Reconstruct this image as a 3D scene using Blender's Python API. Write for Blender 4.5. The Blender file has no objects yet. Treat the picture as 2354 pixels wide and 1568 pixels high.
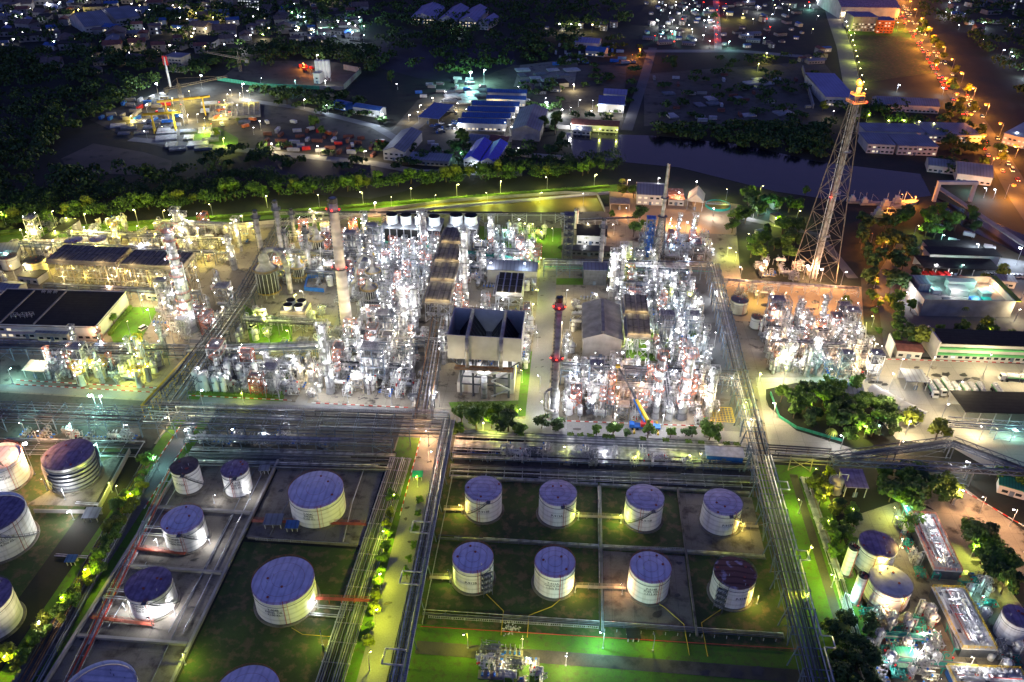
import bpy, math, random
import numpy as np
from mathutils import Vector, Matrix
sc = bpy.context.scene
R = math.radians
# ---------------------------------------------------------------- camera, sky, exposure
FOC, PITCH, YAW, ROLL, CAMH = 1867.0, R(33), R(4), R(0.9), 210.0     # the photograph as 2353 x 1568 units
cam = bpy.data.cameras.new('camera'); co = bpy.data.objects.new('camera', cam); sc.collection.objects.link(co)
CM = Matrix.Rotation(YAW, 3, 'Z') @ Matrix.Rotation(math.pi/2-PITCH, 3, 'X') @ Matrix.Rotation(ROLL, 3, 'Z')
co.matrix_world = Matrix.Translation((0, 0, CAMH)) @ CM.to_4x4()
cam.sensor_width = 36; cam.lens = FOC/2353*36; cam.clip_start = 1; cam.clip_end = 9000
sc.camera = co
w = bpy.data.worlds.new('World'); sc.world = w; w.use_nodes = True
wn = w.node_tree.nodes; wl = w.node_tree.links
sky = wn.new('ShaderNodeTexSky'); sky.sky_type = 'NISHITA'; sky.sun_disc = False
sky.sun_elevation = R(-1.5); sky.sun_rotation = R(200); sky.altitude = 0; sky.dust_density = 1; sky.ozone_density = 4
mix = wn.new('ShaderNodeMix'); mix.data_type = 'RGBA'; mix.blend_type = 'MULTIPLY'; mix.inputs[0].default_value = 1
wl.new(sky.outputs[0], mix.inputs[6]); mix.inputs[7].default_value = (23, 14.2, 12.0, 1)
wl.new(mix.outputs[2], wn['Background'].inputs[0]); wn['Background'].inputs[1].default_value = 0.15
sc.view_settings.view_transform = 'Standard'; sc.view_settings.look = 'None'; sc.view_settings.exposure = 0.0; sc.view_settings.gamma = 1
sc.cycles.max_bounces = 4; sc.cycles.diffuse_bounces = 2; sc.cycles.glossy_bounces = 2; sc.cycles.transparent_max_bounces = 4
sc.cycles.sample_clamp_indirect = 2.0; sc.cycles.sample_clamp_direct = 0; sc.cycles.use_light_tree = True
sc.cycles.use_denoising = True
LP = 1.0      # common factor on every lamp
rnd = random.Random(7)
# ---------------------------------------------------------------- materials
def mat(name, c, c2=None, rough=.75, metal=0., scale=.5, detail=3, spread=(.35,.65), emit=0, ecol=None, wave=None, streak=None, obj_coord=True, bump=0):
    m = bpy.data.materials.new(name); m.use_nodes = True; nt = m.node_tree; b = nt.nodes['Principled BSDF']
    b.inputs['Roughness'].default_value = rough; b.inputs['Metallic'].default_value = metal
    c = tuple(c); c2 = tuple(c2) if c2 else tuple(x*.7 for x in c)
    tc = nt.nodes.new('ShaderNodeTexCoord'); nz = nt.nodes.new('ShaderNodeTexNoise')
    nz.inputs['Scale'].default_value = scale; nz.inputs['Detail'].default_value = detail
    if streak:
        mp = nt.nodes.new('ShaderNodeMapping'); mp.inputs['Scale'].default_value = (1, 1, streak); nt.links.new(tc.outputs['Object'], mp.inputs[0]); nt.links.new(mp.outputs[0], nz.inputs['Vector'])
    else: nt.links.new(tc.outputs['Object'], nz.inputs['Vector'])
    rp = nt.nodes.new('ShaderNodeValToRGB'); rp.color_ramp.elements[0].position = spread[0]; rp.color_ramp.elements[1].position = spread[1]
    rp.color_ramp.elements[0].color = (*c2, 1); rp.color_ramp.elements[1].color = (*c, 1)
    nt.links.new(nz.outputs['Fac'], rp.inputs[0])
    last = rp.outputs[0]
    if wave:   # fine lines across the surface: panel seams, corrugation (direction, spacing in metres, depth)
        wv = nt.nodes.new('ShaderNodeTexWave'); wv.bands_direction = wave[0]; wv.inputs['Scale'].default_value = .3142/wave[1]
        wv.inputs['Distortion'].default_value = wave[3] if len(wave) > 3 else 0
        nt.links.new(tc.outputs['Object'], wv.inputs['Vector'])
        r2 = nt.nodes.new('ShaderNodeValToRGB'); r2.color_ramp.elements[0].color = (1-wave[2],)*3+(1,); r2.color_ramp.elements[1].position = .35
        nt.links.new(wv.outputs['Fac'], r2.inputs[0])
        mm = nt.nodes.new('ShaderNodeMix'); mm.data_type = 'RGBA'; mm.blend_type = 'MULTIPLY'; mm.inputs[0].default_value = 1
        nt.links.new(last, mm.inputs[6]); nt.links.new(r2.outputs[0], mm.inputs[7]); last = mm.outputs[2]
    nt.links.new(last, b.inputs['Base Color'])
    if bump:
        bp = nt.nodes.new('ShaderNodeBump'); bp.inputs['Strength'].default_value = bump; bp.inputs['Distance'].default_value = .3
        nt.links.new(nz.outputs['Fac'], bp.inputs['Height']); nt.links.new(bp.outputs[0], b.inputs['Normal'])
    if emit:
        b.inputs['Emission Color'].default_value = (*(ecol or c), 1); b.inputs['Emission Strength'].default_value = emit
        m.cycles.emission_sampling = 'NONE'
    return m
def leafmat(name, c, c2):
    m = mat(name, c, c2, rough=.7, scale=.35, detail=2, spread=(.38,.62)); return m
def groundmat(name, c, c2, c3, s1=.03, s2=.4, spread=(.55,.72), joints=None, rough=.85):
    """Large soft patches between c and c2 and blotches of c3, with optional slab joints."""
    m = bpy.data.materials.new(name); m.use_nodes = True; nt = m.node_tree; b = nt.nodes['Principled BSDF']; b.inputs['Roughness'].default_value = rough
    tc = nt.nodes.new('ShaderNodeTexCoord')
    def noise(s, d=4, lo=.35, hi=.65):
        n = nt.nodes.new('ShaderNodeTexNoise'); n.inputs['Scale'].default_value = s; n.inputs['Detail'].default_value = d; n.inputs['Roughness'].default_value = .6
        nt.links.new(tc.outputs['Object'], n.inputs['Vector'])
        mr = nt.nodes.new('ShaderNodeMapRange'); mr.inputs[1].default_value = lo; mr.inputs[2].default_value = hi; nt.links.new(n.outputs['Fac'], mr.inputs[0]); return mr.outputs[0]
    def mixc(f, a, bb, mode='MIX'):
        x = nt.nodes.new('ShaderNodeMix'); x.data_type = 'RGBA'; x.blend_type = mode
        if isinstance(f, float): x.inputs[0].default_value = f
        else: nt.links.new(f, x.inputs[0])
        for v, i in ((a, 6), (bb, 7)):
            if isinstance(v, tuple): x.inputs[i].default_value = (*v, 1)
            else: nt.links.new(v, x.inputs[i])
        return x.outputs[2]
    a = mixc(noise(s1), c, c2); a = mixc(noise(s2, 5, spread[0], spread[1]), a, c3); a = mixc(noise(2.2, 3, .3, .8), a, mixc(1.0, a, (.72,.72,.72), 'MULTIPLY'))
    if joints:
        br = nt.nodes.new('ShaderNodeTexBrick'); br.inputs['Scale'].default_value = 1; br.inputs['Brick Width'].default_value = joints[0]; br.inputs['Row Height'].default_value = joints[1]
        br.inputs['Mortar Size'].default_value = .12; br.inputs['Color1'].default_value = (1,1,1,1); br.inputs['Color2'].default_value = (.88,.88,.88,1); br.inputs['Mortar'].default_value = (.74,.74,.74,1); br.offset = 0
        nt.links.new(tc.outputs['Object'], br.inputs['Vector']); a = mixc(1.0, a, br.outputs[0], 'MULTIPLY')
    nt.links.new(a, b.inputs['Base Color']); return m
M = {}
M['concrete'] = groundmat('concrete_paving', (.33,.29,.23), (.22,.195,.155), (.07,.06,.05), .03, .16, (.55,.66), (6,8))
M['slab'] = groundmat('bund_concrete', (.27,.235,.19), (.17,.15,.12), (.07,.055,.045), .05, .2, (.5,.68), (7,11))
M['yard'] = groundmat('truck_yard_concrete', (.46,.43,.37), (.36,.34,.29), (.12,.11,.09), .02, .12, (.66,.76), (10,10))
M['tarmac'] = groundmat('dark_tarmac', (.085,.085,.085), (.06,.06,.06), (.03,.03,.03), .04, .15, (.6,.72))
M['asphalt'] = groundmat('asphalt', (.15,.15,.155), (.11,.11,.115), (.05,.05,.055), .04, .15, (.62,.75))
M['asphalt_light'] = groundmat('worn_asphalt', (.26,.255,.25), (.2,.2,.195), (.07,.07,.075), .04, .12, (.64,.74))
M['grass'] = groundmat('grass_lawn', (.10,.22,.012), (.07,.16,.012), (.09,.10,.025), .05, .5, (.5,.7))
M['grass_dark'] = groundmat('rough_grass', (.05,.09,.014), (.035,.05,.014), (.13,.095,.045), .09, .3, (.5,.62))
M['soil'] = groundmat('dark_scrub_ground', (.018,.022,.012), (.010,.013,.010), (.03,.024,.018), .012, .09, (.5,.7))
M['dirt'] = groundmat('compacted_dirt', (.13,.115,.09), (.05,.046,.036), (.03,.028,.02), .02, .12, (.52,.7))
M['marsh'] = groundmat('dry_reeds', (.13,.10,.08), (.07,.055,.045), (.03,.03,.02), .03, .1, (.55,.7))
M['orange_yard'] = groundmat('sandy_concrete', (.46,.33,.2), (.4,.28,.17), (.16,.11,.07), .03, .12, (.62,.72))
M['steel_l'] = mat('galvanised_steel', (.58,.58,.6), (.4,.4,.42), .5, .3)
M['steel_d'] = mat('dark_painted_steel', (.12,.13,.15), (.08,.085,.1), .5, .2)
M['steel_b'] = mat('blue_grey_steel', (.16,.21,.29), (.1,.135,.19), .5, .1)
M['steel_r'] = mat('red_lead_steel', (.42,.09,.05), (.28,.06,.035), .6)
M['steel_t'] = mat('tan_steel', (.42,.35,.25), (.3,.24,.17), .6); M['steel_f'] = mat('dark_brown_steel', (.2,.16,.12), (.13,.1,.08), .7)  # the darker brown is for the flare tower frame
M['pipe_s'] = mat('aluminium_clad_pipe', (.62,.62,.64), (.36,.36,.38), .38, .6, wave=('X',4,.3))
M['pipe_g'] = mat('grey_pipe', (.21,.22,.25), (.13,.14,.16), .5, .2)
M['pipe_k'] = mat('dark_pipe', (.055,.055,.07), (.035,.035,.045), .5)
M['pipe_t'] = mat('teal_water_pipe', (.04,.33,.26), (.03,.24,.2), .45)
M['pipe_r'] = mat('red_fire_pipe', (.5,.06,.03), (.35,.04,.02), .45)
M['pipe_y'] = mat('yellow_gas_pipe', (.6,.42,.03), (.45,.3,.02), .5)
M['pipe_b'] = mat('rust_brown_pipe', (.28,.15,.07), (.16,.08,.04), .8)
M['white'] = mat('white_paint', (.74,.73,.7), (.6,.59,.56), .5, scale=.2)
M['tankwhite'] = mat('tank_shell_paint', (.84,.82,.8), (.62,.58,.54), .5, scale=.7, detail=5, spread=(.3,.5), wave=('Z',2.2,.2), streak=.09)
M['tankyellow'] = mat('cream_tank_paint', (.7,.66,.5), (.5,.45,.3), .6, scale=.3)
M['alu'] = mat('ribbed_aluminium', (.62,.62,.63), (.45,.45,.46), .35, .6, wave=('Z',1.6,.45))
M['roof_p'] = mat('violet_blue_roof_paint', (.78,.66,.74), (.54,.44,.52), .6, scale=.4, detail=8, wave=('Y',1.9,.22))
M['roof_b'] = mat('blue_roof_paint', (.80,.73,.84), (.6,.54,.65), .6, scale=.3, detail=8, wave=('X',2.1,.2))
M['roof_m'] = mat('dull_mauve_roof_paint', (.34,.25,.36), (.18,.12,.2), .7, scale=.5, detail=8, wave=('X',2.1,.25))
M['roof_rust'] = mat('flaking_rusty_roof', (.5,.4,.45), (.2,.085,.06), .8, scale=.4, detail=5, spread=(.56,.66), wave=('Y',2.4,.5,2))
M['roof_brown'] = mat('brown_tank_roof', (.16,.12,.11), (.09,.065,.06), .8, scale=.5)
M['black'] = mat('black_rubber', (.02,.02,.022), rough=.6)
M['dark'] = mat('dark_louvre', (.014,.015,.016), (.008,.009,.01), .6, wave=('X',1.2,.5))
M['fan'] = mat('fan_deck_slats', (.2,.175,.14), (.11,.095,.08), .7, wave=('X',2.5,.6))
M['fiber'] = mat('fibre_cement_roof', (.38,.35,.3), (.24,.22,.19), .9, scale=.25, detail=6, wave=('Y',1.1,.3))
M['roof_k'] = mat('black_felt_roof', (.02,.019,.018), (.011,.011,.011), .9, wave=('Y',2.2,.4))
M['roof_blue'] = mat('blue_sheet_roof', (.04,.13,.4), (.03,.09,.28), .5, wave=('X',1.5,.3))
M['roof_vivid'] = mat('bright_blue_sheet_roof', (.03,.06,.75), (.02,.045,.55), .5, wave=('Y',1.5,.3))
M['roof_grey'] = mat('grey_sheet_roof', (.22,.24,.3), (.15,.165,.21), .6, scale=.1, wave=('X',2,.3))
M['roof_lav'] = mat('pale_violet_sheet_roof', (.26,.26,.48), (.2,.2,.38), .6, scale=.06, wave=('X',3,.2))
M['roof_red'] = mat('red_brown_tile_roof', (.22,.08,.06), (.13,.05,.04), .8)
M['roof_green'] = mat('green_sheet_roof', (.02,.2,.13), (.015,.15,.1), .5, wave=('X',1,.35))
M['wall'] = mat('rendered_wall', (.6,.58,.54), (.46,.44,.4), .8, scale=.15)
M['wall_c'] = mat('raw_concrete_wall', (.34,.32,.3), (.24,.225,.21), .9, scale=.2)
M['green'] = mat('green_band_paint', (.12,.5,.16), (.1,.4,.13), .6)
M['greenwall'] = mat('green_hoarding', (.05,.36,.22), (.04,.26,.16), .6, wave=('X',3,.25))
M['dark_ground'] = groundmat('dark_bank_ground', (.075,.07,.065), (.045,.042,.04), (.02,.02,.02), .06, .5, (.5,.7))
M['puddle'] = mat('dark_oily_stain', (.05,.045,.04), (.03,.028,.025), .35)
M['glass'] = mat('dark_window_glass', (.03,.04,.05), rough=.15)
M['red'] = mat('red_paint', (.6,.03,.03), rough=.4); M['blue'] = mat('blue_paint', (.03,.16,.6), rough=.4)
M['yellow'] = mat('yellow_paint', (.75,.5,.03), (.6,.38,.02), .5); M['orange'] = mat('orange_paint', (.7,.16,.04), (.5,.1,.03), .5)
M['handrail'] = mat('orange_red_handrail', (.75,.25,.15), (.6,.2,.12), .5); M['rail'] = mat('pale_handrail', (.6,.6,.58), (.45,.45,.43), .5); M['teal'] = mat('teal_paint', (.02,.35,.3), rough=.5)
M['chim'] = mat('chimney_concrete', (.66,.6,.52), (.5,.44,.38), .85, scale=.25, detail=6, wave=('Z',7,.3))
M['stack'] = mat('stack_steel', (.42,.40,.38), (.3,.28,.26), .55, .2, wave=('Z',5,.35))
M['column'] = mat('column_cladding', (.6,.6,.62), (.42,.42,.43), .35, .5, wave=('Z',3,.35))
M['deck'] = mat('grating_deck', (.34,.32,.31), (.2,.19,.185), .7, wave=('X',.8,.3)); M['wood'] = mat('bark', (.12,.09,.06), rough=.9)
M['curbred'] = mat('red_kerb_paint', (.6,.05,.04), rough=.7); M['curbwhite'] = mat('white_kerb_paint', (.75,.75,.72), rough=.7)
M['text'] = mat('black_lettering', (.02,.02,.025), rough=.7); M['skin'] = mat('skin', (.4,.24,.16)); M['cloth'] = mat('blue_overalls', (.05,.1,.35))
M['water'] = mat('dark_water', (.008,.009,.022), (.005,.006,.014), .16, scale=.12, bump=.25); M['pond'] = mat('murky_pond_water', (.26,.19,.03), (.17,.14,.02), .5, scale=.05)
M['greywater'] = mat('still_grey_pond', (.05,.048,.062), (.03,.029,.04), .75, scale=.012, detail=6)
M['leaf_a'] = leafmat('mid_green_leaves', (.13,.24,.02), (.055,.12,.012)); M['leaf_b'] = leafmat('yellow_green_leaves', (.22,.26,.02), (.11,.14,.012))
M['leaf_c'] = leafmat('dark_green_leaves', (.055,.115,.016), (.02,.05,.010)); M['hedge'] = leafmat('clipped_hedge_leaves', (.12,.2,.015), (.07,.13,.012))
M['mesh'] = mat('fence_mesh', (.4,.4,.38), (.3,.3,.28), .7); M['stone'] = mat('pale_rubble', (.5,.52,.48), (.2,.2,.18), .9, scale=2)
for k_ in ('water', 'greywater', 'pond'): M[k_].node_tree.nodes['Principled BSDF'].inputs['Specular IOR Level'].default_value = .22
def emis(name, col, s): M[name] = mat(name, (.06,.06,.06), rough=.5, emit=s, ecol=col)
emis('lamp_white', (1,.97,1), 30); emis('lamp_cool', (.7,.85,1), 30); emis('lamp_teal', (.6,1,.9), 26); emis('lamp_yellow', (1,.85,.35), 24)
emis('lamp_sodium', (1,.23,.02), 2.8); emis('lamp_red', (1,.02,.01), 18); emis('flame', (1,.24,.02), 3.0); emis('head', (1,.62,.25), 8); emis('tail', (1,.03,.01), 16)
emis('lit_window', (1,.85,.6), 1.0); emis('lit_window_cool', (.85,.92,1), .9); emis('green_glow', (.05,1,.4), 10)
# ---------------------------------------------------------------- geometry helpers
class MB:
    def __init__(s): s.v = []; s.f = []; s.mi = []; s.m = []
    def mat(s, name):
        if name not in s.m: s.m.append(name)
        return s.m.index(name)
    def add(s, vs, fs, m=None):
        o = len(s.v); s.v += [tuple(v) for v in vs]; k = s.mat(m) if m else 0
        for f in fs: s.f.append(tuple(i+o for i in f)); s.mi.append(k)
    def box(s, x0, y0, z0, x1, y1, z1, m=None):
        s.add([(x0,y0,z0),(x1,y0,z0),(x1,y1,z0),(x0,y1,z0),(x0,y0,z1),(x1,y0,z1),(x1,y1,z1),(x0,y1,z1)],
              [(0,3,2,1),(4,5,6,7),(0,1,5,4),(1,2,6,5),(2,3,7,6),(3,0,4,7)], m)
    def cyl(s, p, q, r, r2=None, n=8, m=None, caps=True):
        p = Vector(p); q = Vector(q); r2 = r if r2 is None else r2; d = (q-p)
        if d.length < 1e-6: return
        d.normalize(); a = d.orthogonal().normalized(); b = d.cross(a)
        vs = []
        for c, rr in ((p, r), (q, r2)):
            for i in range(n):
                t = 2*math.pi*i/n + .3; vs.append(c + a*math.cos(t)*rr + b*math.sin(t)*rr)
        fs = [(i, (i+1) % n, n+(i+1) % n, n+i) for i in range(n)]
        if caps: fs += [tuple(range(n-1, -1, -1)), tuple(range(n, 2*n))]
        s.add(vs, fs, m)
    def path(s, pts, r, n=6, m=None):
        for a, b in zip(pts, pts[1:]): s.cyl(a, b, r, n=n, m=m)
    def beam(s, p, q, w=.25, m=None): s.cyl(p, q, w*.7, n=4, m=m)
    def lathe(s, prof, n=24, m=None, c=(0,0), a0=0, a1=2*math.pi):
        full = abs(a1-a0-2*math.pi) < 1e-6; k = n if full else n+1; vs = []
        for r, z in prof:
            for i in range(k):
                t = a0+(a1-a0)*i/n; vs.append((c[0]+r*math.cos(t), c[1]+r*math.sin(t), z))
        fs = []
        for j in range(len(prof)-1):
            for i in range(n):
                i2 = (i+1) % k; fs.append((j*k+i, j*k+i2, (j+1)*k+i2, (j+1)*k+i))
        s.add(vs, fs, m)
    def rail(s, pts, h=1.1, step=2.0, m=None, r=.06, closed=False):
        if closed: pts = list(pts)+[pts[0]]
        for a, b in zip(pts, pts[1:]):
            a = Vector(a); b = Vector(b); L = (b-a).length; k = max(1, int(L/step))
            for z in (h, h*.5): s.cyl(a+Vector((0,0,z)), b+Vector((0,0,z)), r, n=4)
            for i in range(k): q = a+(b-a)*i/k; s.cyl(q, q+Vector((0,0,h)), r, n=4)
    def mesh(s, name, m=None, smooth=False):
        me = bpy.data.meshes.new(name); me.from_pydata(s.v, [], s.f)
        for x in (s.m or [m or 'steel_l']): me.materials.append(M[x])
        if s.m:
            me.polygons.foreach_set('material_index', s.mi)
        if smooth: me.polygons.foreach_set('use_smooth', [True]*len(s.f))
        me.update(); return me
COL = sc.collection
def ob(name, me, parent=None):
    o = bpy.data.objects.new(name, me); COL.objects.link(o)
    if parent: o.parent = parent
    return o
def tag(o, label=None, cat=None, group=None, kind=None):
    if label: o['label'] = label
    if cat: o['category'] = cat
    if group: o['group'] = group
    if kind: o['kind'] = kind
    return o
AUTO = []   # things whose label is completed from what stands around them
def place(proto, name, cat, x, y, z=0, rz=0, s=1, label=None, phrase=None, group=None):
    """proto: a mesh, or [(part name, mesh, [(sub-part, mesh)])]; makes one thing."""
    if isinstance(proto, list):
        o = bpy.data.objects.new(name, None); COL.objects.link(o); o.empty_display_size = .5
        for pt in proto:
            c = ob(pt[0], pt[1], o)
            for sp in (pt[2] if len(pt) > 2 else []): ob(sp[0], sp[1], c)
    else: o = ob(name, proto)
    o.location = (x, y, z); o.rotation_euler = (0, 0, rz)
    o.scale = (s, s, s) if not isinstance(s, tuple) else s
    tag(o, label, cat, group)
    if not label: AUTO.append((o, phrase or name.replace('_', ' '), x, y))
    return o
def P(px, py, z=0.):
    d = CM @ Vector(((px-1176.5)/FOC, -(py-784)/FOC, -1)); t = (z-CAMH)/d.z
    return Vector((d.x*t, d.y*t, z))
def Q(p):
    v = CM.transposed() @ (Vector(p)-Vector((0,0,CAMH))); return (1176.5+FOC*v.x/-v.z, 784-FOC*v.y/-v.z)
def hgt(bx, by, ty):
    b = P(bx, by); lo, hi = 0., 180.
    for _ in range(40):
        m = (lo+hi)/2
        if Q((b.x, b.y, m))[1] > ty: lo = m
        else: hi = m
    return lo
def inpoly(x, y, pl):
    c = False; j = len(pl)-1
    for i in range(len(pl)):
        if (pl[i][1] > y) != (pl[j][1] > y) and x < (pl[j][0]-pl[i][0])*(y-pl[i][1])/(pl[j][1]-pl[i][1])+pl[i][0]: c = not c
        j = i
    return c
def sheet(name, pts, z, m, kind='structure', world=False):
    me = bpy.data.meshes.new(name)
    pts = [Vector((p[0], p[1], 0)) if world else P(p[0], p[1]) for p in pts]
    ar = sum(pts[i-1].x*p.y-p.x*pts[i-1].y for i, p in enumerate(pts))
    if ar < 0: pts.reverse()
    me.from_pydata([(p.x, p.y, z) for p in pts], [], [tuple(range(len(pts)))]); me.materials.append(M[m])
    o = ob(name, me); o['kind'] = kind; return o
def rect(name, x0, y0, x1, y1, z, m): return sheet(name, [(x0,y0),(x1,y0),(x1,y1),(x0,y1)], z, m, world=True)
def strip(name, pts, wd, z, m):
    """A road of width WD along display-pixel points."""
    c = [P(*p) for p in pts]; L = []; Rr = []
    for i, p in enumerate(c):
        d = (c[min(i+1, len(c)-1)]-c[max(i-1, 0)]).normalized(); n = Vector((-d.y, d.x, 0)); L.append(p+n*wd/2); Rr.append(p-n*wd/2)
    me = bpy.data.meshes.new(name); v = [(p.x, p.y, z) for p in L+Rr]; k = len(c)
    me.from_pydata(v, [], [(i+k, i+k+1, i+1, i) for i in range(k-1)]); me.materials.append(M[m])
    o = ob(name, me); o['kind'] = 'structure'; return o
BUSY = []   # (x, y, radius) taken by placed things
def free(x, y, r):
    for a, b, c in BUSY:
        if (a-x)**2+(b-y)**2 < (c+r)**2: return False
    return True
LANDMARKS = []
def landmark(name, x, y): LANDMARKS.append((name, x, y))
# ---------------------------------------------------------------- lamps
LCOL = {'white': (.97,.98,1), 'cool': (.72,.86,1), 'teal': (.42,1,.85), 'yellow': (1,.8,.14), 'lime': (.86,1,.13), 'sodium': (1,.33,.04), 'warm': (1,.82,.45), 'peach': (1,.54,.24), 'olive': (.6,.64,.02), 'red': (1,.03,.01)}
LMAT = {'white': 'lamp_white', 'cool': 'lamp_cool', 'teal': 'lamp_teal', 'yellow': 'lamp_yellow', 'lime': 'lamp_yellow', 'sodium': 'lamp_sodium', 'warm': 'lamp_white', 'peach': 'lamp_white', 'olive': 'lamp_yellow', 'red': 'lamp_red'}
LD = {}
def light(parent, x, y, z, col, power, rad=.25):
    key = (col, round(power), rad)
    if key not in LD:
        l = bpy.data.lights.new('point_light', 'POINT'); l.color = LCOL[col]; l.energy = power*LP; l.shadow_soft_size = rad; LD[key] = l
    o = bpy.data.objects.new('point_light', LD[key]); COL.objects.link(o); o.location = (x, y, z)
    if parent: o.parent = parent
    return o
LAMPS = {}
def lamp_proto(h, col, size, arm=1.2, kind='street'):
    k = (round(h, 1), col, size, arm)
    if k not in LAMPS:
        a = MB(); a.cyl((0,0,0), (0,0,h), .13, .09, 6); a.cyl((0,0,h-.1), (arm,0,h+.15), .07, n=5); a.box(-.25,-.25,0,.25,.25,.3)
        b = MB(); b.box(arm-.35,-.22,h+.1,arm+.45,.22,h+.3)
        c = MB(); s = size; c.lathe([(.01, h+.08-s), (s*.7, h+.08-s*.75), (s, h+.08-s*.3), (s*.8, h+.08)], 8, c=(arm, 0))  # bulb made oversize, the lamp's glare put into its shape
        LAMPS[k] = [('pole', a.mesh('pole', 'steel_l')), ('lamp_head', b.mesh('lamp_head', 'steel_d'), [('glare_bulb', c.mesh('glare_bulb', LMAT[col]))])]
    return LAMPS[k]
def lamp(x, y, h=8, col='white', power=3500, size=.35, rz=None, name='street_lamp', phrase='street lamp', group='street lamps', arm=1.2, z=0, rad=.25):
    rz = rnd.uniform(0, 6.28) if rz is None else rz
    o = place(lamp_proto(h, col, size, arm), name, 'lamp', x, y, z, rz, phrase=phrase, group=group)
    if power: light(o, arm, 0, h-.25-size, col, power, rad)
    return o
# ---------------------------------------------------------------- plant builders
def text_mesh(s, size, mname='lettering'):
    cu = bpy.data.curves.new('t', 'FONT'); cu.body = s; cu.size = size; cu.align_x = 'CENTER'; cu.align_y = 'CENTER'; cu.extrude = .01; cu.offset = .012*size; cu.resolution_u = 2
    cu.space_line = .95; to = bpy.data.objects.new('t', cu); COL.objects.link(to)
    me = bpy.data.meshes.new_from_object(to.evaluated_get(bpy.context.evaluated_depsgraph_get()))
    bpy.data.objects.remove(to); me.name = mname; me.materials.clear(); me.materials.append(M['text']); return me
def wrap_text(parent, s, size, r, z, ang):
    me = text_mesh(s, size)
    for v in me.vertices:
        t = ang + v.co.x/r; rr = r+.03+v.co.z*.5; v.co = (rr*math.cos(t), rr*math.sin(t), z+v.co.y)
    return ob('lettering', me, parent)
def tank(cx, cy, r, h, roof='roof_p', shell='tankwhite', text=None, tang=-90, stair=True, lab='', flip=1, rough=0, z0=0, a_end=-60, tz=.62, size=1.0, floating=False, ledge=0, name='storage_tank', band=True):
    o = bpy.data.objects.new(name, None); COL.objects.link(o); o.location = (cx, cy, z0)
    b = MB(); n = 56
    if floating:
        b.lathe([(r, .3), (r, h), (r-.12, h), (r-.12, h-1.6)], n); ob('shell', b.mesh('shell', shell, True), o)
        b = MB(); b.lathe([(r-.15, h-1.7), (r*.9, h-1.5), (r*.88, h-1.6), (0.01, h-1.55)], n); ob('floating_roof', b.mesh('floating_roof', roof), o)
    else:
        b.lathe([(r, .3), (r, h)], n); ob('shell', b.mesh('shell', shell, True), o)
        b = MB(); b.lathe([(r+.06, h-.12), (r+.06, h+.03), (r*.5, h+.03+r*.05), (.01, h+.03+r*.085)], n); ob('roof', b.mesh('roof', roof), o)
    b = MB(); b.lathe([(r+.9, -.02), (r+.75, .3), (r*.9, .32)], n); ob('foundation_ring', b.mesh('foundation_ring', 'slab'), o)
    b = MB()
    if band: b.lathe([(r+.02, h-1.5), (r+.14, h-1.47), (r+.14, h-1.4), (r+.02, h-1.36)], n)
    b.lathe([(r+.01, .3), (r+.12, .32), (r+.12, .42), (r+.01, .45)], n)
    for k in range(ledge):
        z = h*(k+1)/(ledge+1.5); b.lathe([(r+.02, z), (r+.75, z+.03), (r+.75, z+.12), (r+.02, z+.12)], n)
    ob('wind_girder', b.mesh('wind_girder', 'steel_d'), o)
    b = MB(); pts = [((r+.05)*math.cos(t), (r+.05)*math.sin(t), h) for t in [2*math.pi*i/28 for i in range(28)]]
    b.rail(pts[:] if not floating else pts, 1.0, 9, r=.035, closed=True); ob('roof_railing', b.mesh('roof_railing', 'steel_d' if roof != 'roof_b' else 'steel_r'), o)
    if stair:
        b = MB(); t0, t1 = R(a_end)+flip*1.5, R(a_end); k = int(h/.35); q = None
        for i in range(k+1):
            t = t0+(t1-t0)*i/k; z = h*i/k; p = (math.cos(t), math.sin(t)); c = (p[0]*(r+.6), p[1]*(r+.6), z)
            if q: b.beam(q, c, .28); b.cyl((q[0],q[1],q[2]+1), (c[0],c[1],c[2]+1), .07, n=4)
            if i % 4 == 0: b.cyl(c, (c[0], c[1], c[2]+1), .05, n=4)
            q = c
        b.box(q[0]-.7, q[1]-.7, h-.1, q[0]+.7, q[1]+.7, h+.05); ob('spiral_stair', b.mesh('spiral_stair', 'steel_d'), o)
    b = MB(); rr = random.Random(int(cx*7+cy*13))
    if not floating:
        for i in range(5 if h > 6 else 3):
            t = rr.uniform(0, 6.28); q = r*rr.uniform(.3, .9); x, y = q*math.cos(t), q*math.sin(t); z = h+.03+(r-q)*.085
            v = MB()
            if i % 2: v.cyl((x,y,z-.1), (x,y,z+.9), .12, n=6); ob('roof_vent', v.mesh('roof_vent', 'steel_l'), o)
            else: v.cyl((x,y,z-.1), (x,y,z+.25), .4, n=10); ob('manhole', v.mesh('manhole', 'steel_r'), o)
        b.path([(0,0,h+r*.085), (r*.7*math.cos(t), r*.7*math.sin(t), h+.06+r*.3*.085)], .045, 4)
        for q in (.35, .7):
            pts = [(r*q*math.cos(t), r*q*math.sin(t), h+.06+r*(1-q)*.085) for t in [2*math.pi*i/36 for i in range(37)]]; 
            if roof in ('roof_b', 'roof_p'): b.path(pts, .045, 4)
        ob('foam_ring', b.mesh('foam_ring', 'steel_r'), o)
    else:
        for i in range(26):
            t = rr.uniform(0, 6.28); q = r*rr.uniform(0, .8); x, y = q*math.cos(t), q*math.sin(t); b.cyl((x,y,h-1.7), (x,y,h-rr.uniform(.7,1.3)), .09, n=5)
        b.beam((r*.7, -r*.6, h+.5), (0, 0, h-1.4), .4); ob('roof_legs', b.mesh('roof_legs', 'steel_d'), o)
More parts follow.
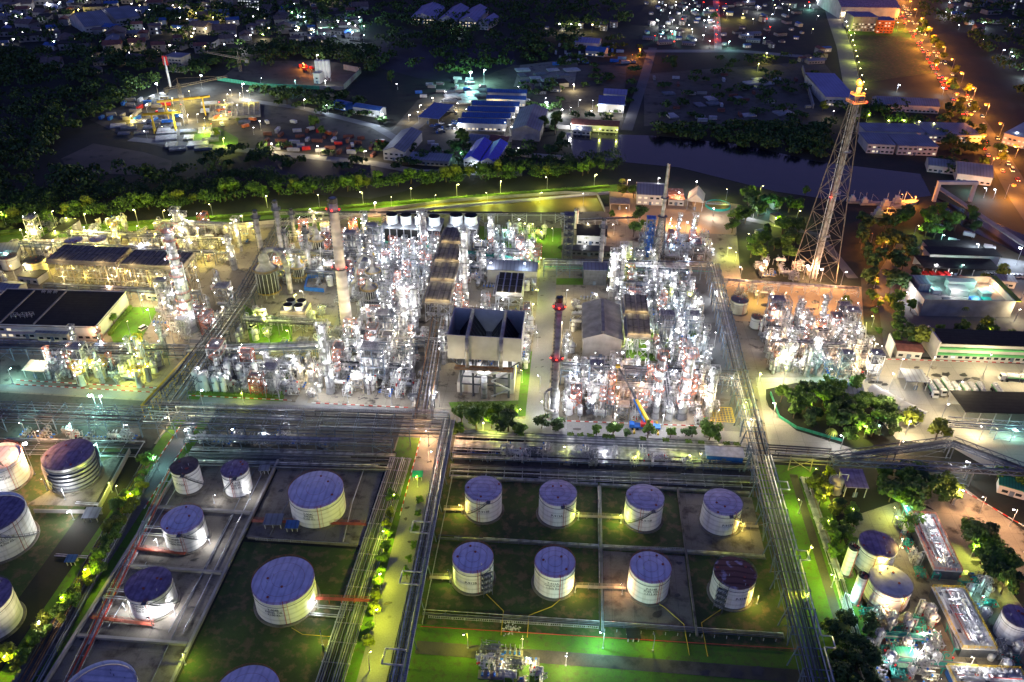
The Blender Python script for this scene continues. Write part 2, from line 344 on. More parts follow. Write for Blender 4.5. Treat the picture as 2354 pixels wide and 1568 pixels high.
    if shell != 'alu':
        b = MB(); t = R(tang)+.35*flip
        for dt, rad in ((0, .09), (.12, .05)): b.path([((r+.25)*math.cos(t+dt), (r+.25)*math.sin(t+dt), 0.3), ((r+.25)*math.cos(t+dt), (r+.25)*math.sin(t+dt), h+.2), ((r-.8)*math.cos(t+dt), (r-.8)*math.sin(t+dt), h+.3)], rad, 5)
        ob('foam_line', b.mesh('foam_line', 'pipe_r'), o)
    if text: wrap_text(o, text, size*1.18, r, h*tz, R(tang))
    tag(o, lab, 'tank'); BUSY.append((cx, cy, r+1.5)); return o
def railed_ring(b, r, z, w=1.0, a0=0, a1=6.283, n=14):
    b.lathe([(r, z), (r+w, z), (r+w, z+.12), (r, z+.12)], n, a0=a0, a1=a1)
def column_proto(r, h, nplat=4, seed=0, skin='column', rail='rail', top=True, fat=None):
    rr = random.Random(seed); out = []
    b = MB(); prof = [(r*1.25, 0), (r*1.02, 2.2), (r*1.02, 2.3), (r, 2.4)]
    if fat: prof += [(r, h*fat), (r*.72, h*fat+r)]
    rt = r*.72 if fat else r
    prof += [(rt, h-rt*.4), (rt*.8, h), (rt*.4, h+rt*.25), (.02, h+rt*.3)]; b.lathe(prof, 16); out.append(('shell', b.mesh('shell', skin, True)))
    for k in range(nplat):
        z = 4+(h-5)*(k+1)/nplat; a = rr.uniform(0, 6.28); sp = rr.uniform(3, 5.5); rk = rt if fat and z > h*fat else r
        b = MB(); railed_ring(b, rk, z, 1.15, a, a+sp, 10); c = MB()
        pts = [((rk+1.1)*math.cos(a+sp*i/7), (rk+1.1)*math.sin(a+sp*i/7), z+.1) for i in range(8)]; c.rail(pts, 1.1, 1.5, r=.08)
        out.append(('platform', b.mesh('platform', 'deck'), [('handrail', c.mesh('handrail', rail))]))
        b = MB(); t = rr.uniform(-2.8,-.3); b.lathe([(.02,z+1.5),(.2,z+1.7),(.02,z+1.9)], 6, c=((rk+.9)*math.cos(t), (rk+.9)*math.sin(t))); out.append(('work_lamp', b.mesh('work_lamp', 'lamp_white')))
    b = MB(); a = rr.uniform(0, 6.28)
    for i in range(3):
        t = a+i*.9; rad = rr.uniform(.14, .3); d = r+.35+rad; x, y = d*math.cos(t), d*math.sin(t); z1 = h*rr.uniform(.55, .98)
        b.path([(x,y,.5), (x,y,z1), (rt*.9*math.cos(t), rt*.9*math.sin(t), z1+.05)], rad, 6)
    if top: b.path([(0,0,h), (0,0,h+1.3), (r*1.4*math.cos(a+4), r*1.4*math.sin(a+4), h+1.3), (r*1.4*math.cos(a+4), r*1.4*math.sin(a+4), h*.3)], .28, 6)
    out.append(('side_pipe', b.mesh('side_pipe', 'pipe_s')))
    b = MB(); x, y = (r+.3)*math.cos(a+2.4), (r+.3)*math.sin(a+2.4)
    for dx in (-.3, .3): b.cyl((x+dx,y,0), (x+dx,y,h), .06, n=4)
    for i in range(int(h/1.2)): b.cyl((x-.3,y,i*1.2), (x+.3,y,i*1.2), .05, n=4)
    out.append(('ladder', b.mesh('ladder', 'steel_d')))
    if top:
        b = MB(); z = h+.5; k = r+.8; b.rail([(-k,-k,z), (k,-k,z), (k,k,z), (-k,k,z)], 1.1, 1.5, r=.08, closed=True)
        out.append(('top_railing', b.mesh('top_railing', rail)))
    return out
def stack(x, y, r0, r1, h, skin, name, lab, rings=(), red=(), top=True, cat='chimney', duct=None, redp=60):
    o = bpy.data.objects.new(name, None); COL.objects.link(o); o.location = (x, y, 0)
    rz = lambda z: r0+(r1-r0)*z/h
    b = MB(); b.lathe([(r0*1.0, 0), (r1, h), (r1*.8, h), (r1*.8, h-3)], 28); ob('shaft', b.mesh('shaft', skin, True), o)
    if top: b = MB(); b.lathe([(r1+.03, h-h*.035), (r1+.12, h-h*.03), (r1+.12, h+.05), (r1*.75, h+.05)], 28); ob('cap_band', b.mesh('cap_band', 'black'), o)
    for z in rings:
        b = MB(); railed_ring(b, rz(z), z, 1.3, n=22); c = MB(); k = rz(z)+1.25
        c.rail([(k*math.cos(t*.4488), k*math.sin(t*.4488), z+.1) for t in range(14)], 1.1, 2, r=.07, closed=True)
        p = ob('platform', b.mesh('platform', 'steel_r' if redp > 300 else 'steel_d'), o); ob('handrail', c.mesh('handrail', 'steel_d'), p)
        if red and z in red:
            for t in (-2.6, -1.57, -.5):
                b = MB(); c = ((k+.1)*math.cos(t), (k+.1)*math.sin(t), z+1.2); b.lathe([(.02, c[2]-.28), (.3, c[2]), (.02, c[2]+.28)], 8, c=c[:2]); ob('warning_light', b.mesh('warning_light', 'lamp_red'), o)
            light(o, 0, -k-1, z+1.5, 'red', redp, .2); light(o, k+.8, -k*.5, z+1.2, 'red', redp*.5, .2); light(o, -k-.8, -k*.5, z+1.2, 'red', redp*.5, .2)
    b = MB(); t = R(-150); 
    for i in range(int(h/1.6)): z = 1+i*1.6; q = rz(z)+.35; b.box(q*math.cos(t)-.3, q*math.sin(t)-.3, z, q*math.cos(t)+.3, q*math.sin(t)+.3, z+.3)
    b.cyl(((rz(0)+.5)*math.cos(t), (rz(0)+.5)*math.sin(t), 0), ((rz(h)+.4)*math.cos(t), (rz(h)+.4)*math.sin(t), h-2), .1, n=4)
    ob('caged_ladder', b.mesh('caged_ladder', 'steel_d'), o)
    tag(o, lab, cat); BUSY.append((x, y, r0+1)); return o
def frame_mesh(w, d, levels, m='steel_l', bay=5., brace=True, th=.3, seed=0):
    rr = random.Random(seed); b = MB(); nx = max(1, round(w/bay)); ny = max(1, round(d/bay)); H = levels[-1]
    X = [w*i/nx-w/2 for i in range(nx+1)]; Y = [d*i/ny-d/2 for i in range(ny+1)]
    for x in X:
        for y in Y: b.beam((x,y,0), (x,y,H), th)
    for z in levels:
        for x in X: b.beam((x,Y[0],z-.15), (x,Y[-1],z-.15), th*.8)
        for y in Y: b.beam((X[0],y,z-.18), (X[-1],y,z-.18), th*.8)
    if brace:
        zz = [0]+list(levels)
        for a, c in zip(zz, zz[1:]):
            i = rr.randrange(nx); b.beam((X[i],Y[0],a), (X[i+1],Y[0],c), .18); b.beam((X[i+1],Y[0],a), (X[i],Y[0],c), .18)
            j = rr.randrange(ny); b.beam((X[-1],Y[j],a), (X[-1],Y[j+1],c), .18)
    return b.mesh('frame', m)
def pipe_tangle(w, d, h, n, seed, rmin=.08, rmax=.24):
    rr = random.Random(seed); b = MB()
    for i in range(n):
        p = [rr.uniform(-w/2, w/2), rr.uniform(-d/2, d/2), rr.uniform(.4, h)]; pts = [tuple(p)]; ax = rr.randrange(3)
        for k in range(rr.randint(2, 4)):
            ax = (ax+rr.choice((1, 2))) % 3; q = list(p)
            q[ax] = (rr.uniform(-w/2, w/2), rr.uniform(-d/2, d/2), rr.uniform(.3, h))[ax]; p = q; pts.append(tuple(p))
        b.path(pts, rr.uniform(rmin, rmax), 6)
    return b
def structure_proto(w, d, levels, seed, m='steel_l', rail='rail', decks=True):
    rr = random.Random(seed); out = [('frame', frame_mesh(w, d, levels, m, seed=seed))]
    for i, z in enumerate(levels):
        b = MB(); x0 = -w/2 if rr.random() < .6 else -w/2+w*.3; y0 = -d/2 if rr.random() < .6 else -d/2+d*.35; b.box(x0, y0, z-.02, w/2, d/2, z+.06)
        c = MB(); c.rail([(x0,y0,z+.06), (w/2,y0,z+.06), (w/2,d/2,z+.06), (x0,d/2,z+.06)], 1.1, 1.6, r=.05, closed=True)
        if decks: out.append(('deck', b.mesh('deck', 'deck'), [('handrail', c.mesh('handrail', rail))]))
        b = MB(); k = rr.random()
        if k < .28:
            L = min(w, d)*.42; rad = rr.uniform(.7, 1.2); b.lathe([(.02,-L-.5),(rad*.7,-L-.3),(rad,-L),(rad,L),(rad*.7,L+.3),(.02,L+.5)], 14)
            me = b.mesh('drum', 'column', True); me.transform(Matrix.Translation((0, 0, z+rad+.5)) @ Matrix.Rotation(math.pi/2, 4, 'X' if rr.random() < .5 else 'Y')); out.append(('drum', me))
        elif k < .5:
            for q in range(rr.randint(1, 3)):
                x, y, rad = rr.uniform(-w*.35, w*.35), rr.uniform(-d*.35, d*.35), rr.uniform(.4, .9); hh = rr.uniform(1.6, 3.2)
                b.lathe([(rad, z+.1), (rad, z+hh), (rad*.6, z+hh+.35), (.02, z+hh+.45)], 12, c=(x, y))
            out.append(('drum', b.mesh('drum', 'white', True)))
    b = pipe_tangle(w, d, levels[-1]*1.03, int(20+w*d*.6), seed+50, .05, .15); out.append(('pipework', b.mesh('pipework', 'pipe_g' if seed % 2 else 'pipe_s')))
    b = pipe_tangle(w, d, levels[-1], 5, seed+90, .1, .3); out.append(('insulated_line', b.mesh('insulated_line', rr.choice(['pipe_s', 'white', 'pipe_g', 'pipe_s']))))
    for i, z in enumerate(levels):
        for q in range(2): b = MB(); x, y = rr.choice((-1,1))*w/2, rr.uniform(-d/2, d/2); b.lathe([(.02,z+1.7),(.2,z+1.9),(.02,z+2.1)], 6, c=(x, y)); out.append(('work_lamp', b.mesh('work_lamp', 'lamp_white')))
    b = MB(); x = w/2+.1; z = 0
    for i, L in enumerate(levels):
        y0, y1 = (-d*.35, d*.35) if i % 2 == 0 else (d*.35, -d*.35)
        for dx in (0, .9): b.beam((x+dx, y0, z), (x+dx, y1, L), .22)
        for q in range(8): f = q/8; b.box(x, y0+(y1-y0)*f-.15, z+(L-z)*f, x+.9, y0+(y1-y0)*f+.15, z+(L-z)*f+.06)
        z = L
    out.append(('stair', b.mesh('stair', rail))); return out
def hvessel_proto(L, r, z=1.6, m='column', seed=0):
    b = MB(); b.lathe([(.02,-L/2-r*.5),(r*.6,-L/2-r*.4),(r*.93,-L/2-r*.12),(r,-L/2),(r,L/2),(r*.93,L/2+r*.12),(r*.6,L/2+r*.4),(.02,L/2+r*.5)], 16)
    me = b.mesh('shell', m, True); me.transform(Matrix.Translation((0,0,z+r)) @ Matrix.Rotation(math.pi/2, 4, 'Y'))
    c = MB()
    for x in (-L*.3, L*.3): c.box(x-.3, -r*.8, 0, x+.3, r*.8, z+r*.4)
    c.box(-L*.3+.3, -r*.6, 0, L*.3-.3, r*.6, .25)
    d = MB(); rr = random.Random(seed)
    out = [('shell', me), ('saddle', c.mesh('saddle', 'concrete'))]
    for i in range(4): d = MB(); x = rr.uniform(-L*.45, L*.45); d.path([(x,0,z+2*r-.1), (x,0,z+2*r+rr.uniform(.6,1.5)), (x+rr.uniform(-1,1),r*1.6*rr.choice((-1,1)),z+2*r+1)], .16, 6); out.append(('nozzle', d.mesh('nozzle', 'pipe_s')))
    d = MB(); d.path([(-L/2-r*.4,0,z+r), (-L/2-1.6,0,z+r), (-L/2-1.6,0,.4)], .2, 6)
    return out+[('outlet_pipe', d.mesh('outlet_pipe', 'pipe_s'))]
def pump_proto(n, seed):
    rr = random.Random(seed); b, c, d, e = MB(), MB(), MB(), MB(); out = []
    b.box(-n*1.1, -1.6, 0, n*1.1, 1.6, .35)
    for i in range(n):
        x = (i-(n-1)/2)*2; c, d = MB(), MB(); c.cyl((x,-.9,.9), (x,.2,.9), .42, n=10); d.cyl((x,.3,.9), (x,.8,.9), .5, n=10); d.cyl((x,.55,.9), (x,.55,1.7), .2, n=6); out += [('motor', c.mesh('motor', 'blue')), ('pump_casing', d.mesh('pump_casing', 'steel_l'))]
        e.path([(x,.55,1.7), (x,.55,2.4+.3*(i % 2)), (x,2.6,2.4+.3*(i % 2)), (x,2.6,.3)], .14, 6); e.path([(x+.5,.8,.9), (x+.5,2.2,.9)], .14, 6)
        e.cyl((x,1.6,2.0), (x,1.6,3.1), .1, n=5); 
    return [('plinth', b.mesh('plinth', 'concrete')), ('pipework', e.mesh('pipework', 'pipe_s'))]+out
def manifold_proto(w, d, h, n, seed, m='pipe_s'):
    rr = random.Random(seed); b = pipe_tangle(w, d, h, n, seed); vs = []; sup = []; vm = rr.choice(['red', 'white', 'blue', 'teal'])
    for i in range(3):
        x, y, z = rr.uniform(-w/2, w/2), rr.uniform(-d/2, d/2), rr.uniform(.8, h); c = MB(); c.cyl((x,y,z), (x,y,z+.5), .3, n=8); c.cyl((x,y,z+.45), (x,y,z+.6), .1, n=5); c.cyl((x,y,z+.6), (x,y,z+.66), .4, n=10); vs.append(c)
    for i in range(3):
        x, y = rr.uniform(-w/2, w/2), rr.uniform(-d/2, d/2); e = MB(); e.beam((x,y,0), (x,y,h), .2); e.beam((x-1.2,y,h*.7), (x+1.2,y,h*.7), .2); sup.append(e)
    sm = rr.choice(['steel_l', 'steel_b', 'steel_r'])
    return [('pipework', b.mesh('pipework', m))]+[('valve', v.mesh('valve', vm)) for v in vs]+[('support', e.mesh('support', sm)) for e in sup]
def exchanger_proto(n, L, seed):
    out = []
    for i in range(n):
        z = 1.2+i*1.7; b = MB(); b.lathe([(.02,-L/2-.5),(.45,-L/2-.4),(.62,-L/2),(.75,-L/2),(.75,-L/2+.15),(.6,-L/2+.15),(.6,L/2-.15),(.75,L/2-.15),(.75,L/2),(.5,L/2+.4),(.02,L/2+.5)], 12)
        me = b.mesh('shell', 'white' if i % 2 else 'column', True); me.transform(Matrix.Translation((0,0,z)) @ Matrix.Rotation(math.pi/2, 4, 'Y')); out.append(('shell', me))
    c = MB()
    for x in (-L*.3, L*.3): c.box(x-.25, -.6, 0, x+.25, .6, 1.2+(n-1)*1.7-.4)
    out.append(('saddle', c.mesh('saddle', 'steel_l')))
    d = MB(); rr = random.Random(seed)
    for i in range(4): x = rr.uniform(-L*.4, L*.4); d.path([(x,0,1.2+n*1.7-1), (x,0,n*1.7+1.4), (x,rr.choice((-2,2)),n*1.7+1.4), (x,rr.choice((-2,2)),.3)], .16, 6)
    out.append(('nozzle', d.mesh('nozzle', 'pipe_s'))); return out
def vdrum_proto(r, h, seed, m='white'):
    b = MB(); b.lathe([(r*1.1, 0), (r, .8), (r, h), (r*.75, h+r*.3), (.02, h+r*.45)], 16); c = MB(); railed_ring(c, r, h*.75, .9, 0, 5)
    e = MB(); e.rail([((r+.85)*math.cos(t*.7), (r+.85)*math.sin(t*.7), h*.75+.1) for t in range(8)], 1.1, 1.5, r=.07)
    d = MB(); d.path([(0,0,h+r*.4), (0,0,h+r+.5), (r+1,0,h+r+.5), (r+1,0,.4)], .2, 6); d.path([(-r-.6,.3,.4), (-r-.6,.3,h*.6), (-r,.3,h*.6)], .15, 6)
    return [('shell', b.mesh('shell', m, True)), ('platform', c.mesh('platform', 'deck'), [('handrail', e.mesh('handrail', 'rail'))]), ('side_pipe', d.mesh('side_pipe', 'pipe_s'))]
def rack(p0, p1, wd, levels, npipes, name='pipe_rack', lab=None, m='steel_b', pipes=None, span=7., walk=False, brace=True, loops=0, seed=0, zbase=0, truss=False, post=None, rpipe=(.13,.3), phrase=None, legs=True):
    """A rack of pipes from world point p0 to p1; levels are heights, npipes the pipes on each."""
    rr = random.Random(seed+17); p0 = Vector((p0[0], p0[1], 0)); p1 = Vector((p1[0], p1[1], 0)); L = (p1-p0).length; ang = math.atan2(p1.y-p0.y, p1.x-p0.x)
    o = bpy.data.objects.new(name, None); COL.objects.link(o); o.location = p0; o.rotation_euler = (0, 0, ang)
    b = MB(); n = max(1, round(L/span)); H = levels[-1]; c = MB()
    if legs:
        for i in range(n+1):
            x = L*i/n
            for s in (-1, 1):
                foot = s*(wd/2+(H*.16 if post == 'splay' and i % 2 == 0 else 0)); b.beam((x,foot,0), (x,s*wd/2,H), .3)
            for z in levels: b.beam((x,-wd/2-.3,z-.2), (x,wd/2+.3,z-.2), .26)
            if brace and i < n and i % 3 == 1 and H > 3:
                for s in (-1, 1): c.beam((x,s*wd/2,.5), (x+L/n,s*wd/2,H-.5), .16); c.beam((x+L/n,s*wd/2,.5), (x,s*wd/2,H-.5), .16)
        if 1:
            for z in levels:
                for s in (-1, 1): b.beam((0,s*wd/2,z-(.5 if H > 3 else .2)), (L,s*wd/2,z-(.5 if H > 3 else .2)), .2)
    if truss:
        for s in (-1, 1):
            for z in (H-.3, H+1.6): b.beam((0,s*wd/2,z), (L,s*wd/2,z), .25)
            k = max(2, int(L/2.4))
            for i in range(k): b.beam((L*i/k,s*wd/2,H-.3+(1.9 if i % 2 else 0)), (L*(i+1)/k,s*wd/2,H-.3+(0 if i % 2 else 1.9)), .16)
    ob('frame', b.mesh('frame', m), o)
    if c.f: ob('bracing', c.mesh('bracing', m), o)
    pal = pipes or (['pipe_k', 'pipe_g', 'pipe_k', 'pipe_k', 'pipe_s', 'pipe_g'] if wd > 5 else ['pipe_s', 'pipe_g', 'pipe_s', 'pipe_k'])  # wide racks take darker pipes, the shade on their tops put into colour
    for z, k in zip(levels, npipes):
        if wd > 5 and H > 3: k = max(4, int(k*.72))
        ys = [-wd/2+wd*(j+.5)/k for j in range(k)]
        for j, y in enumerate(ys):
            r = min(rr.uniform(*rpipe), wd/k*.46); x0 = 0 if rr.random() < .75 else L*rr.uniform(0, .3); x1 = L if rr.random() < .75 else L*rr.uniform(.7, 1); b = MB()
            mm = rr.choice(pal); pts = [(x0,y,z+r)]
            if x0 > 1: pts = [(x0,y,z+r-2 if z > 3 else z+r)]+pts
            if loops and j == k-1 and z == levels[-1]:
                for q in range(loops):
                    xc = L*(q+.5)/loops; pts += [(xc-2,y,z+r), (xc-2,y+3.2,z+r), (xc+2,y+3.2,z+r), (xc+2,y,z+r)]
            pts.append((x1,y,z+r)); b.path(pts, r, 8); ob('pipe', b.mesh('pipe', mm, True), o)
    if walk:
        b = MB(); b.box(0, wd/2+.3, H-.05, L, wd/2+1.3, H+.05); ww = ob('walkway', b.mesh('walkway', 'deck'), o)
        b = MB(); b.rail([(0,wd/2+1.3,H), (L,wd/2+1.3,H)], 1.1, 2.5, r=.06); ob('handrail', b.mesh('handrail', 'steel_l'), ww)
    mid = (p0+p1)/2
    if lab: tag(o, lab, 'pipe rack')
    else: tag(o, None, 'pipe rack'); AUTO.append((o, phrase or 'grey steel pipe rack', mid.x, mid.y))
    if H > 3:
        k = int(L/5)
        for i in range(k+1): q = p0+(p1-p0)*i/max(1, k); BUSY.append((q.x, q.y, wd*.35 if wd > 3.3 else .3))
    return o
def bldg(name, lab, p0, p1, depth, h, roof='flat', rm='roof_grey', wm='wall', windows=1, lit=0, over=.5, rise=None, door=True, world=False, cat='building', z0=0, lm='lit_window', open_front=False, group=None, phrase=None, parapet=0):
    """A building whose front wall runs from p0 to p1 (photo units, or world) and which goes DEPTH metres back."""
    a = Vector((*p0, 0)) if world else P(*p0); c = Vector((*p1, 0)) if world else P(*p1); a.z = c.z = 0; L = (c-a).length; ang = math.atan2(c.y-a.y, c.x-a.x)
    o = bpy.data.objects.new(name, None); COL.objects.link(o); o.location = a; o.rotation_euler = (0, 0, ang); D = depth; b = MB()
    if open_front:
        n = max(2, int(L/6))
        for i in range(n+1):
            for y in (0, D): b.beam((L*i/n,y,0), (L*i/n,y,h), .25)
        b.box(0, D-.2, 0, L, D, h)
    else: b.box(0, 0, 0, L, D, h)
    e = over; z = h+.003; r = MB(); rise = rise if rise is not None else D*.16
    if roof == 'flat':
        r.box(-e, -e, z, L+e, D+e, z+.3)
        if parapet:
            for q in ((-e,-e,L+e,-e+.3), (-e,D+e-.3,L+e,D+e), (-e,-e+.3,-e+.3,D+e-.3), (L+e-.3,-e+.3,L+e,D+e-.3)): b.box(q[0], q[1], z+.303, q[2], q[3], z+.3+parapet)
    elif roof == 'gable':        # ridge along the front
        y0, y1, ym = -e, D+e, D/2; r.add([(-e,y0,z),(L+e,y0,z),(L+e,ym,z+rise),(-e,ym,z+rise),(-e,y1,z),(L+e,y1,z),(-e,y0,z+.2),(L+e,y0,z+.2),(L+e,ym,z+rise+.2),(-e,ym,z+rise+.2),(-e,y1,z+.2),(L+e,y1,z+.2)],
              [(6,7,8,9),(9,8,11,10),(0,3,2,1),(3,4,5,2),(0,1,7,6),(4,10,11,5),(0,6,9,3),(3,9,10,4),(1,2,8,7),(2,5,11,8)])
        if not open_front: b.add([(0,0,h),(0,D,h),(0,D/2,h+rise*D/(D+2*e)),(L,0,h),(L,D,h),(L,D/2,h+rise*D/(D+2*e))], [(0,2,1),(3,4,5)])
    elif roof == 'cross':        # ridge running back
        rise2 = rise if rise != D*.16 else L*.16; x0, x1, xm = -e, L+e, L/2
        r.add([(x0,-e,z),(x0,D+e,z),(xm,-e,z+rise2),(xm,D+e,z+rise2),(x1,-e,z),(x1,D+e,z),(x0,-e,z+.2),(x0,D+e,z+.2),(xm,-e,z+rise2+.2),(xm,D+e,z+rise2+.2),(x1,-e,z+.2),(x1,D+e,z+.2)],
              [(6,8,9,7),(8,10,11,9),(0,1,3,2),(2,3,5,4),(0,6,7,1),(4,5,11,10),(0,2,8,6),(2,4,10,8),(1,7,9,3),(3,9,11,5)])
        if not open_front: b.add([(0,0,h),(L,0,h),(L/2,0,h+rise2*.97),(0,D,h),(L,D,h),(L/2,D,h+rise2*.97)], [(0,1,2),(3,5,4)])
    elif roof == 'hip':
        k = min(L, D)/2; zz = z+k*.45; r.add([(-e,-e,z),(L+e,-e,z),(L+e,D+e,z),(-e,D+e,z)]+([(k,D/2,zz),(L-k,D/2,zz)] if L > D else [(L/2,k,zz),(L/2,D-k,zz)]),
              [(0,1,5,4),(1,2,5),(2,3,4,5),(3,0,4),(0,3,2,1)] if L > D else [(0,1,4),(1,2,5,4),(2,3,5),(3,0,4,5),(0,3,2,1)])
    elif roof == 'shed': r.add([(-e,-e,z),(L+e,-e,z),(L+e,D+e,z+rise),(-e,D+e,z+rise),(-e,-e,z+.2),(L+e,-e,z+.2),(L+e,D+e,z+rise+.2),(-e,D+e,z+rise+.2)], [(0,3,2,1),(4,5,6,7),(0,1,5,4),(1,2,6,5),(2,3,7,6),(3,0,4,7)])
    ob('wall', b.mesh('wall', wm), o)
    if roof: ob('roof', r.mesh('roof', rm), o)
    if windows and not open_front:
        n = max(1, int(L/3.2)); rr = random.Random(int(a.x*3+a.y)); st = max(1, int(h/3.2))
        for s in range(st):
            for i in range(n):
                g = MB(); x = L*(i+.5)/n; ww = min(1.0, L/n*.3); g.box(x-ww, -.06, s*3.2+1.0, x+ww, .02, s*3.2+2.2)
                if (s*n+i) < 24: ob('window', g.mesh('window', lm if rr.random() < lit else 'glass'), o)
    if door: g = MB(); g.box(L*.42, -.08, 0, L*.42+1.6, .02, 2.4); ob('door', g.mesh('door', 'steel_b'), o)
    mid = a+(c-a)/2+Vector((-(c-a).y, (c-a).x, 0)).normalized()*D/2
    tag(o, lab, cat, group)
    if not lab: AUTO.append((o, phrase or 'building', mid.x, mid.y))
    BUSY.append((mid.x, mid.y, max(L, D)*.42)); return o
def local(o, x, y, z=0): return o.matrix_basis @ Vector((x, y, z))
# ---------------------------------------------------------------- trees
def tree_proto(h, r, seed, leaf, n=900, trunk_h=None, ls=.55, palm=False):
    rr = random.Random(seed); t = MB(); th = trunk_h or h*.35; t.cyl((0,0,0), (rr.uniform(-.3,.3),0,th), h*.035, h*.022, 7)
    blobs = []; c = MB()
    for i in range(11):
        a = rr.uniform(0, 6.28); q = r*rr.uniform(.25, .72); z = th+(h-th)*rr.uniform(.12, .8); k = r*rr.uniform(.3, .55)*(1.1-.35*(z-th)/(h-th)); blobs.append((q*math.cos(a), q*math.sin(a), z, k))
        t.cyl((0,0,th*.8), (q*math.cos(a)*.8, q*math.sin(a)*.8, z), h*.014, h*.006, 5)
    blobs.append((0, 0, h*.82, r*.5))
    for i in range(n):
        x, y, z, k = rr.choice(blobs); u = Vector((rr.gauss(0,1), rr.gauss(0,1), rr.gauss(0,1))).normalized(); q = k*rr.uniform(.6, 1.08)
        p = Vector((x, y, z))+Vector((u.x*q, u.y*q, u.z*q*.8)); nrm = (u+Vector((rr.uniform(-.7,.7), rr.uniform(-.7,.7), rr.uniform(-.2,.9)))).normalized(); a = nrm.orthogonal().normalized(); bb = nrm.cross(a); s = ls*rr.uniform(.6, 1.3); th2 = rr.uniform(0, 3)
        a2 = a*math.cos(th2)+bb*math.sin(th2); b2 = nrm.cross(a2)
        c.add([p-a2*s, p-b2*s*.6, p+a2*s, p+b2*s*.6], [(0,1,2,3)])
    return [('trunk', t.mesh('trunk', 'wood')), ('crown', c.mesh('crown', leaf))]
TREES = {}
for k, (lf, base) in enumerate((('leaf_a', 100), ('leaf_b', 200), ('leaf_c', 300))):
    TREES[lf] = [tree_proto(8, 3.6, base+1, lf), tree_proto(9.5, 4.4, base+2, lf, 1100), tree_proto(7, 3.9, base+3, lf), tree_proto(10, 3.4, base+4, lf)]
def palm_proto():
    t = MB(); t.cyl((0,0,0), (.4,0,5.5), .22, .15, 7); c = MB()
    for i in range(16):
        a = i*.3927*1.0; q = None
        for k in range(6):
            d = .5*k; z = 5.6+.35*k-.13*k*k; p = Vector((.4+d*math.cos(a), d*math.sin(a), z)); wv = Vector((-math.sin(a), math.cos(a), -.25))*(.45-.06*k); w2 = Vector((math.sin(a), -math.cos(a), -.25))*(.45-.06*k)
            if q is not None: c.add([q[0], p, p+wv, q[1]], [(0,1,2,3)]); c.add([q[0], p, p+w2, q[2]], [(0,1,2,3)])
            q = (p, p+wv, p+w2)
    return [('trunk', t.mesh('trunk', 'wood')), ('crown', c.mesh('crown', 'leaf_b'))]
PALM = palm_proto()
NT = {'leaf_a': 'bushy green tree', 'leaf_b': 'yellow-green leafy tree', 'leaf_c': 'dark leafy tree'}
def tree(x, y, s=1, leaf='leaf_a', z=0, group='trees in and around the plant'):
    p = rnd.choice(TREES[leaf]); k = s*rnd.uniform(.85, 1.15)
    return place(p, 'tree', 'tree', x, y, z, rnd.uniform(0, 6.28), (k*rnd.uniform(.9,1.1), k*rnd.uniform(.9,1.1), k*rnd.uniform(.85,1.1)), phrase=NT[leaf], group=group)
def tree_line(pts, n, s=1, leaf='leaf_a', jit=2, group='trees in and around the plant'):
    c = [P(*p) for p in pts]; segs = [(b-a).length for a, b in zip(c, c[1:])]; T = sum(segs)
    for i in range(n):
        d = T*(i+.5)/n
        for (a, b), L in zip(zip(c, c[1:]), segs):
            if d <= L: q = a+(b-a)*d/L; break
            d -= L
        tree(q.x+rnd.uniform(-jit, jit), q.y+rnd.uniform(-jit, jit), s*rnd.uniform(.8, 1.15), leaf if isinstance(leaf, str) else rnd.choice(leaf), group=group)
def scatter_poly(pts, n, r=2, tries=40, world=False, use_busy=True):
    pl = [(p[0], p[1]) if world else tuple(P(*p)[:2]) for p in pts]; xs = [p[0] for p in pl]; ys = [p[1] for p in pl]; out = []
    for i in range(n*tries):
        if len(out) >= n: break
        x, y = rnd.uniform(min(xs), max(xs)), rnd.uniform(min(ys), max(ys))
        if not inpoly(x, y, pl) or (use_busy and not free(x, y, r*.5)): continue
        if all((a-x)**2+(b-y)**2 > r*r for a, b in out): out.append((x, y))
    return out
def wood_mesh(pts, dens_r, h, leaf, per=70, seed=3, ls=1.3):
    """Many crowns as one mass (a far wood)."""
    g = np.random.default_rng(seed); V = []
    for x, y in pts:
        k = g.uniform(.7, 1.25); rr = dens_r*k; hh = h*k*g.uniform(.8, 1.15); u = g.normal(size=(per, 3)); u /= np.linalg.norm(u, axis=1)[:, None]; u[:, 2] = np.abs(u[:, 2])*1.0-.25
        sub = g.uniform(-.45, .45, size=(6, 3))*[rr, rr, hh*.3]; c = sub[g.integers(0, 6, per)]+u*[rr*.65, rr*.65, hh*.35]+[x, y, hh*.6]
        a = g.normal(size=(per, 3)); nrm = u+g.normal(size=(per, 3))*.5; a -= nrm*(np.sum(a*nrm, 1)/np.sum(nrm*nrm, 1))[:, None]; a /= np.linalg.norm(a, axis=1)[:, None]; b = np.cross(nrm, a); b /= np.linalg.norm(b, axis=1)[:, None]
        s = (ls*g.uniform(.6, 1.3, per))[:, None]; V.append(np.stack([c-a*s, c-b*s*.7, c+a*s, c+b*s*.7], 1).reshape(-1, 3))
    v = np.concatenate(V); me = bpy.data.meshes.new('wood'); nv = len(v); nf = nv//4
    me.vertices.add(nv); me.vertices.foreach_set('co', v.ravel()); me.loops.add(nv); me.loops.foreach_set('vertex_index', np.arange(nv, dtype=np.int32))
    me.polygons.add(nf); me.polygons.foreach_set('loop_start', np.arange(0, nv, 4, dtype=np.int32)); me.materials.append(M[leaf]); me.update(calc_edges=True); return me
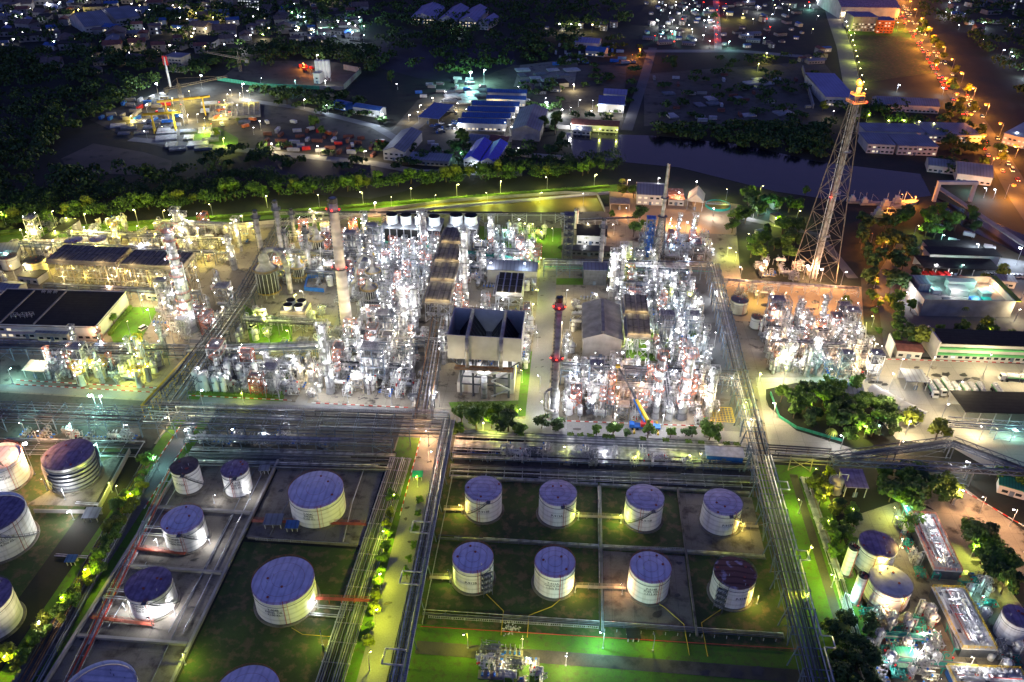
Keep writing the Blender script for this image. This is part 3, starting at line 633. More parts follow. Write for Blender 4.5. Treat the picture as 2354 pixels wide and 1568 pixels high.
def wood(name, polys, n, r, h, leaf, per=70, seed=3, lab=None, ls=1.3):
    pts = []
    for pl in polys:
        w_ = [tuple(P(*p)[:2]) for p in pl]; xs = [p[0] for p in w_]; ys = [p[1] for p in w_]; g = random.Random(seed); k = 0
        while k < n:
            x, y = g.uniform(min(xs), max(xs)), g.uniform(min(ys), max(ys))
            if inpoly(x, y, w_): pts.append((x, y)); k += 1
    o = ob(name, wood_mesh(pts, r, h, leaf, per, seed, ls)); o['kind'] = 'stuff'; o['label'] = lab or 'dark mass of woodland'; o['category'] = 'woodland'; return o
# ---------------------------------------------------------------- vehicles and people
def car_mesh(body, L=4.4, lights=True, van=False):
    b = MB(); w = .9; zr = 1.45 if not van else 2.1
    b.add([(-L/2,-w,.35),(L/2,-w,.35),(L/2,w,.35),(-L/2,w,.35),(-L/2,-w,.95),(L/2,-w,.85),(L/2,w,.85),(-L/2,w,.95)], [(0,3,2,1),(4,5,6,7),(0,1,5,4),(1,2,6,5),(2,3,7,6),(3,0,4,7)], body)
    x0, x1, x2, x3 = (-L*.45, -L*.32, L*.12, L*.28) if not van else (-L*.48, -L*.46, L*.22, L*.36)
    b.add([(x0,-w*.95,.9),(x3,-w*.95,.9),(x3,w*.95,.9),(x0,w*.95,.9),(x1,-w*.8,zr-.05),(x2,-w*.8,zr-.05),(x2,w*.8,zr-.05),(x1,w*.8,zr-.05)], [(0,1,5,4),(1,2,6,5),(2,3,7,6),(3,0,4,7)], 'glass')
    b.add([(x1,-w*.8,zr-.04),(x2,-w*.8,zr-.04),(x2,w*.8,zr-.04),(x1,w*.8,zr-.04),(x1,-w*.78,zr),(x2,-w*.78,zr),(x2,w*.78,zr),(x1,w*.78,zr)], [(4,5,6,7),(0,1,5,4),(1,2,6,5),(2,3,7,6),(3,0,4,7)], body)
    for x in (-L*.3, L*.3):
        for y in (-w, w): b.cyl((x,y-.1,.33), (x,y+.1,.33), .33, n=10, m='black')
    if lights:
        for y in (-.6, .6): b.box(L/2, y-.2, .55, L/2+.08, y+.2, .8, 'head'); b.box(-L/2-.08, y-.2, .6, -L/2, y+.2, .85, 'tail')
    return b.mesh('car_body')
def car_parts(body, van=False):
    b, g, out = MB(), MB(), []; L, w = 4.4, .9; zr = 1.5 if not van else 2.1
    b.add([(-L/2,-w,.35),(L/2,-w,.35),(L/2,w,.35),(-L/2,w,.35),(-L/2,-w,.95),(L/2,-w,.85),(L/2,w,.85),(-L/2,w,.95)], [(0,3,2,1),(4,5,6,7),(0,1,5,4),(1,2,6,5),(2,3,7,6),(3,0,4,7)])
    x0, x1, x2, x3 = (-2, -1.4, .5, 1.25) if not van else (-2.1, -2.05, 1., 1.6)
    b.add([(x1,-.72,zr-.05),(x2,-.72,zr-.05),(x2,.72,zr-.05),(x1,.72,zr-.05),(x1,-.7,zr),(x2,-.7,zr),(x2,.7,zr),(x1,.7,zr)], [(4,5,6,7),(0,1,5,4),(1,2,6,5),(2,3,7,6),(3,0,4,7)]); out.append(('body', b.mesh('body', body)))
    g.add([(x0,-.85,.9),(x3,-.85,.9),(x3,.85,.9),(x0,.85,.9),(x1,-.71,zr-.05),(x2,-.71,zr-.05),(x2,.71,zr-.05),(x1,.71,zr-.05)], [(0,1,5,4),(1,2,6,5),(2,3,7,6),(3,0,4,7)]); out.append(('window', g.mesh('window', 'glass')))
    for x in (-1.35, 1.35):
        for y in (-w, w): c = MB(); c.cyl((x,y-.1,.33), (x,y+.1,.33), .33, n=10); out.append(('wheel', c.mesh('wheel', 'black')))
    return out
CARS = {}
def parked(x, y, rz, body='white', van=False, phrase=None, group='cars parked by the offices'):
    k = (body, van)
    if k not in CARS: CARS[k] = car_parts(body, van)
    return place(CARS[k], 'parked_van' if van else 'parked_car', 'van' if van else 'car', x, y, 0, rz, phrase=phrase or ({'white': 'white', 'steel_d': 'dark', 'red': 'red', 'steel_l': 'silver', 'blue': 'blue', 'roof_k': 'black'}[body]+' parked '+('van' if van else 'car')), group=group)
def tanker_proto(L=9, tint='steel_l'):
    out = []; c = MB(); c.box(-L/2,-1.1,.9,L/2-2.2,1.1,1.15); out.append(('chassis', c.mesh('chassis', 'steel_d')))
    b = MB(); b.lathe([(.02,-L/2-.1),(1.1,-L/2),(1.2,-L/2+.1),(1.2,L/2-2.8),(1.1,L/2-2.6),(.02,L/2-2.5)], 16); me = b.mesh('tank_barrel', tint, True)
    me.transform(Matrix.Translation((0,0,2.35)) @ Matrix.Rotation(math.pi/2, 4, 'Y')); out.append(('tank_barrel', me))
    b = MB()
    for i in range(5): x = -L/2+1+i*(L-4.5)/4; b.cyl((x,0,3.5), (x,0,3.75), .4, n=10)
    b.box(-L/2+.3,-.8,3.45,L/2-3,-.7,3.6); b.box(-L/2+.3,.7,3.45,L/2-3,.8,3.6); out.append(('manhole', b.mesh('manhole', 'white')))
    b = MB(); b.box(-L/2+.2,-1.23,2.0,L/2-2.9,-1.2,2.5); b.box(-L/2+.2,1.2,2.0,L/2-2.9,1.23,2.5); out.append(('side_stripe', b.mesh('side_stripe', 'green')))
    b = MB(); x0 = L/2-2.1; b.add([(x0,-1.2,.6),(L/2,-1.2,.6),(L/2,1.2,.6),(x0,1.2,.6),(x0,-1.15,3.2),(L/2-.35,-1.15,3.2),(L/2-.35,1.15,3.2),(x0,1.15,3.2)], [(0,3,2,1),(4,5,6,7),(0,1,5,4),(1,2,6,5),(2,3,7,6),(3,0,4,7)])
    g = MB(); g.add([(L/2-.1,-1,1.9),(L/2-.1,1,1.9),(L/2-.3,1,2.9),(L/2-.3,-1,2.9)], [(0,1,2,3)]); out.append(('cab', b.mesh('cab', 'white'), [('windscreen', g.mesh('windscreen', 'glass'))]))
    for x in (-L/2+1, -L/2+2.2, L/2-3.2, L/2-1):
        for y in (-1.1, 1.1): c = MB(); c.cyl((x,y-.15,.5), (x,y+.15,.5), .5, n=12); out.append(('wheel', c.mesh('wheel', 'black')))
    return out
def truck_proto(col, box=True):
    out = []; b = MB(); b.box(-3.2,-1.15,1,1.2,1.15,3.1 if box else 1.6); out.append(('cargo_body', b.mesh('cargo_body', col)))
    b = MB(); b.box(1.4,-1.1,.6,3,1.1,2.7); g = MB(); g.box(3.0,-1,1.6,3.03,1,2.5); out.append(('cab', b.mesh('cab', col), [('windscreen', g.mesh('windscreen', 'glass'))]))
    for x in (-2.3, 2.2):
        for y in (-1.1, 1.1): c = MB(); c.cyl((x,y-.15,.5), (x,y+.15,.5), .5, n=10); out.append(('wheel', c.mesh('wheel', 'black')))
    return out
def person(x, y, rz, lab, cloth='cloth', hat='yellow'):
    me = bpy.data.meshes.new('person'); v = [(0,0,.95),(0,0,1.2),(0,0,1.42),(0,0,1.52),(0,.01,1.66), (.1,0,.9),(.13,.05,.5),(.14,0,.06),(.14,.12,.04), (-.1,0,.9),(-.12,-.04,.5),(-.15,0,.06),(-.15,.12,.04), (.2,0,1.4),(.28,.02,1.12),(.26,.16,.92), (-.2,0,1.4),(-.28,.02,1.12),(-.26,.14,.9)]
    e = [(0,1),(1,2),(2,3),(3,4),(0,5),(5,6),(6,7),(7,8),(0,9),(9,10),(10,11),(11,12),(2,13),(13,14),(14,15),(2,16),(16,17),(17,18)]
    me.from_pydata(v, e, []); me.materials.append(M[cloth]); o = ob('person', me); sk = o.modifiers.new('s', 'SKIN'); rad = [.15,.15,.17,.06,.11,.09,.07,.05,.045,.09,.07,.05,.045,.07,.05,.04,.07,.05,.04]
    if not me.skin_vertices: 
        bm_ = __import__('bmesh').new(); bm_.from_mesh(me); bm_.verts.layers.skin.verify(); bm_.to_mesh(me); bm_.free()
    for s_, r_ in zip(me.skin_vertices[0].data, rad): s_.radius = (r_, r_)
    me.skin_vertices[0].data[0].use_root = True; o.modifiers.new('u', 'SUBSURF').render_levels = 1
    b = MB(); b.lathe([(.16,1.7),(.13,1.72),(.11,1.8),(.02,1.84)], 10); ob('helmet', b.mesh('helmet', hat), o)
    o.location = (x, y, 0); o.rotation_euler = (0, 0, rz); tag(o, lab, 'person'); return o
# ================================================================ GROUND
rect('ground', -3500, -300, 3500, 5000, -.06, 'soil')
sheet('plant_paving', [(0,556),(640,508),(1330,478),(1500,470),(1690,500),(1700,620),(1740,860),(1800,1030),(1780,1062),(0,1010)], 0, 'concrete')
sheet('truck_yard', [(1730,838),(2050,822),(2600,850),(2600,1120),(2330,1110),(2190,1030),(2060,1010),(1990,925),(1950,890),(1830,880),(1760,895),(1760,930),(1830,990),(2020,1050),(1775,1060)], .03, 'yard')
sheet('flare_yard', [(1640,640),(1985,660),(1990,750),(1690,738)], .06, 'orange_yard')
sheet('unit_paving', [(1690,742),(1985,748),(2000,868),(1735,868)], .06, 'concrete')
sheet('office_yard', [(1960,820),(2010,640),(2060,560),(2353,600),(2700,700),(2700,822)], .02, 'asphalt')
sheet('embankment_lawn', [(-80,548),(0,530),(560,490),(1040,452),(1420,424),(1420,442),(1040,470),(560,508),(0,558),(-80,570)], .04, 'grass')
sheet('levee_road', [(-80,566),(640,508),(1000,474),(1400,440),(1400,447),(1000,483),(640,521),(-80,586)], .1, 'yard')
sheet('settling_pond', [(860,486),(1040,463),(1300,446),(1372,449),(1388,486),(1300,489)], .07, 'pond')
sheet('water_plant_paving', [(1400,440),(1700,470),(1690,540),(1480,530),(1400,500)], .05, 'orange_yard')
for i, p in enumerate([[(262,790),(250,760),(300,706),(365,708),(330,770),(322,800)], [(560,700),(590,720),(670,735),(672,790),(575,790)], [(430,905),(640,905),(660,850),(668,850),(650,925),(430,918)],
                       [(1205,808),(1228,808),(1216,945),(1188,945)], [(1030,925),(1215,920),(1225,955),(1120,965),(1040,945)], [(1260,640),(1345,640),(1345,655),(1262,655)],
                       [(640,510),(760,500),(760,530),(640,548)], [(800,500),(880,500),(870,560),(800,560)], [(1090,520),(1290,525),(1290,600),(1120,580)], [(1430,830),(1440,700),(1610,700),(1620,760),(1560,830)]]):
    sheet('lawn', p, .05+i*.004, 'grass')
rect('tank_farm_lawn', -40, 100, 82, 240, .02, 'grass_dark')
rect('bund_floor', 47, 196, 73.5, 226, .05, 'slab'); rect('bund_floor', 18.5, 165, 46, 195, .054, 'slab')
rect('bund_floor', -140.5, 100, -106, 228, .04, 'slab'); rect('bund_floor', -104, 190, -64, 229, .044, 'slab')
rect('tank_farm_lawn', -104, 60, -64, 188, .03, 'grass_dark'); rect('tank_farm_lawn', -260, 60, -166, 236, .015, 'grass_dark')
sheet('bund_floor', [(110,1130),(235,1060),(285,1040),(215,1165),(60,1160)], .06, 'slab')
rect('verge', -62, 60, -53, 248, .035, 'grass'); rect('verge', -156, 60, -141, 250, .035, 'grass')
rect('verge', -40, 140, 78, 160, .045, 'grass')
rect('road', -53, 60, -44.5, 262, .08, 'asphalt_light'); rect('road', -151, 60, -145, 262, .08, 'asphalt')
rect('road', -40, 255.5, 76, 264, .09, 'asphalt_light'); rect('road', -12.5, 264, -3.5, 410, .1, 'asphalt_light'); rect('road', 69, 264, 77, 405, .1, 'asphalt')
rect('road', -330, 262, -163, 266.5, .085, 'asphalt_light'); rect('road', -151, 262, -44.5, 266, .087, 'asphalt_light'); rect('path', -38, 149.5, 78, 154, .11, 'dirt')
rect('road', -110, 266, -105, 345, .09, 'asphalt_light'); rect('road', -176, 306, -60, 309, .07, 'asphalt'); rect('verge', 78, 60, 102, 245, .05, 'grass'); rect('path', 90, 60, 93, 240, .085, 'dirt')
rect('dark_strip', -38, 229, 75, 254.5, .048, 'dark_ground'); rect('dark_strip', -141, 229.5, -62.5, 261, .052, 'dark_ground'); rect('dark_strip', -340, 232, -157, 261, .056, 'dark_ground')  # darker ground under the pipe banks
sheet('works_yard', [(1950,1190),(2070,1150),(2200,1190),(2353,1400),(2700,1600),(2700,1800),(1950,1800),(2000,1500)], .05, 'concrete')
sheet('lawn', [(450,300),(500,292),(548,318),(545,345),(500,348),(440,330)], .07, 'grass')
sheet('gatehouse_road', [(2080,1130),(2200,1110),(2353,1220),(2600,1330),(2600,1480),(2353,1330),(2250,1240)], .07, 'concrete')
sheet('perimeter_road', [(1978,640),(2010,640),(2035,828),(1990,828)], .12, 'dirt')
pr_ = random.Random(55)
def blob(x, y, r, z, m):
    k = [pr_.uniform(.55, 1.2) for _ in range(10)]; e = pr_.uniform(.35, .8); a0 = pr_.uniform(0, .6)
    sheet('puddle', [(x+r*k[i]*math.cos(i*.628)*math.cos(a0)-r*e*k[i]*math.sin(i*.628)*math.sin(a0), y+r*k[i]*math.cos(i*.628)*math.sin(a0)+r*e*k[i]*math.sin(i*.628)*math.cos(a0)) for i in range(10)], z, m, world=True)
for x0, x1, y0, y1, n, r0 in ((-102,-64,266.5,275,14,1.1),(4,66,258,263,8,1.4),(-12,-4,270,400,10,1.2),(-235,-180,267,273,9,1.2),(95,150,300,305,6,2),(150,215,305,324,12,2.6),(100,145,360,385,10,2.2),(-138,-108,135,226,12,1.8),(-102,-66,192,226,9,1.8),(22,44,168,193,5,1.8),(49,72,199,224,5,1.8),(-30,70,150,153.5,7,2.2),(-52,-46,140,250,6,1.2),(130,200,190,222,8,2.4),(70,76,268,390,8,1.6)):
    for i in range(n): blob(pr_.uniform(x0, x1), pr_.uniform(y0, y1), r0*pr_.uniform(.4, 1.3), .13+.0023*pr_.randrange(40), 'puddle')
# far ground and water
sheet('canal', [(560,352),(700,366),(880,380),(950,395),(1010,410),(930,440),(850,458),(700,445),(590,405)], .02, 'greywater')
sheet('canal', [(1300,305),(1500,312),(1700,332),(1880,372),(2115,400),(2140,450),(2010,468),(1900,458),(1780,440),(1560,385),(1320,362)], .02, 'water')
sheet('canal', [(2140,450),(2200,475),(2353,540),(2600,640),(2600,700),(2353,590),(2210,520)], .024, 'water')
sheet('upper_pond', [(880,95),(1000,105),(1180,118),(1190,160),(1150,200),(960,180),(850,150)], .02, 'greywater')
sheet('dry_marsh', [(140,365),(215,330),(330,350),(395,370),(390,405),(250,400),(160,395)], .02, 'marsh')
sheet('construction_yard', [(205,275),(420,190),(640,190),(680,250),(900,300),(960,380),(860,378),(560,352),(400,345),(300,320)], .03, 'dirt')
sheet('construction_yard', [(500,185),(560,140),(760,140),(830,160),(800,205),(620,205)], .035, 'dirt')
sheet('storage_yard', [(900,300),(960,230),(1180,150),(1440,150),(1430,300),(1230,300),(1200,390),(960,380)], .04, 'dirt')
sheet('storage_yard', [(1480,170),(1890,140),(1960,230),(1880,290),(1480,290)], .045, 'dirt')
sheet('stone_yard', [(1195,150),(1330,135),(1320,195),(1180,200)], .06, 'concrete')
sheet('field', [(1950,70),(2110,60),(2190,160),(1990,190)], .05, 'grass_dark'); sheet('field', [(1950,50),(2100,52),(2112,86),(1950,80)], .06, 'grass')
strip('road', [(300,320),(560,345),(860,376),(960,395),(1200,400)], 9, .09, 'asphalt_light'); strip('road', [(560,230),(700,250),(860,290),(930,330)], 8, .095, 'asphalt_light'); strip('road', [(900,330),(960,290),(1060,200)], 8, .1, 'asphalt_light')
strip('highway', [(2040,-60),(2075,30),(2130,110),(2180,190),(2250,290),(2300,370),(2345,450),(2420,560)], 17, .1, 'tarmac')
strip('side_road', [(1885,-60),(1915,40),(1940,110),(1965,230)], 16, .11, 'asphalt_light'); strip('road', [(1440,300),(1480,180),(1500,110)], 9, .11, 'asphalt')
strip('road', [(1480,118),(1700,118),(1900,135)], 12, .12, 'asphalt_light'); strip('side_road', [(1650,118),(1648,60),(1645,0)], 8, .125, 'asphalt_light'); strip('road', [(1700,500),(1880,540),(1960,640)], 6, .12, 'asphalt')
for nm, x, y in (('tank P-913B',-24,210.6),('tank P-913A',2.3,211),('tank P-915B',32.7,211),('tank P-915A',59.7,212),('tank P-912B',-24,179),('tank T-912A',2.3,179),('tank P-914B',32.6,180),('tank P-914A',59,180),
    ('tank T-904C',-82.6,205),('tank T-904B',-81.6,165),('tank P-920',-133,213),('tank T-919',-115,213),('tank T-908B',-123,187),('tank T-908A',-122,160),('the scaffolded tank',-179,216),
    ('the tapering chimney',-104,330),('the red-ringed stack',-1,266),('the flare tower',135,402),('the condenser box',-31,285),('the gabled shed',18,330),('the paired cooling towers',-60,430),('the cooling-tower row',-88,428),
    ('the big black heater',-143,350),('the black-roofed hall',-235,318),('the broad column',-176,317),('the mobile crane',34,262),('the pergola coolers',-220,360),('the green-banded office',198,335),('the walled plant room',203,385),
    ('the fire station',215,425),('the tanker trucks',165,297),('the wooded island',122,285),('the settling pond',-30,500),('the round clarifier',75,470),('the lattice mast',52,413),('the blue-legged tower',42,420),('the glazed dome tank',111,188),
    ('the plated skid',130,205),('the dark canopy',195,283),('the tall twin columns',-185,400)): landmark(nm, x, y)
for nm, px, py in (('the dry marsh',260,370),('the gantry cranes',400,240),('the batching silos',745,165),('the vivid sheds',1110,360),('the lit barracks',1160,225),('the grey gable',1215,300),('the brown-roofed shed',1365,285),
    ('the white sheds',1030,40),('the apartment slab',530,10),('the depot hall',2010,10),('the roadside field',2020,120),('the violet hall',1910,190),('the shanty lanes',1600,70),('the long grey roofs',2100,330),('the highway bend',2200,230),
    ('the upper pond',1020,150),('the canal bend',1990,440),('the town gardens',250,60),('the stone yard',1260,170),('the narrow bridge',2190,440)):
    q = P(px, py); landmark(nm, q.x, q.y)
# ================================================================ TANKS
for (x, y, r, h, lab, txt, rf, stair, fl, ang) in (
    (-24,210.6,6.53,10.3,'white tank P-913B, lavender lid with scalloped rim','P-913B','roof_p',1,-1,-88),
    (2.3,211,6.58,10.2,'white tank P-913A, plain mauve lid, stair curving down its front','P-913A','roof_p',1,1,-95),
    (32.7,211.6,6.63,10.2,'white tank P-915B with dark blotches on its lilac lid','P-915B','roof_p',1,-1,-90),
    (59.7,212,6.68,10,'white tank P-915A on brown bund floor, clean lilac lid','P-915A','roof_p',1,1,-82),
    (-24,179.4,6.55,9.7,'white tank P-912B with stepped black access frame on its side','P-912B','roof_b',0,1,-95),
    (2.3,179.7,6.48,9.9,'white gasoline tank T-912A, 1,500 KL, ringed blue lid','T-912A\nGASOLINE\n1.500 KL','roof_b',0,1,-93),
    (32.6,180.3,6.56,9.9,'white fuel oil tank P-914B, 1,515 KL, on brown bund floor','P-914B\nFUEL OIL\n1.515 KL','roof_b',0,1,-88),
    (59.2,180.7,6.63,9.6,'white tank P-914A with flaking rusty lid in blocky rows','P-914A','roof_rust',0,1,-78),
    (-82.6,205.3,9.53,9.8,'broad diesel tank T-904C, 3,100 KL, on grey concrete','T-904C\nDIESEL\n3,100 KL','roof_b',0,1,-92),
    (-81.6,165.2,9.46,9.5,'broad diesel oil tank T-904B, 3,100 KL, standing in grass','T-904B\nDIESEL OIL\n3,100 KL','roof_b',0,1,-93),
    (-133.4,212.9,4.94,9.8,'slim white tank P-920 with dull brown lid','P-920','roof_brown',1,1,-100),
    (-114.7,213,4.88,9.9,'slim white tank T-919, diesel, 870 KL, violet lid','T-919\nDIESEL\n870 KL','roof_m',1,-1,-70),
    (-123.4,187.5,6.84,9.3,'white gasoline tank T-908B, 1,500 KL, floodlit at both sides','T-908B\nGASOLINE\n1,500 KL','roof_b',1,1,-95),
    (-122.6,160.5,6.9,9,'white gasoline tank T-908A, 1,500 KL, dusky violet lid','T-908A\nGASOLINE\n1,500 KL','roof_m',1,1,-95)):
    small = '\n' not in txt
    tank(x, y, r, h, rf, text=txt, tang=ang+(5 if small else 0), stair=bool(stair), lab=lab, flip=fl, a_end=-75 if fl > 0 else -70, tz=.52 if small else .6, size=1.15 if small else 1.0)
for (x, y) in ((-19,173.6), (54.6,174.2)):
    b = MB()
    for i in range(4): z = 1.5+i*2.3; b.box(-1.5,-1.2,z,1.5,.8,z+.12); b.beam((-1.4,-1,z), (1.4,-1,z+2.2), .3)
    for dx in (-1.5, 1.5):
        for dy in (-1.2, .8): b.beam((dx,dy,0), (dx,dy,11), .16)
    c = MB(); 
    for z in (1.6, 3.9, 6.2, 8.5): c.rail([(-1.5,-1.2,z), (1.5,-1.2,z)], 1.1, 1, r=.06)
    place([('frame', b.mesh('frame', 'steel_d')), ('handrail', c.mesh('handrail', 'steel_l'))], 'scaffold_stair', 'stair tower', x, y, rz=.5 if x < 0 else -.5, phrase='stepped dark access frame')
def tank_top(cx, cy, hw, h, **k):
    p = P(cx, cy, h); dep = (CM.transposed() @ (p-Vector((0,0,CAMH)))); return tank(p.x, p.y, hw*-dep.z/FOC, h, **k)
tank_top(156, 1044, 55, 11, roof='roof_m', shell='alu', lab='broad tank wrapped in scaffold hoops with maroon lid', ledge=5, stair=False)
tank_top(-8, 1050, 52, 11, roof='roof_b', floating=True, lab='open-topped white tank with blue inside at the frame edge', stair=False, text='T-902\nGASOLINE', tang=-55)
tank_top(-22, 1180, 72, 13, floating=True, lab='big open-topped tank with rusty rim and dark blue deck', roof='roof_m', stair=True, text='T-901\nGASOLINE\n4,700 KL', tang=-40)
tank_top(-42, 1375, 62, 11, roof='roof_m', lab='white tank mostly cut by the frame edge', stair=False)
tank_top(225, 1590, 84, 12, floating=True, roof='roof_p', lab='huge violet floating-roof tank cut by the lower frame edge', stair=False)
tank_top(566, 1596, 76, 9.5, roof='roof_b', lab='broad blue-lidded tank beside the yellow-green lit grass', stair=False)
tank_top(2018, 1250, 42, 9, roof='roof_m', stair=False, lab='white tank with slate-violet lid behind the glazed dome tank', flip=-1)
tank_top(2047, 1336, 48, 7, roof='steel_l', stair=False, lab='low white tank under a faceted translucent dome lid')
tank_top(2340, 1416, 33, 9, roof='roof_m', stair=False, lab='white tank with maroon lid by the green pipe rack')
tank_top(1963, 1258, 12, 12, roof='black', stair=False, lab='tall slim white silo, upper of the leaning pair', name='silo', band=False)
tank_top(1985, 1322, 12, 12, roof='black', stair=False, lab='tall slim white silo, lower of the leaning pair', name='silo', band=False)
k2 = .2931
for cx, cy, hw, h, rf, sh, lab in ((60,635,65,7,'roof_brown','white','small white tank with brown lid beside the black-lidded one'),(265,665,78,8,'black','tankyellow','cream tank with flat black lid and stained shell'),
    (575,510,66,8,'roof_lav','tankyellow','pale tank with pinkish domed lid by the levee wall'),(768,500,64,8,'roof_lav','tankwhite','pale domed tank with a red nozzle on its rim'),(545,385,52,7,'roof_lav','tankwhite','x')):
    if lab != 'x': tank_top(cx*k2, 402+cy*k2, hw*k2, h, roof=rf, shell=sh, stair=False, lab=lab)
tank_top(748, 515, 13, 8, roof='roof_p', stair=False, lab='white tank with violet lid behind the slim stacks')
tank_top(1325, 483, 5.5, 12, roof='white', shell='white', stair=False, lab='slender white vertical bullet tank by the settling pond', name='gas_bullet', text=None)
tank_top(1700, 688, 20, 7, roof='steel_d', shell='tankyellow', stair=False, lab='squat tan drum under a tangle of pipes by the flare yard')
tank_top(1740, 728, 13, 6, roof='roof_brown', shell='white', stair=False, lab='white drum with brown lid at the corner of the flare yard')
# clarifier
p = P(1649, 475); b = MB(); b.lathe([(8,0),(8,1.5),(7.4,1.5),(7.4,.9)], 32); c = MB(); c.lathe([(7.4,.95),(.01,.95)], 32); d = MB(); d.box(-7.6,-.5,1.6,7.6,.5,1.8); d.rail([(-7.6,.5,1.8),(7.6,.5,1.8)], 1, 1.5)
place([('basin_wall', b.mesh('basin_wall', 'teal')), ('sludge_surface', c.mesh('sludge_surface', 'pond')), ('scraper_bridge', d.mesh('scraper_bridge', 'steel_l'))], 'round_clarifier', 'clarifier', p.x, p.y, label='round green-rimmed water clarifier crossed by a footbridge')
# ================================================================ STACKS AND FLARE
x, y = P(797, 745)[:2]; stack(x, y, 2.95, 1.95, hgt(797,745,455), 'chim', 'chimney', 'tall tapering concrete chimney with black cap and two red-lit rings', rings=(31, 60), red=(31, 60))
x, y = P(1272, 960)[:2]; o = stack(x, y, 1.35, 1.2, hgt(1272,960,683), 'stack', 'chimney', 'slender steel stack carrying two bright red lamp rings', rings=(29.5, 53), red=(29.5, 53), redp=220)
b = MB(); b.lathe([(2.1,0),(2.1,13),(1.3,16)], 20); b2 = MB(); b2.path([(-1,0,15),(-3,-1,14.5),(-4,-1.5,13),(-4,-1.5,7),(-3.4,-2.6,5.8),(0,-3,5.6),(1.5,-2.6,6)], .6, 10); ob('lower_drum', b.mesh('lower_drum', 'column', True), o); ob('side_duct', b2.mesh('side_duct', 'stack', True), o)
for (bx, by, ty, r, lab) in ((603,590,484,1.5,'grey banded stack rising off the big black heater'),(651,592,461,1.5,'tall grey banded stack with a lamp-lit head beside it'),(679,556,480,1.1,'thin banded stack near the slim lattice bridge'),
    (714,628,518,1.0,'thin pale stack with dark bands beside the blue fence'),(726,530,497,1.1,'short brown stack end by the violet-lidded tank'),(662,592,522,.9,'stubby grey stack between two taller ones'),(846,590,544,1.0,'short dark-capped pipe stack by the duct'),(1378,632,502,1.25,'mustard-brown topped stack standing by the black pavilion')):
    q = P(bx, by); h = hgt(bx, by, ty); stack(q.x, q.y, r, r*.85, h, 'stack', 'flue_stack', lab, rings=(h*.85,))
q = P(1383, 575); 
def lattice(o, w0, w1, z0, z1, n, th, m, sides=4, cx=0, cy=0, lean=(0,0)):
    b, c = MB(), MB(); f = lambda z: (z-z0)/(z1-z0)
    def pt(i, z): w_ = (w0+(w1-w0)*f(z))/2; sx, sy = ((-1,-1),(1,-1),(1,1),(-1,1))[i % 4]; return (cx+lean[0]*f(z)+sx*w_, cy+lean[1]*f(z)+sy*w_, z)
    for i in range(4): b.beam(pt(i, z0), pt(i, z1), th)
    zs = [z0+(z1-z0)*(1-(1-k/n)**1.25) for k in range(n+1)]
    for a, bb in zip(zs, zs[1:]):
        for i in range(4): c.beam(pt(i, a), pt(i+1, bb), th*.55); c.beam(pt(i+1, a), pt(i, bb), th*.55); b.beam(pt(i, bb), pt(i+1, bb), th*.6)
    ob('leg_frame', b.mesh('leg_frame', m), o); ob('cross_bracing', c.mesh('cross_bracing', m), o); return zs, pt
# far lattice-legged mast
q = P(1510, 598); h = hgt(1510, 598, 376); o = bpy.data.objects.new('vent_mast', None); COL.objects.link(o); o.location = (q.x, q.y, 0)
b = MB(); b.lathe([(1.5,0),(1.5,h*.3),(1.15,h*.42),(.9,h*.7),(.8,h)], 16); ob('shaft', b.mesh('shaft', 'stack', True), o); lattice(o, 6.5, 3, 0, h*.47, 6, .3, 'steel_d'); b = MB(); railed_ring(b, 1.1, h*.47, 1.6); railed_ring(b, 1., h*.66, 1.2); ob('platform', b.mesh('platform', 'steel_d'), o)
tag(o, 'tall grey vent mast on a cross-braced lattice base', 'mast')
# flare tower
q = P(1868, 640); FH = 96.; o = bpy.data.objects.new('flare_tower', None); COL.objects.link(o); o.location = (q.x, q.y, 0); o.rotation_euler = (0,0,.35)
zs, pt = lattice(o, 17, 3.6, 0, FH, 9, .36, 'steel_f')
b = MB(); b.lathe([(1.0,0),(1.0,FH+2),(1.25,FH+2.2),(1.25,FH+7),(1.05,FH+7.2)], 14); ob('riser', b.mesh('riser', 'stack', True), o)
b = MB(); b.path([(1.8,0,0),(1.8,0,FH)], .3, 6); b.path([(-1.8,.6,0),(-1.8,.6,FH)], .2, 6); b.path([(0,-1.9,0),(0,-1.9,FH)], .16, 5); ob('gas_line', b.mesh('gas_line', 'pipe_s'), o)
for z in zs[2:-1:2]: b = MB(); k = 1.6; b.box(-k,-k-1.6,z,k,-k,z+.12); b.rail([(-k,-k-1.6,z+.1),(k,-k-1.6,z+.1),(k,-k,z+.1)], 1.1, 1.5, r=.06); ob('rest_platform', b.mesh('rest_platform', 'steel_l'), o)
b = MB(); 
for i in range(int(FH/2)): b.cyl((-.35,-2.3,i*2.), (.35,-2.3,i*2.), .06, n=4)
for dx in (-.35,.35): b.cyl((dx,-2.3,0), (dx,-2.3,FH), .07, n=4)
ob('ladder', b.mesh('ladder', 'steel_l'), o)
b = MB(); k = 3.4; b.box(-k,-k,FH-.1,k,k,FH+.1); b.rail([(-k,-k,FH),(k,-k,FH),(k,k,FH),(-k,k,FH)], 1.2, 1.5, closed=True, r=.08); k = 2.4; b.box(-k,-k,FH+3.4,k,k,FH+3.55); b.rail([(-k,-k,FH+3.5),(k,-k,FH+3.5),(k,k,FH+3.5),(-k,k,FH+3.5)], 1.1, 1.5, closed=True, r=.08)
for sx in (-1,1):
    for sy in (-1,1): b.beam((sx*2.4,sy*2.4,FH), (sx*2.4,sy*2.4,FH+3.5), .2)
ob('top_platform', b.mesh('top_platform', 'steel_t'), o)
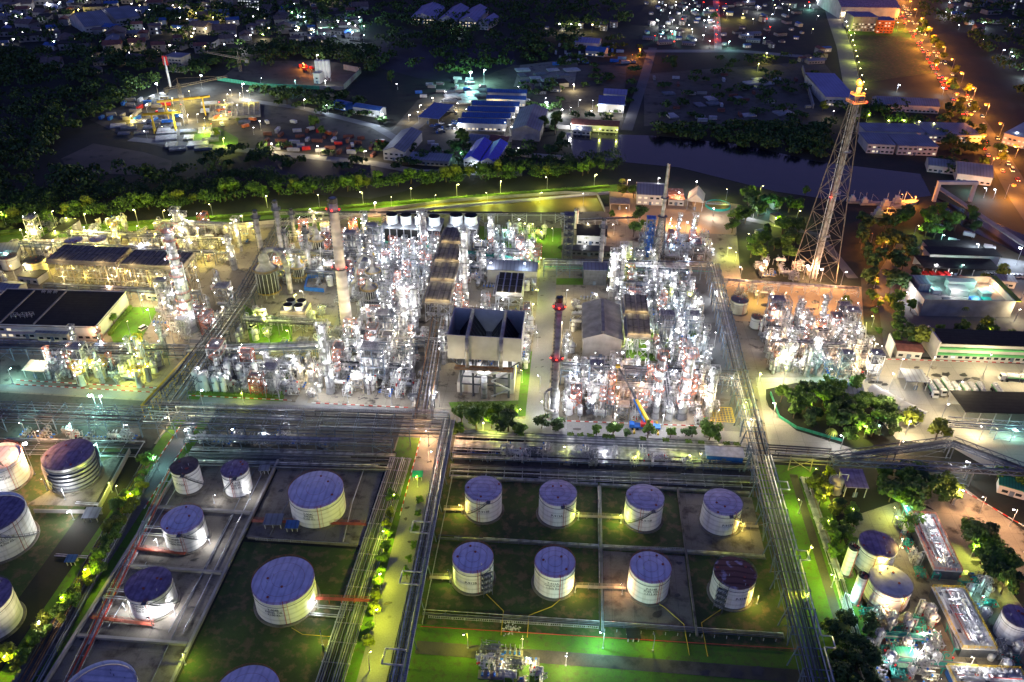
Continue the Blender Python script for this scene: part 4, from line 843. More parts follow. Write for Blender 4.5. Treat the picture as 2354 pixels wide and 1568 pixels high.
for t in ((-3.4,-3.4,FH+.8),(3.4,-3.4,FH+.8),(-5.3,-5.3,50)): b = MB(); b.lathe([(.02,t[2]-.4),(.45,t[2]),(.02,t[2]+.4)], 8, c=t[:2]); ob('warning_light', b.mesh('warning_light', 'lamp_red'), o)
light(o, -6.4, -6.6, 50, 'red', 900)
tag(o, 'tall tapering lattice flare tower with orange platforms at its head', 'flare tower')
rr = random.Random(4); b = MB(); b.lathe([(.02,FH+7.0),(.9,FH+7.5),(1.6,FH+8.6),(1.3,FH+9.6),(.6,FH+10.4),(.02,FH+11)], 14)
me = b.mesh('flame', 'flame', True)
for v in me.vertices: k = max(0, v.co.z-FH-8); v.co.x += -.35*k+rr.uniform(-.25,.25)*min(1,k); v.co.y += rr.uniform(-.3,.3)*min(1,k)
fl = ob('flare_flame', me); fl.location = (q.x, q.y, 0); tag(fl, 'glowing orange gas flame burning above the flare tower', 'flame')
light(None, q.x-.5, q.y-2.8, FH+10, 'sodium', 42000, .4)
# blue-legged tower
q = P(1487, 590); o = bpy.data.objects.new('blue_tower', None); COL.objects.link(o); o.location = (q.x, q.y, 0); h = hgt(1487,590,500); lattice(o, 4.5, 4.5, 0, h, 6, .35, 'steel_b')
b = MB(); b.lathe([(.9,0),(.9,h*.9)], 12); b.path([(1.6,0,0),(1.6,0,h),(0,0,h+1)], .35, 8); ob('riser', b.mesh('riser', 'blue', True), o); b = MB()
for i in range(1,6): b.box(-2.6,-2.6,h*i/5,2.6,2.6,h*i/5+.12)
ob('deck', b.mesh('deck', 'blue'), o); tag(o, 'square steel tower with blue decks and blue pipes', 'tower')
q = P(1303, 598); o = bpy.data.objects.new('duct_tower', None); COL.objects.link(o); o.location = (q.x, q.y, 0); h = hgt(1303,598,492); lattice(o, 5, 5, 0, h, 7, .4, 'steel_d'); b = MB()
for i in range(1,8): b.box(-2.9,-2.9,h*i/7,2.9,2.9,h*i/7+.12)
ob('deck', b.mesh('deck', 'steel_d'), o); b = MB(); b.path([(-1,0,0),(-1,0,h),(-5,0,h)], .6, 8); ob('duct', b.mesh('duct', 'pipe_g', True), o); tag(o, 'dark open steel tower beside the slender white bullet tank', 'tower')
# ================================================================ COLUMNS
CP = {}
def col(bx, by, ty, r, n=4, skin='column', rail='rail', fat=None, phrase=None, seed=0, lab=None, lampcol='white', nl=None, pw=1500, clad=True):
    q = P(bx, by); h = hgt(bx, by, ty); pr = column_proto(r, h-1.5, n, seed or int(bx), skin, rail, fat=fat)
    o = place(pr, 'process_column', 'column', q.x, q.y, label=lab, phrase=phrase or 'silver process column'); BUSY.append((q.x, q.y, r+1.2))
    rr = random.Random(int(bx+by)); nl = nl if nl is not None else max(2, n-1)
    for i in range(nl):
        z = 5+(h-5)*(i+.6)/nl; t = rr.uniform(-2.7, -.4); b = MB(); c = ((r+1.5)*math.cos(t), (r+1.5)*math.sin(t)); b.lathe([(.02,z-.26),(.26,z),(.02,z+.26)], 8, c=c); ob('floodlight', b.mesh('floodlight', LMAT[lampcol]), o)
        light(o, c[0]*1.1, c[1]*1.1, z+.4, lampcol, pw, .2)
    return o
col(440,760,520,2.7,11,rail='handrail',fat=.62,lab='broad multi-deck distillation column, the widest in the yellow-lit area',nl=8,pw=1500)
col(419,562,479,1.7,3,lampcol='warm'); col(440,590,488,1.2,4,lampcol='warm'); col(538,620,543,1.2,2,lampcol='warm'); col(552,568,500,1.3,2,lampcol='warm'); col(277,577,508,1.1,3,lampcol='yellow',rail='yellow')
col(759,902,740,1.5,5); col(833,860,744,.9,4); col(930,762,645,1.6,4); col(956,762,650,1.6,4); col(1069,685,520,1.6,4,lab='tall silver column with wide round head, behind the condenser box'); col(1129,577,495,1.1,3)
col(972,580,482,1.3,3,lab='twin-shaft silver column under an orange top deck'); col(978,580,486,1.0,2); col(1217,610,550,1.1,3); col(1405,692,575,1.8,6,lab='stout silver column ringed with lamps in front of the pipe bridge',nl=6,pw=1300); col(1422,690,560,1.1,3,rail='steel_l')
col(1505,960,812,1.3,5,rail='handrail'); col(1565,960,808,1.9,8,rail='handrail',lab='thick banded column with many red-railed decks over the crane road',fat=.7,nl=7,pw=1300); col(1625,955,845,1.1,4); col(1580,742,694,1.2,3); col(1553,790,725,1.2,3); col(1543,690,620,1.0,3)
col(341,876,772,1.0,4,'tankyellow','yellow',lampcol='lime',phrase='yellow-lit slim column'); col(228,865,822,1.3,2,'tankyellow','yellow',lampcol='lime',phrase='short pale column'); col(240,866,822,1.3,2,'tankyellow','yellow',lampcol='lime',phrase='short pale column'); col(191,884,836,1.3,2,'tankyellow','yellow',lampcol='warm',phrase='short pale column'); col(322,888,845,1.2,2,'tankyellow','yellow',lampcol='lime',phrase='short pale column')
col(1790,745,705,1.4,3); col(1808,850,790,1.4,3); col(1864,840,770,1.3,4); col(1905,800,745,1.2,3); col(1770,800,760,1.6,3)
for bx, by, r, h in ((472,897,1.9,8),(498,898,1.4,7),(516,898,1.2,7.5),(455,895,1.2,9),(527,862,1.8,6),(553,868,1.3,6),(590,870,1.2,8)):
    q = P(bx, by); place(vdrum_proto(r, h, bx), 'vertical_drum', 'process vessel', q.x, q.y, phrase='upright white drum'); BUSY.append((q.x, q.y, r+1))
# ================================================================ FIRED HEATERS
def heater(bx, by, r, h, hh, lab, duct=None):
    q = P(bx, by); o = bpy.data.objects.new('fired_heater', None); COL.objects.link(o); o.location = (q.x, q.y, 0)
    b = MB(); b.lathe([(r,2.5),(r,h)], 32); ob('drum_wall', b.mesh('drum_wall', 'black'), o); b = MB()
    for i in range(16): t = i*math.pi/8; c = (r+.06)*math.cos(t), (r+.06)*math.sin(t); b.beam((c[0],c[1],2.5), (c[0],c[1],h), .22)
    ob('stiffener', b.mesh('stiffener', 'steel_l'), o); b = MB(); b.lathe([(r+.1,h),(r*.5,h+hh*.35),(r*.5,h+hh*.75),(r*.3,h+hh)], 20); ob('convection_hood', b.mesh('convection_hood', 'stack', True), o)
    b = MB()
    for i in range(8): t = i*math.pi/4; b.beam((r*.9*math.cos(t), r*.9*math.sin(t), 0), (r*.9*math.cos(t), r*.9*math.sin(t), 2.6), .4)
    ob('leg', b.mesh('leg', 'steel_l'), o)
    for z in (2.6, h+.1): b = MB(); railed_ring(b, r+.05, z, 1.3, n=20); c = MB(); c.rail([((r+1.3)*math.cos(t*.42), (r+1.3)*math.sin(t*.42), z+.1) for t in range(15)], 1.1, 2, r=.07, closed=True); p_ = ob('platform', b.mesh('platform', 'deck'), o); ob('handrail', c.mesh('handrail', 'yellow'), p_)
    if duct: b = MB(); b.path([(0,0,h+hh*.85)]+[tuple(d) for d in duct], r*.26, 12); ob('flue_duct', b.mesh('flue_duct', 'stack', True), o)
    tag(o, lab, 'heater'); BUSY.append((q.x, q.y, r+2)); return o
heater(620,678,5.2,15,9,'huge black ribbed cylindrical heater with a curved duct',[(2,0,26),(6,0,26.5),(10,-1,24),(12,-2,18),(12,-2,3)])
heater(689,645,2.6,8,6,'small black ribbed heater behind the blue fence',[(1,0,15),(4,1,15),(5,2,18)])
heater(734,592,3.3,11,6,'black ribbed heater in front of the violet-lidded tank',[(0,0,18),(-3,0,18),(-5,0,12)])
heater(853,716,3.,13,5,'black glossy heater under paired curved ducts',[(0,0,19),(-4,0,20),(-8,-1,16),(-10,-2,9)])
heater(861,668,2.8,11,5,'round black heater with a swan-neck duct behind its neighbour',[(0,0,19),(-4,0,21),(-7,-1,17),(-9,-2,8)])
# ================================================================ COOLING TOWERS, AIR COOLERS
def cooling(x0, y0, x1, y1, h, nf, fr, lab):
    o = bpy.data.objects.new('cooling_tower', None); COL.objects.link(o); o.location = (x0, y0, 0); L, D = x1-x0, y1-y0
    b = MB(); b.box(0,0,1,L,D,h); ob('casing', b.mesh('casing', 'dark'), o); b = MB(); b.box(-.6,-.6,h,L+.6,D+.6,h+.4); ob('deck', b.mesh('deck', 'deck'), o)
    b = MB()
    for i in range(nf*2+1): x = L*i/(nf*2); b.beam((x,-.5,0), (x,-.1,h), .4)
    ob('rib', b.mesh('rib', 'steel_l'), o)
    for i in range(nf):
        b = MB(); cx = L*(i+.5)/nf; b.lathe([(fr*1.08,h+.4),(fr*.96,h+2.5),(fr,h+5.5)], 24, c=(cx, D*.5)); f = ob('fan_cylinder', b.mesh('fan_cylinder', 'white', True), o); b = MB(); b.lathe([(fr,h+5.5),(fr*.96,h+5.55),(fr*.92,h+2)], 24, c=(cx, D*.5)); ob('inner_face', b.mesh('inner_face', 'black', True), f)  # inside of the fan cylinder is coloured black
        b = MB()
        for k in range(6): t = k*1.047; b.add([(cx,D*.5,h+3.2),(cx+fr*.88*math.cos(t),D*.5+fr*.88*math.sin(t),h+3.3),(cx+fr*.88*math.cos(t+.25),D*.5+fr*.88*math.sin(t+.25),h+3.1)], [(0,1,2)])
        b.lathe([(fr*.9,h+1),(.01,h+1)], 20, c=(cx, D*.5)); ob('fan_blade', b.mesh('fan_blade', 'black'), f)
        l = lamp(x0+cx, y0-1.2, h+2.6, 'cool', 2200, .3, math.pi/2, 'deck_lamp', 'lamp on the cooling tower', 'cooling tower lamps', arm=.6)
    tag(o, lab, 'cooling tower'); BUSY.append(((x0+x1)/2, (y0+y1)/2, L*.5)); return o
cooling(-105, 420, -72, 436, 9, 4, 3.3, 'long louvred cooling tower carrying four fan cylinders'); cooling(-68, 424, -51, 439, 9, 2, 3.8, 'shorter louvred cooling tower carrying two fan cylinders')
def aircooler(x0, y0, x1, y1, h, lab, roof='fan', nbay=None, legs='steel_l', fans=True, th=1.6, clutter=True, rim='steel_t'):
    o = bpy.data.objects.new('air_cooler', None); COL.objects.link(o); o.location = ((x0+x1)/2, (y0+y1)/2, 0); L, D = x1-x0, y1-y0; me = frame_mesh(L, D, [h*.5, h], legs, bay=6, seed=int(x0)); ob('frame', me, o)
    b = MB(); b.box(-L/2,-D/2,h,L/2,D/2,h+th); ob('cooler_box', b.mesh('cooler_box', rim), o); n = nbay or max(1, int(L/6)); m_ = max(1, int(D/6))
    for i in range(n):
        for j in range(m_):
            b = MB(); x, y = -L/2+L*i/n, -D/2+D*j/m_; b.box(x+.35, y+.35, h+th+.005, x+L/n-.35, y+D/m_-.35, h+th+.25); ob('fan_panel', b.mesh('fan_panel', roof), o)
    b = MB(); b.box(-L/2-1.2,-D/2-1.2,h-.3,L/2+1.2,-D/2,h-.2); b.box(-L/2-1.2,-D/2,h-.3,-L/2,D/2,h-.2); w_ = ob('walkway', b.mesh('walkway', 'deck'), o); b = MB(); b.rail([(-L/2-1.2,D/2,h-.2),(-L/2-1.2,-D/2-1.2,h-.2),(L/2+1.2,-D/2-1.2,h-.2)], 1.1, 2, r=.08); ob('handrail', b.mesh('handrail', rim), w_)
    b = pipe_tangle(L, D, h, int(L*D*.14), int(x0*3)); ob('pipework', b.mesh('pipework', 'pipe_s'), o)
    light(o, -L*.3, -D/2-1, h+3.2, 'warm', 700); light(o, L*.3, -D/2-1, h+3.2, 'warm', 700)  # two lights without fixtures, added to brighten the cooler roof
    if L > 20: light(o, 0, -D/2-1.5, h*.55, 'yellow', 2600); light(o, -L*.35, -D/2-1.5, h*.5, 'warm', 2600); light(o, L*.35, -D/2-1.5, h*.5, 'warm', 2600)
    tag(o, lab, 'air cooler'); 
    for i in range(int(max(L, D)/6)+1):
        k = i/ max(1, int(max(L, D)/6)); BUSY.append((x0+L*(k if L > D else .5), y0+D*(k if D >= L else .5), min(L, D)*.5))
    return o
aircooler(-262,349,-226,366,15.5,'long black-roofed cooler deck on tall tan trusswork, marsh end',legs='steel_t'); aircooler(-223,348,-191,364,15.5,'second black-roofed cooler deck joined to it, nearer the broad column',legs='steel_t',roof='fan')
aircooler(-68,400,-55,418,11,'rearmost brown slatted cooler in the middle row'); aircooler(-68,378,-55,397,11,'third brown slatted cooler of the middle row'); aircooler(-67,357,-54.5,375,11,'second brown slatted cooler of the middle row'); aircooler(-66,336,-54,353,11,'foremost brown slatted cooler of the middle row')
aircooler(-33,350,-20,371,9,'gridded dark cooler roof between the condenser box and white shed',roof='roof_k',rim='steel_l',nbay=4); aircooler(30,333,41,349,12,'rear half of the split brown cooler roof beside the gabled shed',nbay=2); aircooler(30.5,313,41,331,12,'front half of the split brown cooler roof beside the gabled shed',nbay=2)
aircooler(-133,321,-121,331,9,'small cooler with four round fans',fans=False,roof='deck')
for dx in (-3, 3):
    for dy in (-2.3, 2.3): pass
b = MB(); 
for dx in (-2.6, 2.6):
    for dy in (-2.3, 2.3): b.lathe([(2,0),(2.2,2.2)], 18, 'white', c=(dx, dy)); b.lathe([(2.2,2.2),(2.0,2.25),(1.9,1),(.01,.9)], 18, 'black', c=(dx, dy))
place([('fan_cylinder', b.mesh('fan_cylinder', 'white', True))], 'fan_cluster', 'fan cluster', -127, 326, 10.9, label='cluster of four round white fan cylinders on a small cooler')
# air-cooled condenser on legs
CX0, CX1, CY0, CY1 = -46, -15.5, 277, 299; CXc, CYc = (CX0+CX1)/2, (CY0+CY1)/2; W, D = CX1-CX0, CY1-CY0; z0, z1 = 19.5, 31
o = bpy.data.objects.new('air_cooled_condenser', None); COL.objects.link(o); o.location = (CXc, CYc, 0)
b = MB()
for x in (-W/2+5, -5, 0, W/2-5, W/2-11):
    for y in (-D/2+1, 0, D/2-1): b.beam((x,y,0), (x,y,z0), .8)
for z in (6, 10, 15, z0): 
    for y in (-D/2+1, D/2-1): b.beam((-W/2+5,y,z), (W/2-5,y,z), .5)
    for x in (-W/2+5, W/2-5): b.beam((x,-D/2+1,z), (x,D/2-1,z), .5)
for s in (-1, 1): b.beam((s*(W/2-5),-D/2+1,15), (s*W/2,-D/2+1,z0), .35); b.beam((s*4,-D/2+1,10), (0,-D/2+1,z0), .4)
ob('leg_frame', b.mesh('leg_frame', 'steel_d'), o); b = MB(); t = .35
b.box(-W/2,-D/2,z0,W/2,-D/2+t,z1); b.box(-W/2,D/2-t,z0,W/2,D/2,z1); b.box(-W/2,-D/2+t,z0,-W/2+t,D/2-t,z1); b.box(W/2-t,-D/2+t,z0,W/2,D/2-t,z1); ob('wind_wall', b.mesh('wind_wall', 'wall'), o)
b = MB(); b.box(-W/2+t,-D/2+t,z0+.1,W/2-t,D/2-t,z0+.5); ob('fan_deck', b.mesh('fan_deck', 'deck'), o)
for s in (-1, 1):
    b = MB(); cx = s*W*.23; hw = W*.19
    b.add([(cx-hw,-D/2+1.5,z0+.6),(cx,-D/2+1.5,z1-1.5),(cx,D/2-1.5,z1-1.5),(cx-hw,D/2-1.5,z0+.6),(cx+hw,-D/2+1.5,z0+.6),(cx+hw,D/2-1.5,z0+.6)], [(0,1,2,3),(4,5,2,1),(0,4,1),(3,2,5)]); f = ob('fin_bundle', b.mesh('fin_bundle', 'dark'), o)
    c = MB()
    for i in range(7): y = -D/2+1.6+i*(D-3.2)/6; c.beam((cx-hw,y,z0+.8), (cx,y,z1-1.3), .16); c.beam((cx+hw,y,z0+.8), (cx,y,z1-1.3), .16)
    ob('fin_rib', c.mesh('fin_rib', 'steel_d'), f)
    d = MB(); d.path([(cx,D/2-1,z1-.6),(cx,-D/2-1.2,z1-.6),(cx,-D/2-1.2,z0-4)], .85, 12); ob('steam_duct', d.mesh('steam_duct', 'stack', True), o)
b = MB(); b.path([(-W*.23,-D/2-1.2,z0-4),(0,-D/2-1,z0-6.5),(W*.23,-D/2-1.2,z0-4)], 1.0, 12); b.path([(0,-D/2-1,z0-6.5),(0,-D/2-1,1)], 1.3, 12); ob('riser_duct', b.mesh('riser_duct', 'column', True), o)
b = MB(); b.box(-W/2+3,-D/2-3.4,z0-3.2,W/2-3,-D/2-.05,z0-3); g = ob('gallery', b.mesh('gallery', 'pipe_b'), o); b = MB(); b.rail([(-W/2+3,-D/2-3.4,z0-3),(W/2-3,-D/2-3.4,z0-3)], 1.1, 2, r=.08); ob('handrail', b.mesh('handrail', 'steel_d'), g)
b = MB()
for i, (a, c) in enumerate(((2,6),(6,10),(10,15))): y = -D/2-1.4; b.beam((3+i%2*8,y,a), (11-i%2*8,y,c), .5)
ob('stair', b.mesh('stair', 'steel_l'), o)
b = MB(); b.box(-W/2+3,-D/2+3,0,-3,D/2-3,5); b.box(4,-D/2+4,0,W/2-3,D/2-4,7.5); ob('enclosure', b.mesh('enclosure', 'wall'), o)
tag(o, 'huge raised roofless condenser box with black fin wedges inside', 'condenser')
for i in range(6): BUSY.append((CX0+3+i*5, CYc, 11))
for x in (-11, 11): light(o, x, -D/2-9, z0+2, 'warm', 1700)  # lights added in mid-air to brighten the front wind wall
for x in (-6, 0, 6): light(o, x, -D/2-2, z0-4.2, 'white', 1500); light(o, x*1.5, 3, 12, 'white', 2600)
light(o, 0, 0, z0+3.5, 'cool', 300)
# ================================================================ PIPE RACKS
def rackD(a, c, z, wd, levels, npipes, **k): return rack(P(*a, z)[:2], P(*c, z)[:2], wd, levels, npipes, **k)
rackD((-60,936),(330,950),8,10,[5.5,8],[8,9],lab='broad teal-lit pipe rack along the left edge road',m='steel_b',seed=1)
rackD((330,950),(690,962),8,11,[5.5,8],[8,10],lab='dark pipe rack crossing in front of the drum yard',seed=2,walk=True)
rackD((690,962),(1030,972),8,11,[5.5,8],[8,10],lab='dark pipe rack ending at the leaning rack by the road',seed=3,walk=True)
rackD((385,915),(560,672),8,10,[5,7.5],[8,9],lab='wide dark rack climbing towards the big black heater',seed=4,m='steel_d'); rackD((560,672),(655,500),8,9,[5,7.5],[7,8],lab='upper reach of the wide dark rack, by the slim stacks',seed=5,m='steel_d')
rackD((330,925),(440,805),8.5,3,[7],[5],lab='yellow-edged branch rack beside the wide dark rack',m='pipe_y',seed=6,pipes=['pipe_y','pipe_g','pipe_k'])
rackD((970,950),(1008,725),8,7,[4.5,7],[6,7],lab='narrow rack between the white-lit unit and condenser box',seed=7,m='steel_d',pipes=['pipe_s','pipe_b','pipe_k','pipe_g'])
rackD((-40,788),(425,800),7,7,[4.5,6.5],[6,7],lab='rack running in front of the black-roofed hall',seed=8); rackD((430,800),(975,778),7,5,[4.5,6.5],[5,6],lab='rack passing the foot of the tapering chimney',seed=9)
rackD((1290,836),(1700,858),9,6,[5,8],[6,7],lab='blue-grey rack behind the red-railed columns',seed=10); rackD((1250,600),(1640,608),8,7,[5,8],[6,8],lab='rack crossing behind the gabled shed',seed=11,pipes=['pipe_k','pipe_t','pipe_s','pipe_g'])
rackD((640,487),(1310,489),6,3.5,[5.5],[4],lab='long thin rack along the settling pond edge',m='steel_l',seed=12,span=9); rackD((780,540),(1240,598),5,3,[4],[4],lab='teal water main rack under the cooling towers',m='steel_l',pipes=['pipe_t'],rpipe=(.35,.5),seed=13)
rackD((1640,606),(1700,850),9,6.5,[5.5,9],[6,7],lab='tall rack beside the eastern plant road',seed=14,m='steel_b'); rackD((1700,850),(1750,1045),9,7,[5.5,9],[6,8],lab='tall rack from the column unit to the truss bridge',seed=15,m='steel_b',post='splay')
rackD((1750,1045),(1893,1590),9,8,[5.5,9],[9,10],lab='tall blue-grey rack flanking the tank farm lawn',seed=16,m='steel_b',post='splay',loops=3,pipes=['pipe_k','pipe_k','pipe_g','pipe_s'])
rackD((1028,962),(900,1600),8.5,3.6,[5.5,8],[4,5],lab='leaning narrow rack with square pipe loops beside the lime-lit road',seed=17,m='steel_b',post='splay',loops=0,walk=True)
for py in (1205, 1320, 1500):
    q = P(1020-(py-1000)*.2, py, 9); b = MB(); b.path([(1.5,-4,0),(-4.5,-4,0),(-4.5,1,0),(1.5,1,0)], .3, 8); place([('pipe', b.mesh('pipe', 'pipe_s', True))], 'expansion_loop', 'pipe loop', q.x, q.y, q.z, phrase='square silver pipe loop')
rackD((1045,1010),(1735,1040),1.5,13,[.8],[17],name='pipe_bank',lab='broad bank of parallel silver pipes by the crane road hedge',seed=18,m='steel_l',pipes=['pipe_s','pipe_s','pipe_g'],rpipe=(.25,.34))
rackD((1035,1076),(1745,1104),1.5,6,[.8],[7],name='pipe_bank',lab='pipe bank along the top of the white-tank farm',seed=19,m='steel_l',pipes=['pipe_s','pipe_g','pipe_k'])
rackD((1040,1046),(1740,1072),1.5,3.5,[1.5],[4],name='pipe_bank',lab='grey and teal pipe bank among the green-lit pumps',seed=20,m='steel_b',pipes=['pipe_s','pipe_t','pipe_g','pipe_k'])
rackD((430,1045),(905,1058),1.5,11,[.8],[13],name='pipe_bank',lab='dark blue bank of pipes behind the diesel tanks',seed=21,m='steel_d',pipes=['pipe_g','pipe_s','pipe_k'])
rackD((-40,1020),(320,1028),1.5,9,[.8],[9],name='pipe_bank',lab='bank of white and grey pipes behind the scaffolded tank',seed=22,m='steel_l',pipes=['pipe_s','pipe_g','pipe_k'])
rackD((425,1000),(900,1012),6,4,[5],[5],lab='low rack over the row of blue pumps',seed=23,m='steel_b')
rackD((920,1050),(740,1620),1.2,8,[.7],[11],name='pipe_bank',lab='pipe bundle between the diesel tanks and the lime-lit road',seed=24,m='steel_l',pipes=['pipe_g','pipe_s','pipe_k','pipe_g'])
rackD((345,1062),(45,1600),1.2,7,[.7],[9],name='pipe_bank',lab='pipe bundle left of the tree-lined lane',seed=25,m='steel_d',pipes=['pipe_k','pipe_g','pipe_b']); rackD((395,1075),(140,1600),1.2,3,[.7],[5],name='pipe_bank',lab='pipe bundle between tree-lined lane and gasoline tanks',seed=26,m='steel_l',pipes=['pipe_s','pipe_g','pipe_r'])
rackD((1850,1095),(1930,1330),1.2,3,[.7],[7],name='pipe_bank',lab='copper-toned pipe bundle by the yellow trees',seed=27,m='steel_l',pipes=['pipe_s','pipe_s','steel_t']); rackD((1930,1330),(2000,1568),1.2,3,[.7],[6],name='pipe_bank',lab='silver pipe bundle passing the slim silos',seed=28,m='steel_l')
rackD((1765,1032),(1915,1042),7,7,[4.5,6.5],[6,7],lab='short rack joining the tall rack to the truss bridges',seed=29,m='steel_t')
rackD((1915,1048),(2190,1012),8,3.6,[7],[5],name='pipe_bridge',lab='sagging dark truss bridge over the wooded island',seed=30,m='steel_d',truss=True,span=24,pipes=['pipe_k','pipe_g']); rackD((2190,1012),(2400,1092),8,3.6,[7],[5],name='pipe_bridge',lab='dark truss bridge dropping towards the frame edge',seed=31,m='steel_d',truss=True,span=20,pipes=['pipe_k','pipe_g'])
rackD((1915,1056),(2400,1084),8,3,[7],[4],name='pipe_bridge',lab='long straight truss bridge above the big dark tree',seed=32,m='steel_b',truss=True,span=26,pipes=['pipe_k','pipe_g']); rackD((1640,640),(1975,662),5,3,[4.5],[3],lab='peach-lit rack along the flare yard',seed=33,m='steel_l',pipes=['pipe_s'])
for a_, c_, s_ in (((2098,1192),(2155,1318),41),((2158,1345),(2205,1490),42),((2005,1452),(2150,1466),43),((2000,1508),(2390,1548),44),((2050,1105),(2105,1200),45)): rackD(a_, c_, 3, 2.4, [2.6], [4], m='teal', pipes=['pipe_t','pipe_t','pipe_g','pipe_s'], rpipe=(.2,.3), seed=s_, brace=False, phrase='low teal pipe rack')
rackD((2180,970),(2400,985),6,4,[5.5],[3],name='pipe_bridge',lab='white truss gallery in front of the dark canopy',seed=34,m='steel_l',truss=True,span=20); rackD((1290,505),(1470,498),4,3,[3.5],[3],lab='low rack by the white bullet tank',seed=35,m='steel_l')
for y, a, c in ((196,-38,73),(226.5,-38,73),(164.5,-38,73)):
    rack((a,y), (c,y+1), 1.7, [.5], [3], name='pipe_bank', lab={196:'pipes running between the two rows of white tanks',226.5:'pipes along the rear of the far row of white tanks',164.5:'pipes along the front of the near row of white tanks'}[y], m='steel_d', pipes=['pipe_s','pipe_g'], rpipe=(.12,.16), seed=int(y))
rack((17.6,162), (17.6,226), 1.3, [.5], [3], name='pipe_bank', lab='pipes crossing between tanks T-912A and P-914B', m='steel_d', pipes=['pipe_s','pipe_g'], rpipe=(.14,.2), seed=77)
# ================================================================ TANK FARM DETAIL: bund walls, fences, gangways, hoses
def wall(name, lab, p, q, h, t, m, z=0, cat='wall', phrase=None):
    p, q = Vector((*p, 0)), Vector((*q, 0)); L = (q-p).length; b = MB(); b.box(0,-t/2,z,L,t/2,z+h); o = ob(name, b.mesh(name, m)); o.location = p; o.rotation_euler = (0,0,math.atan2(q.y-p.y, q.x-p.x)); tag(o, lab, cat)
    if not lab: AUTO.append((o, phrase or name.replace('_', ' '), (p.x+q.x)/2, (p.y+q.y)/2))
    return o
def fence(lab, p, q, h=1.2, step=3.6, m='mesh', post='mesh', phrase=None, posts_only=False):
    p, q = Vector((*p, 0)), Vector((*q, 0)); L = (q-p).length; n = max(1, int(L/step)); o = bpy.data.objects.new('fence', None); COL.objects.link(o); o.location = p; o.rotation_euler = (0,0,math.atan2(q.y-p.y, q.x-p.x))
    pm = MB(); pm.box(-.09,-.09,0,.09,.09,h); me = pm.mesh('post', post)
    for i in range(min(n+1, 60)): c = ob('post', me, o); c.location = (L*i/n, 0, 0)
    if not posts_only:
        b = MB(); b.box(0,-.05,h-.12,L,.05,h); b.box(0,-.05,.15,L,.05,.27); ob('rail', b.mesh('rail', post), o); b = MB(); 
        for i in range(int(L/.6)): b.box(i*.6,-.02,.27,i*.6+.12,.02,h-.12)
        ob('mesh_panel', b.mesh('mesh_panel', m), o)
    tag(o, lab, 'fence')
    if not lab: AUTO.append((o, phrase or 'pale mesh fence', (p.x+q.x)/2, (p.y+q.y)/2))
fence('white panel fence in front of tanks P-912B and T-912A', (-36,162.5), (16.5,163.2)); fence('row of bare white posts in front of tanks P-914B and P-914A', (18.5,162.4), (74,163.4), posts_only=True)
fence('white panel fence between tanks P-915B and P-914B', (19,196.8), (46,197.6), step=3); fence('pale fence behind tanks P-913B and P-913A', (-36,229.5), (15,229.9)); fence('pale fence behind tanks P-915B and P-915A', (18,230), (60,231))
fence('long pale fence beside the leaning narrow rack', (-37.5,228), (-37.5,160), step=2.4); fence('pale fence behind tank T-904C', (-103,229.5), (-66,229.8)); fence('stub fence in front of tank T-904C', (-100,189), (-68,189.5), step=4)
for x in (46.6, 17.4): wall('bund_wall', 'low bund wall beside tank P-914B on its %s side' % ('rack' if x > 40 else 'road'), (x,163), (x,228), .8, .7, 'grass_dark' if x < 20 else 'slab')
wall('bund_wall', 'low earth bund along the far edge of tank T-904B', (-103,189.6), (-65,189.6), 1.1, .8, 'slab'); wall('bund_wall', 'pale bund wall between tanks T-908B and T-904B', (-105.2,100), (-105.2,229), 1.2, .9, 'wall_c'); wall('bund_wall', 'pale bund wall beside the tree-lined lane', (-140.8,100), (-140.8,229), 1.2, .9, 'wall_c')
for y, n_ in ((173.8,'T-908B and T-908A'),(201,'T-919 and T-908B'),(146.5,'T-908A and the floating-roof tank')): wall('bund_wall', 'cross bund wall between tanks '+n_, (-140,y), (-106,y), 1.0, 1.0, 'wall_c')
wall('bund_wall', 'grey concrete wall beside the scaffolded tank', P(300,1040)[:2], P(225,1180)[:2], 2.2, .4, 'wall_c'); wall('bund_wall', 'grey concrete wall in front of the scaffolded tank', P(80,1178)[:2], P(225,1180)[:2], 1.6, .4, 'wall_c')
def gangway(x0, y0, x1, y1, z, lab, m='steel_r'):
    L = math.hypot(x1-x0, y1-y0); b = MB(); b.box(0,-.6,z-.15,L,.6,z)
    for i in range(int(L/4)+1): b.beam((min(L,i*4),0,0), (min(L,i*4),0,z), .2)
    c = MB(); 
    for s in (-.6,.6): c.rail([(0,s,z),(L,s,z)], 1.0, 2, r=.05)
    o = place([('deck', b.mesh('deck', m)), ('handrail', c.mesh('handrail', m))], 'gangway', 'gangway', x0, y0, rz=math.atan2(y1-y0, x1-x0), label=lab); return o
gangway(9.5,178,25.5,178.6,1.3,'brown gangway linking tanks T-912A and P-914B','steel_t'); gangway(9,209.5,26,210,1.3,'brown gangway linking tanks P-913A and P-915B','steel_t'); gangway(-38,208.5,-31,208.7,1.3,'short yellow-lit gangway beside tank P-913B','steel_t')
gangway(-38,177.5,-31,177.7,1.3,'short gangway beside tank P-912B','steel_t'); gangway(66.5,210,73,210.2,1.3,'short gangway beside tank P-915A','steel_t'); gangway(-72,165,-54,165.6,2.5,'rust-red gangway from tank T-904B over the pipe bundle'); gangway(-104,197,-64,199,1,'rust-red gangway across the front of tank T-904C'); gangway(-72,133,-50,133.5,2.5,'rust-red gangway near the lower frame edge')
gangway(-139,181,-121,180.4,1,'red gangway in front of tank T-908B'); gangway(-139,153,-119,152,1,'red gangway in front of tank T-908A')
